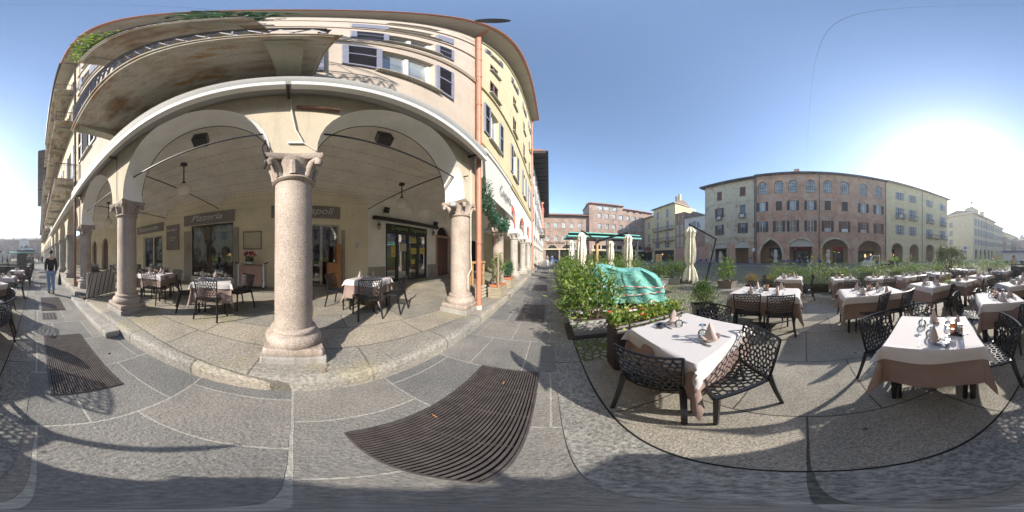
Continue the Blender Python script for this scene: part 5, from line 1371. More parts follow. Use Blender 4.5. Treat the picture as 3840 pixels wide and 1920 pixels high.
TB['G3'] = table(-3.6, -4.93, .72, .72, R(3), 'the right small table before the hedge', '', places=2, glasses=3, seed=10)
TB['E'] = table(-2.97, -3.1, .68, .8, R(2), 'the square table left of the tree', '', places=3, glasses=3, cond=False, seed=11)
TB['G4'] = table(-5.15, -5.08, .75, 1.2, R(4), 'the long table behind the tree', '', places=42, glasses=4, seed=12)
TB['G5'] = table(-7.45, -5.15, .75, 1.15, 0, 'the long table in the hedge corner', '', places=42, glasses=4, seed=13)
TB['H1'] = table(-4.15, -2.9, .66, .68, 0, 'the small table right of the tree', '', places=2, glasses=3, seed=14)
TB['H2'] = table(-5.42, -2.93, .68, .7, 0, 'the second small table past the tree', '', places=2, glasses=3, seed=15)
TB['H3'] = table(-7.75, -3.0, 1.05, .75, R(4), 'the farthest table near the black screen', '', places=42, glasses=4, seed=16)
TB['F'] = table(-2.67, -1.08, .72, .68, R(36), 'the near table with orange-capped caddy', '', places=3, glasses=3, cutlery=True, seed=17)
TB['I'] = table(-4.22, -1.24, .62, .71, R(53), 'the second kerbside table', '', places=3, glasses=3, seed=18)
TB['J'] = table(-5.78, -1.2, .7, .72, 0, 'the third kerbside table', '', places=4, glasses=4, seed=19)
TB['K'] = table(-8.35, -1.05, .7, .66, 0, 'the last kerbside table', '', places=2, glasses=2, seed=20)
desc = {k: None for k in TB}
for o in list(COL.objects):
    if o.name.startswith('dining_table') and 'label' in o:
        for k, p in TB.items():
            if abs(o.location.x - p[0]) < .01 and abs(o.location.y - p[1]) < .01: desc[k] = o['label'].split(', ', 1)[1]
CH = [('A', .97, -.80, .5, -.87), ('A', .54, -1.07, .57, .82), ('A', 1.14, -1.56, 0, 1),
      ('B', -.84, -1.34, -.35, .94), ('B', -1.36, -.72, .7, -.7), ('B', -1.34, -1.4, .3, .95),
      ('C', .50, -2.94, .35, -.94), ('C', 1.07, -2.89, .3, -.95), ('C', .76, -3.72, -.1, 1), ('C', 1.25, -3.75, 0, 1),
      ('C2', 1.12, -5.45, -1, 0), ('C2', .02, -5.5, 1, .1),
      ('D', -1.22, -2.82, .6, -.8), ('D', -1.73, -2.78, .45, -.9), ('D', -1.0, -3.6, .1, 1), ('D', -1.62, -3.6, 0, 1),
      ('G1', -1.36, -4.85, 0, -1), ('G1', -1.2, -5.85, 0, 1), ('G2', -2.5, -4.68, .1, -1), ('G2', -2.3, -5.6, 0, 1), ('G3', -3.62, -4.5, .15, -1), ('G3', -3.5, -5.45, 0, 1),
      ('E', -3.0, -2.72, .5, -.86), ('G4', -4.72, -5.3, -1, 0), ('G4', -4.66, -4.78, -1, 0), ('G4', -5.65, -5.1, 1, 0),
      ('G5', -6.92, -5.45, -1, 0), ('G5', -6.9, -4.85, -1, 0), ('G5', -7.95, -5.2, 1, 0),
      ('H1', -4.22, -2.5, .4, -.9), ('H2', -5.35, -2.5, .3, -.95), ('H3', -7.1, -2.85, -1, 0), ('H3', -8.0, -3.5, 0, 1), ('H3', -7.7, -2.45, 0, -1),
      ('F', -2.42, -1.47, -.4, .9), ('F', -2.98, -1.42, .55, .84), ('F', -2.42, -.72, -.35, -.94), ('F', -3.0, -.74, .3, -.95),
      ('I', -4.1, -.92, -.2, -1), ('I', -4.25, -1.66, .1, 1), ('I', -4.7, -1.45, .9, .4), ('J', -5.7, -.76, .1, -1), ('J', -5.85, -1.62, 0, 1), ('J', -6.25, -1.2, 1, 0), ('K', -8.1, -.66, 0, -1), ('K', -8.4, -1.45, 0, 1)]
for k, x, y, fx, fy in CH: chair(x, y, fx, fy, desc[k], TB[k])
# portico tables (on the step)
PT = [('P1', -1.75, 3.28, .78, .78, R(20), 'the portico table below the lamp'), ('P2', -3.75, 3.35, .78, .78, R(14), 'the portico table behind the left column'), ('P3', 1.75, 3.5, .78, .78, R(38), 'the portico table right of the central column'),
      ('P4', -7.4, 4.4, .75, .75, 0, 'the portico table behind the white barrier'), ('P5', -9.6, 3.2, .75, .75, 0, 'the portico table past the third column'), ('P6', -5.9, 5.3, .75, .75, 0, 'the dim portico table by the door')]
for k, x, y, w, d, rz, ds in PT:
    table(x, y, w, d, rz, ds, '', z=.204, places=3, glasses=3, seed=30 + len(k) + int(x * 10) % 17, cond=k in ('P2',), cutlery=k in ('P1', 'P3')); desc[k] = ds; TB[k] = (x, y)
for k, x, y, fx, fy in [('P1', -1.62, 2.92, -.1, 1), ('P1', -2.27, 3.03, .75, .66), ('P1', -1.3, 3.75, -.6, -.8), ('P2', -3.4, 2.96, -.25, .97), ('P2', -4.25, 3.3, 1, .1), ('P2', -3.6, 3.85, -.2, -1),
                        ('P3', 1.46, 3.05, .15, 1), ('P3', 2.16, 3.1, -.5, .87), ('P3', 1.15, 3.9, .7, -.7), ('P4', -6.9, 4.3, -1, 0), ('P4', -7.4, 3.9, 0, 1), ('P4', -7.4, 5.0, 0, -1), ('P4', -8.0, 4.4, 1, 0), ('P5', -9.1, 3.2, -1, 0), ('P5', -10.1, 3.2, 1, 0), ('P6', -6.3, 4.9, .6, .8), ('P6', -5.4, 4.95, -.6, .8)]:
    chair(x, y, fx, fy, desc[k], TB[k], .204)
# single objects on the near tables
t = thing('ashtray', 'square clear glass ashtray on the white cloth of the near table', 'ashtray', (-.93, -.83, .7535), R(20))
m = MB(); m.box(-.05, .05, -.05, .05, 0, .006, .004); m.build('base', 'clear glass', t)
m = MB()
for a, b, c, d in ((-.05, .05, -.05, -.038), (-.05, .05, .038, .05), (-.05, -.038, -.038, .038), (.038, .05, -.038, .038)): m.box(a, b, c, d, .006, .034, .003)
m.build('rim', 'clear glass', t)
condiments(-1.14, -.86, .7535, 'orange-capped and steel-capped jars beside the square ashtray', R(110))
t = thing('table_number_card', 'small folded cream card with the table number on the near table by the planter', 'card', (1.22, -1.2, .7535), R(-115))
m = MB(); m.hexa([(-.045, -.02, 0), (.045, -.02, 0), (.045, -.018, 0), (-.045, -.018, 0)], [(-.045, -.001, .055), (.045, -.001, .055), (.045, .0, .055), (-.045, .0, .055)]); m.hexa([(-.045, .018, 0), (.045, .018, 0), (.045, .02, 0), (-.045, .02, 0)], [(-.045, .0005, .055), (.045, .0005, .055), (.045, .0015, .055), (-.045, .0015, .055)]); m.build('card', 'paper', t)
text('1', .035, 'dark text', t, (-.008, -.0165, .012), rot=(R(72), 0, 0), shear=.3, ext=.0005)
t = thing('ashtray', 'clear glass dish at the far left of the near table by the planter', 'ashtray', (1.24, -1.02, .7535), R(10))
m = MB(); m.lathe([(.05, 0), (.062, .03), (.055, .032), (.045, .008)], 4, a0=pi / 4); m.build('dish', 'clear glass', t)

# ------------------------------------------------------------------ plants
def bush_mesh(n, rx, ry, h, leaf, seed, mat, z0=0., clumps=26, wid=.38, droop=0., fill=.55, spread=.16):
    rnd = random.Random(seed); m = MB(); tips = []
    for k in range(clumps):
        a = rnd.uniform(0, 2 * pi); el = rnd.uniform(-.35, 1.5); rr = rnd.uniform(fill, 1.0)
        tips.append((rx * rr * cos(a) * cos(el) ** .8 if cos(el) > 0 else 0, ry * rr * sin(a) * max(0, cos(el)) ** .8, z0 + h * (.42 + .5 * rr * sin(el) * rnd.uniform(.8, 1.12))))
    for i in range(n):
        if rnd.random() < .8: c = rnd.choice(tips); p = Vector(c) + Vector((rnd.gauss(0, spread * rx / .5), rnd.gauss(0, spread * rx / .5), rnd.gauss(0, spread * rx / .5 * 1.1)))
        else:
            a = rnd.uniform(0, 2 * pi); q = rnd.random() ** .5; p = Vector((rx * q * cos(a), ry * q * sin(a), z0 + h * rnd.uniform(.1, .75)))
        if p.z < z0 - .03: p.z = z0 + rnd.random() * .1
        d = Vector((p.x * 1.2 + rnd.gauss(0, .35), p.y * 1.2 + rnd.gauss(0, .35), rnd.gauss(.35, .5) - droop)).normalized()
        w = d.cross(Vector((rnd.gauss(0, .4), rnd.gauss(0, .4), 1))).normalized(); L = leaf * rnd.uniform(.6, 1.25); nrm = d.cross(w)
        b = p; t = p + d * L; w2 = w * L * wid * .5; mid = p + d * L * .5 - nrm * L * .07
        m.add([b, mid + w2 + nrm * L * .1, t, mid - w2 + nrm * L * .1, mid], [(0, 1, 4), (1, 2, 4), (4, 2, 3), (0, 4, 3)])
    return m.mesh('foliage', mat), tips
def stems_mesh(tips, seed, z0=0., r=.009, mat='bark', base=.07, n=14):
    rnd = random.Random(seed); m = MB()
    for t in tips[:n]:
        b = Vector((t[0] * .15 + rnd.uniform(-base, base), t[1] * .15 + rnd.uniform(-base, base), z0 - .02)); e = Vector(t)
        mid = b.lerp(e, .5) + Vector((rnd.uniform(-.05, .05), rnd.uniform(-.05, .05), .06)); m.tube([b, mid, e], r, 5, r * .4)
    return m.mesh('stems', mat, True)
PROTO = {}
def proto(key, *a, stem=.009, **k):
    if key not in PROTO: me, tips = bush_mesh(*a, **k); PROTO[key] = (me, stems_mesh(tips, a[5], k.get('z0', 0), stem))
    return PROTO[key]
def shrub(key, x, y, z, label, rz=0., sc_=1., name='shrub', group=None, sz=None):
    t = thing(name, label, 'shrub', (x, y, z), rz, group); a, b = PROTO[key]; t.scale = (sc_, sc_, sz or sc_)
    link('foliage', a, t); link('stems', b, t); return t
for i in range(4): proto('laurel%d' % i, 900, .52, .36, 1.0, .11, 40 + i, 'laurel leaf' if i % 2 else 'laurel yellow leaf', clumps=34)
for i in range(3): proto('hedge%d' % i, 1500, .62, .4, 1.0, .085, 60 + i, ['laurel yellow leaf', 'laurel leaf', 'laurel yellow leaf'][i], clumps=44, droop=.15)
proto('near', 950, .58, .4, .96, .125, 71, 'laurel yellow leaf', clumps=40, wid=.42, stem=.012, spread=.13)
proto('box', 3600, .3, .3, .62, .03, 81, 'box leaf', clumps=60, wid=.6, spread=.09, fill=.4)
proto('autumn', 1400, .3, .26, .45, .035, 82, 'autumn leaf', clumps=30, wid=.55, spread=.1)
proto('round', 5200, .42, .42, .62, .045, 83, 'conifer leaf', clumps=90, wid=.28, spread=.07, fill=.75)
proto('climber', 900, .26, .2, .95, .05, 84, 'laurel yellow leaf', clumps=26, wid=.55, spread=.1)
proto('pine', 1500, .22, .16, .6, .07, 85, 'garland needle', clumps=18, wid=.12, spread=.08)
def trough(x, y, w, d, h, rz, label, mat='grey planter', rim=True, taper=.86, name='planter_trough', group=None, z=0.):
    t = thing(name, label, 'planter', (x, y, z), rz, group); a, b = w / 2, d / 2; k = taper
    m = MB(); th = .018
    m.add([(-a * k, -b * k, 0), (a * k, -b * k, 0), (a * k, b * k, 0), (-a * k, b * k, 0), (-a, -b, h), (a, -b, h), (a, b, h), (-a, b, h), (-a + th, -b + th, h), (a - th, -b + th, h), (a - th, b - th, h), (-a + th, b - th, h), (-a * k + th, -b * k + th, h * .7), (a * k - th, -b * k + th, h * .7), (a * k - th, b * k - th, h * .7), (-a * k + th, b * k - th, h * .7)],
          [(0, 3, 2, 1)] + [(i, (i + 1) % 4, 4 + (i + 1) % 4, 4 + i) for i in range(4)] + [(4 + i, 4 + (i + 1) % 4, 8 + (i + 1) % 4, 8 + i) for i in range(4)] + [(8 + i, 8 + (i + 1) % 4, 12 + (i + 1) % 4, 12 + i) for i in range(4)])
    m.build('trough', mat, t)
    if rim: m = MB(); e = .02; m.box(-a - e, a + e, -b - e, -b, h - .045, h + .004); m.box(-a - e, a + e, b, b + e, h - .045, h + .004); m.box(-a - e, -a, -b, b, h - .045, h + .004); m.box(a, a + e, -b, b, h - .045, h + .004); m.build('rim', mat, t)
    MB().box(-a * .95 + th, a * .95 - th, -b * .95 + th, b * .95 - th, h * .68, h * .82).build('soil', 'soil', t)
    return t
# near laurel in its trough beside the kerb
trough(2.98, -.86, .62, 1.0, .34, 0, 'pale grey plastic trough with the big laurel, standing on a saucer by the kerb', 'grey planter')
o = MB().box(2.62, 3.36, -1.42, -.3, .0, .035, .012).build('saucer_tray', 'dark brown planter'); tag(o, 'dark shallow saucer tray under the pale trough of the big laurel', 'tray')
shrub('near', 2.98, -.82, .24, 'big leafy laurel with long green leaves in the pale trough by the kerb', R(90), 1.0, 'laurel_bush')
# tall flower planter
t = thing('flower_planter', 'tall dark brown planter box full of red flowers beside the near table', 'planter', (1.74, -1.2, 0))
m = MB(); m.box(-.135, .135, -.52, .52, 0, .64, .03); m.build('box', 'dark brown planter', t); m = MB(); m.box(-.15, .15, -.535, .535, .641, .69, .03); m.build('rim', 'dark brown planter', t)
rnd = random.Random(8); m = MB()
for i in range(1500):
    p = Vector((rnd.gauss(0, .085), rnd.uniform(-.53, .53), .7 + abs(rnd.gauss(0, .06)) + .03 * sin(i))); 
    if abs(p.x) > .17: p.z -= .07 * rnd.random()
    d = Vector((rnd.gauss(0, .6), rnd.gauss(0, .6), rnd.gauss(.4, .4))).normalized(); w = d.cross(Vector((rnd.gauss(0, 1), rnd.gauss(0, 1), 1))).normalized() * .017
    m.add([p, p + d * .022 + w, p + d * .045, p + d * .022 - w], [(0, 1, 2, 3)])
fl = thing('bedding_flowers', 'bushy bedding plants with red and a few white blooms filling the tall brown planter', 'flowers', (1.74, -1.2, .0)); m.build('foliage', 'flower leaf', fl)
def blossoms(n, mat, seed, name):
    rnd = random.Random(seed)
    for i in range(n):
        m = MB(); c = Vector((rnd.gauss(0, .1), rnd.uniform(-.5, .52), .79 + rnd.random() * .06))
        for k in range(10): a = k * 2.4; d = Vector((cos(a), sin(a), .35 + .1 * (k % 3))).normalized(); w = d.cross(Vector((0, 0, 1))).normalized() * .013; m.add([c, c + d * .016 + w, c + d * .028, c + d * .016 - w], [(0, 1, 2, 3)])
        m.build(name, mat, fl)
blossoms(8, 'red petal', 3, 'red_blossom'); blossoms(2, 'white petal', 5, 'white_blossom')
# boxwood in a black square pot
t = trough(2.14, -3.0, .5, .5, .36, R(52), 'empty-edged black square pot of the boxwood behind the near table', 'black plastic', taper=.9)
shrub('box', 2.2, -3.02, .3, 'dense round boxwood with bare stems in the black square pot', 0, 1.1, 'boxwood')
# troughs on the stone strip across the square
ROW = [(6.65, -5.35, 'leftmost grey trough of the row beyond the covered pile', 0, .9), (6.35, -5.95, 'second grey trough, left of the closed parasol', 1, .95), (5.9, -6.6, 'brown-grey trough right behind the closed parasol', 2, .95), (3.55, -6.75, 'big grey-brown trough right of the parasol pole', 1, 1.05)]
for i, (x, y, lb, v, s) in enumerate(ROW):
    trough(x, y, .85, .42, .34, R([60, 40, 20, -8][i]), lb, 'brown planter' if i > 1 else 'grey planter')
    shrub('laurel%d' % v, x, y, .26, ['bushy laurel in the leftmost trough beyond the covered pile', 'bushy laurel in the second trough left of the parasol', 'dark laurel behind the closed parasol', 'upright dense laurel in the big trough right of the parasol pole'][i], R(30 * i), s, 'laurel_bush')
trough(2.2, -6.45, .42, .42, .3, 0, 'small dark pot of the orange-leaved shrub', 'dark brown planter'); shrub('autumn', 2.2, -6.45, .25, 'small round shrub with orange autumn leaves before the hedge', 0, 1.1, 'shrub')
trough(1.55, -7.0, .8, .4, .5, R(-35), 'brown wooden trough with low yellowing plant beside the orange shrub', 'brown planter'); shrub('autumn', 1.55, -7.0, .42, 'low yellowing plant in the brown wooden trough', 1, .8, 'shrub', None, .5)
# the hedge row beyond the terrace
hx = [1.0, .3, -.6, -1.45, -2.35, -3.2, -4.1, -5.0, -5.9, -6.8, -7.7, -8.6]; ordn = ['first', 'second', 'third', 'fourth', 'fifth', 'sixth', 'seventh', 'eighth', 'ninth', 'tenth', 'eleventh', 'twelfth']
for i, x in enumerate(hx):
    yy = -6.55 - .12 * (i % 3)
    trough(x, yy, .85, .4, .3, R(2 * (i % 3)), '%s low black trough from the left under the terrace hedge' % ordn[i], 'dark brown planter', group='black troughs of the terrace hedge')
    shrub('hedge%d' % (i % 3), x, yy, .22, '%s laurel from the left in the terrace hedge' % ordn[i], R(180 * (i % 2)), [.92, .8, 1.05, .82, .9, .95, .84, .98, .82, .95, .86, 1.0][i], 'laurel_bush', 'laurels of the terrace hedge')
for i, (x, y) in enumerate([(-9.35, -6.3), (-9.6, -5.4), (-9.7, -4.6), (-9.75, -3.8)]):
    trough(x, y, .8, .4, .3, R(90), '%s black trough of the hedge side running toward the black screen' % ordn[i], 'dark brown planter', group='black troughs of the hedge side')
    shrub('hedge%d' % ((i + 1) % 3), x, y, .22, '%s laurel of the hedge side running toward the black screen' % ordn[i], R(90), 1.05, 'laurel_bush', 'laurels of the hedge side')
# right-hand planting along the kerb and round the parasols
kp = [(4.0, -.3), (4.75, -.8), (5.6, -.85), (6.5, -.8), (7.5, -.9), (8.6, -.9), (9.8, -1.0), (11.2, -1.1), (12.8, -1.2)]
for i, (x, y) in enumerate(kp):
    if i: trough(x, y, .7, .4, .28, 0, '%s kerbside trough right of the big laurel' % ordn[i - 1], 'grey planter' if i % 2 else 'terracotta', group='kerbside planter troughs')
    shrub('laurel%d' % (i % 4), x, y - (.35 if i == 0 else 0), .22 if i else .0, '%s kerbside laurel right of the big laurel, going away along the street' % ordn[i], R(70 * i), 1.0 + .03 * (i % 3), 'laurel_bush', 'laurels along the kerb')
for i, (x, y) in enumerate([(7.3, -2.2), (7.6, -3.2), (7.2, -4.2), (9.2, -2.9), (9.6, -4.6), (13.4, -2.3), (13.2, -3.8), (13.0, -5.2), (12.6, -6.6)]):
    shrub('hedge%d' % (i % 3), x, y, .1, '%s laurel of the planting around the grouped parasols' % ordn[i], R(50 * i), 1.15 if i < 5 else 1.5, 'laurel_bush', 'laurels around the grouped parasols')
# round-headed standard tree
t = thing('standard_tree', 'slim-trunked tree clipped to a feathery round head standing among the tables', 'tree', (-3.66, -3.02, .6))
MB().tube([(0, 0, 0), (.02, .01, .3), (-.01, 0, .75)], .016, 7, .012).build('trunk', 'bark', t, True)
c = link('crown', PROTO['round'][0], t, (0, 0, .52)); c.scale = (1, 1, 1.05); link('branches', PROTO['round'][1], t, (0, 0, .55))
me, tp = bush_mesh(110, .1, .1, .3, .05, 91, 'laurel yellow leaf', clumps=6); link('shoot', me, t, (.07, .05, .02))
t = trough(-3.66, -3.02, .3, .3, .64, R(10), 'tall slim black pot holding the round-headed tree', 'black plastic', taper=.8)
# wooden planters outside the creperie
for x, y, w, lb, ky, l2 in ((4.98, 1.63, .75, 'weathered wooden box planter with terracotta liner nearest the salmon pipe', 'climber', 'tangled green and yellow climber in the near wooden box planter'), (6.7, 1.72, .8, 'second weathered wooden box planter along the portico edge', 'pine', 'dark green needle shrub in the second wooden box planter')):
    t = thing('wooden_planter', lb, 'planter', (x, y, .2), 0, 'wooden planters outside the creperie'); m = MB()
    for k in range(4): m.box(-w / 2, w / 2, -.2, .2, .005 + k * .085, .083 + k * .085, .006)
    m.build('box', 'weathered wood', t); m = MB(); m.box(-w / 2 + .03, w / 2 - .03, -.17, .17, .346, .4, .01); m.build('liner', 'terracotta', t)
    shrub(ky, x, y, .56, l2, 0, 1.15 if ky == 'climber' else 1.2, 'shrub')
shrub('climber', 6.75, 1.7, .55, 'yellowing climber mixed with the needle shrub in the second box planter', 1, .9, 'shrub')
t = thing('trellis', 'thin orange-brown wooden trellis post behind the near wooden planter', 'trellis', (4.62, 1.5, .2)); m = MB(); m.box(-.02, .02, -.02, .02, 0, 1.35); m.build('post', 'weathered wood', t)
t = thing('log_box', 'low brown box of rounded wooden slats left of the near wooden planter', 'box', (4.36, 1.95, .2)); m = MB()
for k in range(4): m.tube([(-.3, 0, .06 + k * .1), (.3, 0, .06 + k * .1)], .05, 10)
m.build('slats', 'corbel stone', t, True); MB().box(-.28, .28, .04, .36, 0, .4).build('box', 'weathered wood', t)
t = thing('bar_table', 'high pale wooden bar table inside the portico behind the salmon pipe', 'bar table', (4.9, 2.55, .2))
MB().box(-.5, .5, -.32, .32, 1.06, 1.11, .01).build('tabletop', 'light wood', t)
for a in (-.44, .44):
    for b in (-.26, .26): MB().box(a - .03, a + .03, b - .03, b + .03, 0, 1.058).build('leg', 'light wood', t)
m = MB(); m.box(-.41, .41, -.285, -.245, .12, .18); m.build('stretcher', 'light wood', t)
for i, (x, y) in enumerate([(5.75, 3.2), (6.4, 2.9)]):
    t = thing('bar_stool', 'dark bar stool under the portico, %s' % ['nearer of two', 'farther of two'][i], 'stool', (x, y, .21), 0, 'bar stools'); MB().lathe([(.02, .7), (.16, .71), (.17, .74), (.02, .75)], 14).build('seat', 'dark frame', t)
    for a in range(4): MB().tube([(.1 * cos(a * pi / 2), .1 * sin(a * pi / 2), .7), (.19 * cos(a * pi / 2), .19 * sin(a * pi / 2), 0)], .014, 6).build('leg', 'iron', t)

# ------------------------------------------------------------------ parasols
def closed_cloth(h, r, seed, mat='parasol cloth', n=10):
    rnd = random.Random(seed); m = MB()
    def f(u, v):
        a = u * 2 * pi; z = h * (1 - v)
        if v < .12: rr = .06 + (r * .95) * (v / .12) ** .7
        elif v < .2: rr = r * (.98 - .5 * (v - .12) )
        elif v < .7: rr = r * (.82 + .2 * sin((v - .2) / .5 * pi))
        elif v < .76: rr = r * .62
        else: rr = r * (.62 + .75 * ((v - .76) / .24) ** .6)
        k = .16 + .12 * ramp_or(v, .1, .6); rr *= 1 + k * sin(n * a + 2.2 * v + seed) + .05 * sin(3 * a + seed)
        return (rr * cos(a), rr * sin(a), z + (.05 * sin(n * a + seed) if v > .95 else 0) - (.02 * sin(5 * a) if .1 < v < .2 else 0))
    m.grid(80, 40, f); return m
t = thing('cantilever_parasol', 'closed cream cantilever parasol hanging from a leaning dark pole at the square edge', 'parasol', (4.9, -6.9, 0))
m = MB(); m.tube([(0, 0, 0.0), (-.52, -.27, 2.43)], .055, 4); m.tube([(-.52, -.27, 2.38), (-.65, 1.98, 2.78)], .05, 4); m.build('frame', 'dark metal', t)
m = MB(); m.box(-.45, .45, -.45, .45, .01, .07, .02); m.build('base', 'dark metal', t)
closed_cloth(2.12, .19, 3).build('canopy', 'parasol cloth', t, True, (-.66, 1.95, .55))
m = MB(); m.tube([(-.66, 1.95, 2.78), (-.66, 1.95, 2.6)], .02, 8); m.build('hanger', 'dark metal', t, True)
m = MB(); m.lathe([(.125, 0), (.13, .02), (.125, .05)], 20, 0, 0, 0); m.build('strap', 'beige cloth', t, True, (-.66, 1.95, 1.08))
t = thing('four_armed_parasol_stand', 'brown post with dark arms carrying four closed cream parasols among the planting', 'parasol stand', (10.3, -3.1, 0))
m = MB(); m.box(-.07, .07, -.07, .07, 0, 2.35, .01); m.build('post', 'light wood', t); m = MB(); m.box(-.11, .11, -.11, .11, 2.35, 2.62, .01); m.box(-.1, .1, -.1, .1, .9, 1.05); m.build('collar', 'dark metal', t)
TIPS = [(8.85, -1.76, 2.92, .36, 'closed cream parasol at the front left of the four-armed stand'), (8.05, -4.22, 2.82, .34, 'closed cream parasol at the front right of the four-armed stand'), (11.9, -1.65, 2.8, .34, 'closed cream parasol at the back left of the four-armed stand'), (11.3, -4.45, 2.75, .33, 'closed cream parasol at the back right of the four-armed stand')]
for x, y, z, r, lb in TIPS:
    m = MB(); m.tube([(0, 0, 2.5), (x - 10.3, y + 3.1, z)], .06, 4); m.build('arm', 'dark metal', t)
    p = thing('closed_parasol', lb, 'parasol', (x, y, .5), 0, 'four closed parasols on one stand'); closed_cloth(z - .62, r * .62, int(x * 10), n=9).build('canopy', 'parasol cloth', p, True); MB().tube([(0, 0, z - .64), (0, 0, z - .5)], .025, 8).build('hanger', 'dark metal', p)
# green-roofed gazebo beyond
t = thing('gazebo', 'dark steel gazebo with teal-edged flat roof behind the grouped parasols', 'gazebo', (16, -5.2, 0))
m = MB(); m.hexa([(-2, -3.6, 3.1), (2, -3.6, 3.3), (2, 3.6, 3.3), (-2, 3.6, 3.1)], [(-2, -3.6, 3.24), (2, -3.6, 3.5), (2, 3.6, 3.5), (-2, 3.6, 3.24)]); m.build('roof', 'dark metal', t)
m = MB(); m.box(-2.05, -2.005, -3.65, 3.65, 3.2, 3.32); m.box(-2.05, 2.05, 3.605, 3.65, 3.22, 3.42); m.box(-2.0, 2.0, -3.5, 3.5, 3.52, 3.6); m.build('teal_trim', 'teal trim', t)
for a in (-1.8, 1.8):
    for b in (-3.3, 0, 3.3): MB().box(a - .06, a + .06, b - .06, b + .06, 0, 3.09).build('post', 'dark metal', t)
# tarpaulin-covered pile of chairs
t = thing('covered_pile', 'pile of stacked chairs wrapped in a shiny green tarpaulin tied with tape', 'covered pile', (4.37, -2.22, 0), R(-119))
def tf(u, v):
    # profile around x: v 0 front bottom -> over the top -> back bottom ; local y front = -.
    L = 1.1; x = (u * 2 - 1) * L; w = .46; hgt = 1.13 + .06 * cos(u * 5) - .27 * ramp_or(u, .74, 1.0) + .03 * sin(u * 11)
    s = v
    if s < .4: y, z = -w - .1 * (1 - s / .4) + .03 * sin(u * 14 + s * 9), .2 + (hgt - .2) * (s / .4)
    elif s < .6: y, z = -w + 2 * w * (s - .4) / .2, hgt + .05 * sin((s - .4) / .2 * pi) + .03 * sin(u * 9) * sin((s - .4) / .2 * pi * 2)
    else: y, z = w + .1 * ((s - .6) / .4), hgt - (hgt - .2) * ((s - .6) / .4)
    e = max(0, abs(u - .5) * 2 - .82) / .18
    x -= (1 if u > .5 else -1) * .1 * (z / hgt) ** 2 * 1.0; y *= 1 - .12 * e * e; z = z * (1 - .1 * e * e)
    x += .03 * sin(z * 9 + y * 7); y += .02 * sin(x * 13 + z * 8)
    if s < .08 and u > .9: x += .25 * (u - .9) / .1; z -= .1
    return (x, y, z)
m = MB(); m.grid(70, 60, tf)
for side in (0, 1):
    m.grid(24, 30, lambda u, v: (lambda p, q: (p[0] + (q[0] - p[0]) * u + (1 if side else -1) * .05 * sin(u * pi), p[1] + (q[1] - p[1]) * u + .02 * sin(v * 14), p[2]))(tf(side, v * .5), tf(side, 1 - v * .5)))
m.build('tarpaulin', 'green tarp', t, True)
m = MB()
for z0, dz in ((.62, .06), (.52, -.08)):
    m.tube([(-1.12 + .1, .3, z0 + .02), (-1.13, -.1, z0), (-1.08, -.52, z0)] + [(-1.0 + 2 * k / 12, -.565 - .02 * sin(k), z0 + dz * sin(pi * k / 12)) for k in range(13)] + [(1.1, -.3, z0 + .05), (1.08, .3, z0 + .06)], .013, 5)
m.build('tape', 'red white tape', t, True)
for i, (a, b) in enumerate([(-.85, -.35), (-.3, -.38), (.25, -.35), (.8, -.38), (.1, .2), (-.5, .25)]):
    MB().tube([(a, b, .4), (a, b - .05, 0)], .012, 6).build('chair_leg', 'steel', t, True); MB().tube([(a + .05, b, .4), (a + .05, b - .03, 0)], .012, 6).build('chair_leg', 'steel', t, True)
MB().box(-.95, .9, -.3, .3, .3, .44, .03).build('blue_seats', 'blue plastic', t)

# ------------------------------------------------------------------ portico furniture
t = thing('service_cart', 'wheeled service trolley draped in a taupe cloth against the yellow wall', 'trolley', (-1.62, 6.25, .2))
for sx in (-1, 1):
    m = MB(); m.box(sx * .5 - .03, sx * .5 + .03, -.26, -.2, .1, .98); m.box(sx * .5 - .03, sx * .5 + .03, .2, .26, .1, .98); m.box(sx * .5 - .02, sx * .5 + .02, -.26, .26, .97, 1.0); m.build('side_frame', 'white frame', t)
    m = MB(); m.tube([(sx * .5, -.24, .98), (sx * .62, -.24, 1.04), (sx * .62, .2, 1.04)], .022, 8); m.build('handle', 'black plastic', t, True)
    for b in (-.23, .23): w_ = MB().lathe([(.045, -.012), (.05, -.008), (.05, .008), (.045, .012)], 14).build('wheel', 'rubber', t, True, (sx * .5, b, .05)); w_.rotation_euler = (0, R(90), 0)
m = MB(); m.box(-.46, .46, -.24, .24, .9, .93); m.box(-.46, .46, -.24, .24, .3, .33); m.build('shelves', 'dark frame', t)
m = MB(); m.grid(30, 24, lambda u, v: (-.45 + .9 * u, (-.28 - .008 * sin(u * 18)) if v < .8 else -.28 + .56 * (v - .8) / .2, .18 + (v / .8) * .76 if v < .8 else .945)); o = m.build('trolley_cloth', 'rose cloth', None, True, (-1.62, 6.25, .2)); tag(o, 'plain taupe cloth hanging down the front of the wheeled trolley', 'cloth')
t = thing('orchid_pot', 'red orchid in a pale ceramic bowl on top of the trolley', 'potted plant', (-1.72, 6.22, 1.15))
MB().lathe([(.08, 0), (.15, .04), (.17, .12), (.165, .13), (.13, .11)], 18).build('bowl', 'ceramic', t, True)
m = MB(); foliage_pts(m, [(0, 0, .14), (.0, 0, .2)], 60, .12, .11, 3, .35); m.build('leaves', 'box leaf', t)
m = MB(); rnd = random.Random(3)
for k in range(5):
    a = k * 1.3; pts = [(0, 0, .12), (.04 * cos(a), .03 * sin(a), .35), (.13 * cos(a), .08 * sin(a), .48), (.22 * cos(a), .1 * sin(a), .42)]; m.tube(pts, .004, 5)
m.build('stalks', 'box leaf', t)
m = MB(); 
for k in range(5): a = k * 1.3; foliage_pts(m, [(.1 * cos(a), .06 * sin(a), .45), (.18 * cos(a), .09 * sin(a), .47), (.24 * cos(a), .1 * sin(a), .36)], 34, .045, .05, k, .7)
m.build('blooms', 'orchid', t)
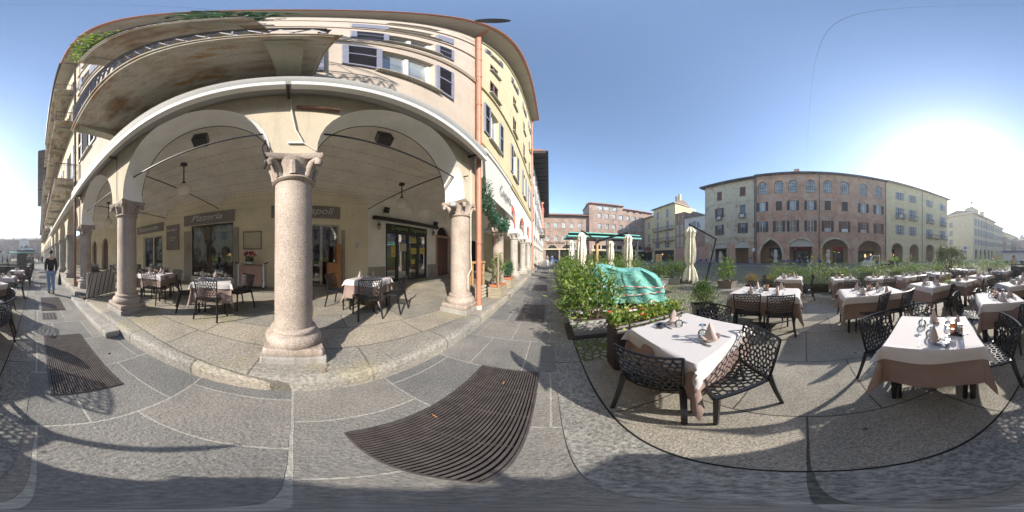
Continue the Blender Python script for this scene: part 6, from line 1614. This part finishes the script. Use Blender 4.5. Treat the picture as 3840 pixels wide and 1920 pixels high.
t = thing('wooden_stand', 'two-tier orange wooden waiter stand on castors in the dark doorway', 'waiter stand', (1.55, 6.15, .2))
m = MB(); m.box(-.25, .25, -.18, .2, .06, 1.05, .01); m.build('cabinet', 'orange wood', t); m = MB(); m.box(.08, .25, -.16, .2, 1.052, 1.75, .01); m.build('upper_tier', 'orange wood', t)
for a in (-.2, .2): w_ = MB().lathe([(.03, -.01), (.03, .01)], 12).build('castor', 'rubber', t, True, (a, -.15, .03)); w_.rotation_euler = (0, R(90), 0)
t = thing('barrier', 'white board barrier with slanting iron bars closing the portico beside the left column', 'barrier', (-4.8, 2.0, .2), R(112))
MB().box(-.62, .62, -.02, .02, .05, .8, .006).build('board', 'grey planter', t)
m = MB()
for k in range(7): m.tube([(-.62 + k * .19, -.05, .0), (-.40 + k * .19, -.05, .8)], .009, 6); m.lathe([(.004, -.02), (.02, 0), (.004, .02)], 8, -.51 + k * .19, -.05, .4)
m.tube([(-.75, -.05, .02), (-.5, -.05, .8), (.5, -.05, .82)], .012, 6); m.tube([(-.75, -.05, .02), (.5, -.05, .02)], .012, 6); m.tube([(-.72 + .05 * cos(a), -.05, .72 + .05 * sin(a)) for a in [i * pi / 5 for i in range(9)]], .01, 6)
m.build('iron_bars', 'iron', t, True)
t = thing('barrier_chain', 'thin chain slung from the left column to the white barrier', 'chain', (-3.9, 2.05, .2)); MB().tube([(.35, 0, 1.0), (0, 0, .86), (-.4, .1, .84), (-.75, .2, .92)], .008, 6).build('chain', 'iron', t, True)

# ------------------------------------------------------------------ black screens and railings on the left
t = thing('terrace_screen', 'black panel screen with open railing top closing the far end of the tables', 'screen', (-9.65, -.45, 0))
m = MB(); m.box(-.02, .02, -2.6, 0, .08, .86, .004); m.build('panel', 'dark frame', t); m = MB(); m.bar((0, -2.62, .96), (0, .02, .96), .03); 
for k in range(14): m.bar((0, -2.6 * k / 13, .86), (0, -2.6 * k / 13, .96), .016)
m.build('rail', 'dark metal', t)
for b in (-2.62, -1.3, .02): MB().box(-.03, .03, b - .03, b + .03, 0, 1.0).build('post', 'dark metal', t)
MB().box(.024, .03, -.9, -.65, .62, .78).build('notice', 'grey cloth', t)
t = thing('terrace_railing', 'black iron railing running away along the kerb on the left', 'railing', (-9.65, -.42, 0))
m = MB(); m.bar((-.1, 0, .95), (-10, 0, .95), .035); m.bar((-.1, 0, .12), (-10, 0, .12), .03); 
for k in range(80): x = -.2 - k * .123; m.bar((x, 0, .12), (x, 0, .95), .016)
m.build('bars', 'dark metal', t)
for k in range(6): MB().box(-.13 - k * 1.96, -.07 - k * 1.96, -.03, .03, 0, 1.0).build('post', 'dark metal', t)
t = thing('square_railing', 'black railing on the far side of the next terrace at left', 'railing', (-12.6, -3.0, 0), R(-3.5))
m = MB(); m.bar((0, 0, .95), (-7, .4, .95), .035); m.bar((0, 0, .12), (-7, .4, .12), .03)
for k in range(50): x = -k * .14; m.bar((x, -x * .057, .12), (x, -x * .057, .95), .016)
m.build('bars', 'dark metal', t)
t = thing('menu_totem', 'tall dark upright totem panel at the end of the left railing', 'totem', (-19.6, -1.9, 0)); MB().box(-.1, .1, -.6, .6, 0, 1.85, .02).build('panel', 'dark frame', t); MB().box(-.12, .12, -.65, .65, 0, .05).build('foot', 'dark metal', t)
# kiosk
t = thing('kiosk', 'small square kiosk with glazed pyramid roof and teal awning in the left distance', 'kiosk', (-38, -2.6, 0))
m = MB(); m.box(-1.6, 1.6, -1.7, 1.7, 0, 2.5); m.build('cabin', 'shop dark', t)
m = MB(); m.box(-1.9, 1.9, -2.0, 2.0, 2.5, 2.85); m.build('fascia', 'dark metal', t)
m = MB(); m.add([(-1.8, -1.9, 2.86), (1.8, -1.9, 2.86), (1.8, 1.9, 2.86), (-1.8, 1.9, 2.86), (-.5, -.5, 3.5), (.5, -.5, 3.5), (.5, .5, 3.5), (-.5, .5, 3.5)], [(0, 1, 5, 4), (1, 2, 6, 5), (2, 3, 7, 6), (3, 0, 4, 7), (4, 5, 6, 7)]); m.build('roof', 'bright pane', t)
m = MB(); m.box(-.55, .55, -.55, .55, 3.5, 3.7); m.lathe([(.4, 3.7), (.1, 3.95), (.02, 4.3)], 8); m.build('finial', 'dark metal', t)
m = MB(); m.hexa([(1.9, -3.6, 2.05), (3.0, -3.6, 2.0), (3.0, 2.2, 2.0), (1.9, 2.2, 2.05)], [(1.9, -3.6, 2.5), (3.0, -3.6, 2.12), (3.0, 2.2, 2.12), (1.9, 2.2, 2.5)]); m.build('awning', 'kiosk green', t)
for b in (-1.1, -.2, .8): MB().box(1.61, 1.64, b - .3, b + .3, 1.0, 1.9).build('magazine_rack', 'paper', t)
t = thing('market_truck', 'pale blue-white market truck with striped awning edge at the far left', 'truck', (-30, -8.4, 0))
m = MB(); m.box(-1.2, 1.2, -2.6, 2.0, .6, 2.4, .05); m.build('body', 'truck white', t); m = MB(); m.box(1.21, 1.6, -2.6, 2.0, 2.2, 2.45, .02); m.build('awning', 'blue plastic', t)
for b in (-1.8, 1.2): w_ = MB().lathe([(.3, -.1), (.38, -.08), (.38, .08), (.3, .1)], 16).build('wheel', 'rubber', t, True, (1.0, b, .38)); w_.rotation_euler = (0, R(90), 0)
m = MB(); m.box(-1.0, 1.0, 2.0, 3.4, .5, 1.9, .2); m.build('cab', 'truck white', t)

# ------------------------------------------------------------------ pickup, cafe furniture, small parasols, signs
t = thing('pickup_truck', 'small white flatbed truck parked before the brick arcades', 'truck', (-8.9, -18.4, 0), R(8))
def pprof(mb, prof, w):
    n = len(prof); vs = [(x, -w, z) for x, z in prof] + [(x, w, z) for x, z in prof]; mb.add(vs, [tuple(range(n)), tuple(range(2 * n - 1, n - 1, -1))] + [(i, n + i, n + (i + 1) % n, (i + 1) % n) for i in range(n)])
m = MB(); pprof(m, [(2.1, .3), (2.12, .75), (1.75, .95), (1.35, 1.55), (.35, 1.6), (.3, .35)], .7); m.build('cab', 'truck white', t)
m = MB(); m.add([(1.74, -.6, .97), (1.36, -.56, 1.51), (1.36, .56, 1.51), (1.74, .6, .97)], [(0, 1, 2, 3)]); m.v = [(x + .012, y, z + .01) for x, y, z in m.v]; m.build('windscreen', 'window pane', t)
for s in (-1, 1): m = MB(); m.add([(.5, s * .706, 1.0), (1.5, s * .706, 1.0), (1.24, s * .706, 1.46), (.5, s * .706, 1.48)], [(0, 1, 2, 3)]); m.build('side_window', 'dark pane', t); w_ = MB().box(2.1, 2.15, s * .5 - .1, s * .5 + .1, .6, .75, .02).build('headlight', 'bright pane', t)
m = MB(); m.box(-2.2, .25, -.75, .75, .55, .62); m.box(-2.2, .25, -.78, -.75, .55, .9); m.box(-2.2, .25, .75, .78, .55, .9); m.box(-2.23, -2.2, -.78, .78, .55, .9); m.build('flatbed', 'steel', t)
m = MB(); m.box(-2.1, 2.0, -.4, .4, .32, .5); m.build('chassis', 'dark metal', t)
for a in (1.3, -1.3):
    for s in (-1, 1): w_ = MB().lathe([(.2, -.08), (.28, -.07), (.28, .07), (.2, .08)], 18).build('wheel', 'rubber', t, True, (a, s * .62, .28)); w_.rotation_euler = (R(90), 0, 0); MB().lathe([(.16, -.085), (.16, .085)], 12).build('rim', 'steel', w_)
# blue cafe chairs
bc = thing('cafe_chair', 'blue cafe chair', 'chair', (0, 0, 0), 0)
MB().box(-.22, .22, -.2, .2, .43, .46, .01).build('seat', 'blue plastic', bc); MB().box(-.22, .22, -.23, -.2, .5, .86, .01).build('backrest', 'blue plastic', bc)
m = MB(); 
for s in (-1, 1): m.tube([(s * .23, -.2, .86), (s * .23, -.22, 0)], .014, 5); m.tube([(s * .23, .2, 0), (s * .23, .2, .64), (s * .23, -.2, .66)], .014, 5)
m.build('frame', 'steel', bc)
tbm = thing('cafe_table', 'small round cafe table', 'table', (0, 0, 0), 0)
MB().lathe([(.3, .7), (.32, .71), (.32, .73), (.3, .74)], 16).build('tabletop', 'steel', tbm, True); m = MB(); m.tube([(0, 0, 0), (0, 0, .7)], .03, 8); m.lathe([(.22, 0), (.2, .03), (.04, .06)], 12); m.build('pedestal', 'steel', tbm, True)
rnd = random.Random(11); first = True
tabs = [(20.5, -26.3), (18.6, -25.7), (17.0, -26.6), (15.2, -25.9), (13.6, -26.4), (3.2, -26.0), (1.4, -26.5), (-.4, -26.0), (-2.2, -26.4)]
for i, (x, y) in enumerate(tabs):
    where = ('%s cafe table from the left outside the plaster building' % ordn[i]) if i < 5 else ('%s cafe table from the left outside the red bar sign' % ordn[i - 5])
    g = 'blue cafe seats outside the plaster building' if i < 5 else 'blue cafe seats outside the bar'
    if first: tbm.location = (x, y, 0); tbm['label'] = where; tbm['group'] = 'small cafe tables'
    else: dup(tbm, (x, y, 0), 0, where, 'small cafe tables')
    for k in range(4):
        a = k * pi / 2 + rnd.uniform(-.3, .3); r = .62; cx, cy = x + r * cos(a), y + r * sin(a)
        lb = 'blue cafe chair, %s, at %s table outside %s' % (['left', 'far side', 'right', 'near side'][[0, 3, 2, 1][k]], ordn[i % 5 if i < 5 else i - 5], 'the plaster building' if i < 5 else 'the bar')
        if first and k == 0: bc.location = (cx, cy, 0); bc.rotation_euler = (0, 0, a + pi / 2); bc['label'] = lb; bc['group'] = g
        else: dup(bc, (cx, cy, 0), a + pi / 2, lb, g)
    first = False
for x, y, h, mat, lb in ((20.6, -25.0, 2.5, 'white cloth', 'closed white parasol leftmost among the blue cafe chairs'), (16.2, -24.6, 2.2, 'parasol cloth grey', 'closed grey-pink parasol half behind the leaning pole'), (14.3, -24.8, 2.3, 'parasol cloth grey', 'closed grey-pink parasol right of the leaning pole'), (4.7, -25.2, 2.5, 'white cloth', 'closed white parasol in front of the pointed brick arch'), (-3.5, -25.0, 2.5, 'white cloth', 'closed white parasol right of the red bar sign'), (30.5, -18.0, 2.6, 'parasol cloth', 'closed cream parasol before the yellow houses')):
    t = thing('closed_parasol', lb, 'parasol', (x, y, 0), 0, 'small closed parasols far across the square'); closed_cloth(h - .5, .24, int(x), n=8).build('canopy', mat, t, True, (0, 0, .5)); MB().tube([(0, 0, 0), (0, 0, .7)], .03, 8).build('pole', 'steel', t)
t = thing('advert_board', 'orange and red advertising board standing before the dark shopfront', 'board', (29.5, -23.4, 0), R(-130)); MB().box(-.7, .7, -.04, .04, .25, 1.9, .02).build('frame', 'white frame', t); MB().box(-.6, .6, .041, .05, .35, 1.8).build('poster', 'colourful poster', t); MB().box(-.6, .6, -.05, -.041, .35, 1.8).build('poster', 'colourful poster', t)
for a in (-.5, .5): MB().box(a - .03, a + .03, -.3, .3, 0, .24).build('foot', 'dark metal', t)
t = thing('parking_sign', 'square blue and white sign on a pole before the cream corner building', 'sign', (-33.5, -22.5, 0), R(124)); MB().tube([(0, 0, 0), (0, 0, 4.2)], .05, 8).build('pole', 'grey pipe', t); p_ = MB().box(-.7, .7, -.06, -.03, 2.9, 4.1, .01).build('panel', 'white frame', t); MB().box(-.4, .4, -.075, -.062, 3.25, 3.85).build('blue_field', 'blue plastic', p_); text('P', .5, 'white frame', p_, (-.15, -.08, 3.36), ext=.003)
t = thing('information_post', 'white box on a grey pole against the brick pillar', 'post', (10.0, -30.3, .06)); MB().tube([(0, 0, 0), (0, 0, 2.4)], .05, 8).build('pole', 'dark metal', t); MB().box(-.25, .25, -.1, .1, 2.3, 3.0, .02).build('box', 'white frame', t)
o = MB().box(-.45, .45, -.02, .02, 0, .35).build('street_name_plate', 'white frame', None, False, (21.3, YO + .03, 4.9)); tag(o, 'small white plate high on the left edge of the plaster building', 'plate')
for i, (x, y) in enumerate([(22, -.95), (24, -1.2), (26.5, -1.0), (20.2, -1.3)]):
    dup(tbm, (x, y, 0), 0, '%s small metal table along the right end of the street' % ordn[i], 'tables at the right street end')
    for k in (0, 1): dup(bc, (x + (.6 if k else -.6), y, 0), R(90 if k else -90), 'cafe chair %s the %s metal table at the right street end' % (['before', 'beyond'][k], ordn[i]), 'chairs at the right street end')

# greenery on the upper balcony
for x, lb, ln in ((-2.35, 'green trailing balcony plants along the left half of the upper balcony', .7), (-.35, 'dark green plant at the right end of the upper balcony', .12)):
    rnd = random.Random(int(x * 10)); m = MB(); foliage_pts(m, [(-ln, 0, .1), (-ln / 2, .02, .35), (0, 0, .2), (ln / 2, -.02, .4), (ln, 0, .15)], int(900 * (ln + .3)), .28, .08, 5, .45)
    o = m.build('balcony_plants', 'laurel yellow leaf' if x < -1 else 'garland needle', None, False, (x, YF - .95, 9.75)); tag(o, lb, 'plants')
# ------------------------------------------------------------------ people
def skin(name, verts, edges, radii, mat, sub=2, root=0):
    me = bpy.data.meshes.new(name); me.from_pydata([Vector(v) for v in verts], edges, []); me.update()
    o = bpy.data.objects.new(name, me); COL.objects.link(o)
    md = o.modifiers.new('s', 'SKIN'); md.use_smooth_shade = True; md.branch_smoothing = .6
    for i, r in enumerate(radii):
        sv = me.skin_vertices[0].data[i]; sv.radius = (r, r) if not isinstance(r, tuple) else r; sv.use_root = (i == root)
    s = o.modifiers.new('u', 'SUBSURF'); s.levels = sub; s.render_levels = sub
    bpy.context.view_layer.update(); out = bake(o); bpy.data.objects.remove(o); bpy.data.meshes.remove(me)
    out.materials.clear(); out.materials.append(mt(mat)); out.polygons.foreach_set('use_smooth', [True] * len(out.polygons)); return out
POSES = {
 'stand': dict(hip=.93, kl=(-.1, .02, .5), al=(-.11, 0, .09), kr=(.1, .03, .5), ar=(.12, .01, .09), el=(-.205, -.02, 1.15), wl=(-.2, .06, .92), er=(.205, -.02, 1.15), wr=(.2, .08, .93)),
 'walk': dict(hip=.92, kl=(-.09, .16, .5), al=(-.09, .3, .12), kr=(.09, -.02, .48), ar=(.09, -.3, .16), el=(-.205, -.14, 1.16), wl=(-.2, -.12, .92), er=(.205, .08, 1.15), wr=(.2, .2, .93)),
 'carry': dict(hip=.92, kl=(-.08, .14, .5), al=(-.07, .12, .1), kr=(.08, -.02, .49), ar=(.08, -.2, .14), el=(-.205, -.04, 1.16), wl=(-.2, .03, .92), er=(.205, -.03, 1.14), wr=(.205, -.01, .88)),
}
BODY = {}
def bodymesh(p):
    if p in BODY: return BODY[p]
    q = POSES[p]; h = q['hip']
    V = [(0, 0, h), (0, 0, 1.12), (0, .01, 1.32), (0, 0, 1.46), (0, .015, 1.54), (0, .03, 1.62), (0, .02, 1.70), (-.155, 0, 1.42), q['el'], q['wl'], (.155, 0, 1.42), q['er'], q['wr'], (-.09, 0, h - .06), q['kl'], q['al'], (q['al'][0], q['al'][1] + .13, max(.04, q['al'][2] - .06)), (.09, 0, h - .06), q['kr'], q['ar'], (q['ar'][0], q['ar'][1] + .13, max(.04, q['ar'][2] - .06))]
    E_ = [(0, 1), (1, 2), (2, 3), (3, 4), (4, 5), (5, 6), (2, 7), (7, 8), (8, 9), (2, 10), (10, 11), (11, 12), (0, 13), (13, 14), (14, 15), (15, 16), (0, 17), (17, 18), (18, 19), (19, 20)]
    Rr = [(.14, .1), (.12, .09), (.15, .1), .06, .062, .088, .07, .055, .042, .03, .055, .042, .03, .085, .058, .04, .035, .085, .058, .04, .035]
    for s, wi in ((-1, 9), (1, 12)):   # hands: palm, four fingers and a thumb
        w = Vector(V[wi]); pm = w + Vector((0, .02, -.06)); V.append(tuple(pm)); E_.append((wi, len(V) - 1)); Rr.append((.028, .018)); pi_ = len(V) - 1
        for k in range(4):
            a = pm + Vector((s * -.004, -.024 + .017 * k, -.045 + .004 * abs(k - 1.5))); b = a + Vector((-s * .012, .004, -.035 - .006 * (k in (1, 2)))); V.append(tuple(a)); V.append(tuple(b)); E_ += [(pi_, len(V) - 2), (len(V) - 2, len(V) - 1)]; Rr += [.009, .0075]
        a = pm + Vector((-s * .012, .036, .01)); b = a + Vector((-s * .01, .018, -.032)); V.append(tuple(a)); V.append(tuple(b)); E_ += [(pi_, len(V) - 2), (len(V) - 2, len(V) - 1)]; Rr += [.01, .008]
    # nose
    V.append((0, .115, 1.615)); E_.append((5, len(V) - 1)); Rr.append(.014)
    body = skin('body', V, E_, Rr, 'skin')
    c = .022
    jac = skin('jacket', [(0, 0, h - .08), (0, 0, 1.12), (0, .01, 1.32), (0, 0, 1.44), (-.155, 0, 1.41), q['el'], tuple(Vector(q['wl']) + Vector((0, 0, .02))), (.155, 0, 1.41), q['er'], tuple(Vector(q['wr']) + Vector((0, 0, .02)))],
               [(0, 1), (1, 2), (2, 3), (2, 4), (4, 5), (5, 6), (2, 7), (7, 8), (8, 9)], [(.165, .125), (.16, .125), (.17, .13), (.08, .08), .074, .062, .048, .074, .062, .048], 'black cloth')
    tr = skin('trousers', [(0, 0, h), (-.09, 0, h - .07), q['kl'], tuple(Vector(q['al']) + Vector((0, 0, .0))), (.09, 0, h - .07), q['kr'], tuple(Vector(q['ar']) + Vector((0, 0, .0)))], [(0, 1), (1, 2), (2, 3), (0, 4), (4, 5), (5, 6)], [(.155, .12), .105, .078, .07, .105, .078, .07], 'denim')
    sh = []
    for a in (q['al'], q['ar']): sh.append(skin('shoe', [(a[0], a[1] - .05, max(.045, a[2] - .045)), (a[0], a[1] + .06, max(.042, a[2] - .05)), (a[0], a[1] + .17, max(.035, a[2] - .06))], [(0, 1), (1, 2)], [.045, .046, .036], 'leather', 2, 1))
    hr = {}
    m = MB(); m.grid(16, 10, lambda u, v: (.078 * cos(u * 2 * pi) * sin(.05 + v * 1.5), .008 + .09 * sin(u * 2 * pi) * sin(.05 + v * 1.5), 1.645 + .1 * cos(.05 + v * 1.5) - .07 * v * max(0, -sin(u * 2 * pi)))); hr['short'] = m.mesh('hair', 'hair dark', True)
    m = MB(); m.grid(20, 16, lambda u, v: ((.105 + .05 * max(0, v - .5)) * cos(u * 2 * pi) * sin(min(1.57, .1 + v * 2.2)), -.015 + (.115 + .03 * max(0, v - .5)) * sin(u * 2 * pi) * sin(min(1.57, .1 + v * 2.2)) * (1 if sin(u * 2 * pi) < 0 else .75), 1.66 + .12 * cos(.1 + min(1.47, v * 2.2)) - (.36 * max(0, v - .55) if sin(u * 2 * pi) < .45 else 0))); hr['long'] = m.mesh('hair', 'hair auburn', True)
    BODY[p] = (body, jac, tr, sh, hr); return BODY[p]
def person(x, y, az, pose, top, legs, label, hair='short', hairm='hair dark', hgt=1.74, z=0., group=None):
    """az: compass direction the person faces"""
    t = thing('person', label, 'person', (x, y, z), -R(az), group); k = hgt / 1.78; t.scale = (k, k, k)
    b, j, tr, sh, hr = bodymesh(pose)
    def part(n, me, mat):
        o = link(n, me, t); o.material_slots[0].link = 'OBJECT'; o.material_slots[0].material = mt(mat); return o
    part('body', b, 'skin'); part('jacket', j, top); part('trousers', tr, legs); part('hair', hr[hair], hairm)
    for s in sh: part('shoe', s, 'leather')
    return t
person(-6.35, .52, 270, 'carry', 'black cloth', 'denim', 'man in black jacket and pale jeans walking away on the left with a bag', hgt=1.78)
t = thing('shopping_bag', 'grey-blue bag hanging from the hand of the man in black jacket', 'bag', (-6.34, .86, .36)); m = MB(); m.lathe([(.13, 0), (.17, .04), (.15, .22), (.08, .4), (.02, .46)], 16, sq=.45, a0=0); m.build('sack', 'navy cloth', t, True); MB().tube([(0, 0, .44), (0, 0, .52)], .012, 6).build('strings', 'navy cloth', t)
person(21.9, 2.05, 85, 'walk', 'navy cloth', 'beige cloth', 'person with dark top and backpack walking off beside the right portico columns', hgt=1.8)
t = thing('backpack', 'dark backpack on the walker beside the right portico', 'backpack', (21.7, 2.05, 1.1)); MB().box(-.1, .08, -.16, .16, 0, .45, .06).build('sack', 'black cloth', t)
person(24.3, .35, 270, 'walk', 'grey cloth', 'white shirt', 'person in grey top and white trousers far down the right street', hgt=1.75)
person(26.0, -.4, 90, 'stand', 'blue plastic', 'denim', 'person in blue at the metal tables far down the right street')
LP = [(-26.7, -2.45, 90, 'stand', 'beige cloth', 'black cloth', 'person in pale yellow jacket standing before the kiosk'), (-28.0, -1.75, 270, 'walk', 'brown cloth', 'black cloth', 'person in brown right of the yellow jacket before the kiosk'), (-31, -1.5, 270, 'walk', 'navy cloth', 'black cloth', 'dark figure left in the crowd before the kiosk'), (-33, -1.1, 90, 'stand', 'grey cloth', 'black cloth', 'grey figure in the crowd before the kiosk'), (-30.5, -.9, 250, 'walk', 'black cloth', 'navy cloth', 'dark figure right of the crowd before the kiosk'),
      (-36, .25, 90, 'walk', 'red cloth', 'denim', 'person in bright red beside the left portico distance'), (-38, .7, 90, 'walk', 'white shirt', 'denim', 'person in white shirt in the left portico distance'), (-34, 1.0, 270, 'walk', 'navy cloth', 'black cloth', 'dark-blue figure close to the left portico columns'), (-40, 1.1, 90, 'stand', 'black cloth', 'black cloth', 'far black figure at the end of the left street'), (-27.5, -6.0, 0, 'stand', 'black cloth', 'navy cloth', 'dark figure beside the market truck at far left'), (-24.5, -4.6, 0, 'walk', 'brown cloth', 'black cloth', 'brown blurred figure behind the left railing')]
for x, y, az, p, a, b, lb in LP: person(x, y, az, p, a, b, lb)
RP = [(10.35, -29.6, 0, 'walk', 'grey cloth', 'denim', 'woman in grey and jeans walking inside the second small arch'), (12.9, -25.2, 90, 'stand', 'brown cloth', 'brown cloth', 'person in a brown coat among the blue cafe chairs'), (.9, -24.6, 270, 'walk', 'navy cloth', 'navy cloth', 'man in dark blue before the red bar sign'), (24.6, -27.5, 90, 'walk', 'navy cloth', 'black cloth', 'dark figure before the pink plastered church'), (-8.15, -17.4, 20, 'stand', 'brown cloth', 'navy cloth', 'man in brown standing by the white truck'),
      (-10.4, -17.6, 200, 'stand', 'hi vis', 'navy cloth', 'left worker in a green hi-vis vest behind the white truck'), (-10.9, -17.4, 220, 'stand', 'hi vis', 'navy cloth', 'right worker in a green hi-vis vest behind the white truck'), (-24.5, -26, 300, 'stand', 'navy cloth', 'black cloth', 'dark blue figure before the yellow arcades'), (-29, -26, 300, 'walk', 'white shirt', 'denim', 'figure in white before the yellow arcades'),
      (-23.8, -10.2, 60, 'stand', 'red cloth', 'denim', 'person in faded red beyond the hedge corner'), (-23.2, -8.8, 60, 'walk', 'beige cloth', 'denim', 'person in beige beyond the hedge corner'), (-32, -10, 60, 'walk', 'navy cloth', 'black cloth', 'dark figure in the hazy crowd at far right'), (-36, -9.3, 60, 'walk', 'brown cloth', 'black cloth', 'brown figure in the hazy crowd at far right'), (-40, -9.2, 60, 'stand', 'grey cloth', 'denim', 'grey figure in the hazy crowd at far right'),
      (47.0, -28, 270, 'walk', 'rose cloth', 'denim', 'pinkish figure before the lower yellow house'), (43, -26, 270, 'stand', 'grey cloth', 'black cloth', 'grey figure before the tall yellow house')]
for x, y, az, p, a, b, lb in RP: person(x, y, az, p, a, b, lb)
person(-10.75, -3.25, 60, 'stand', 'beige cloth', 'denim', 'woman with long auburn hair leaning behind the black screen', 'long', 'hair auburn', 1.58)

# ------------------------------------------------------------------ haze
hz = MB().box(-135, 75, -75, 30, -1, 27).build('haze', None); hz['kind'] = 'stuff'
m = bpy.data.materials.new('haze air'); m.use_nodes = True; nt = m.node_tree; nt.nodes.remove(nt.nodes['Principled BSDF'])
pv = nt.nodes.new('ShaderNodeVolumePrincipled'); pv.inputs['Color'].default_value = (.9, .93, 1, 1); pv.inputs['Density'].default_value = .0017; pv.inputs['Anisotropy'].default_value = .4
nt.links.new(pv.outputs[0], nt.nodes['Material Output'].inputs['Volume']); hz.data.materials.append(m)
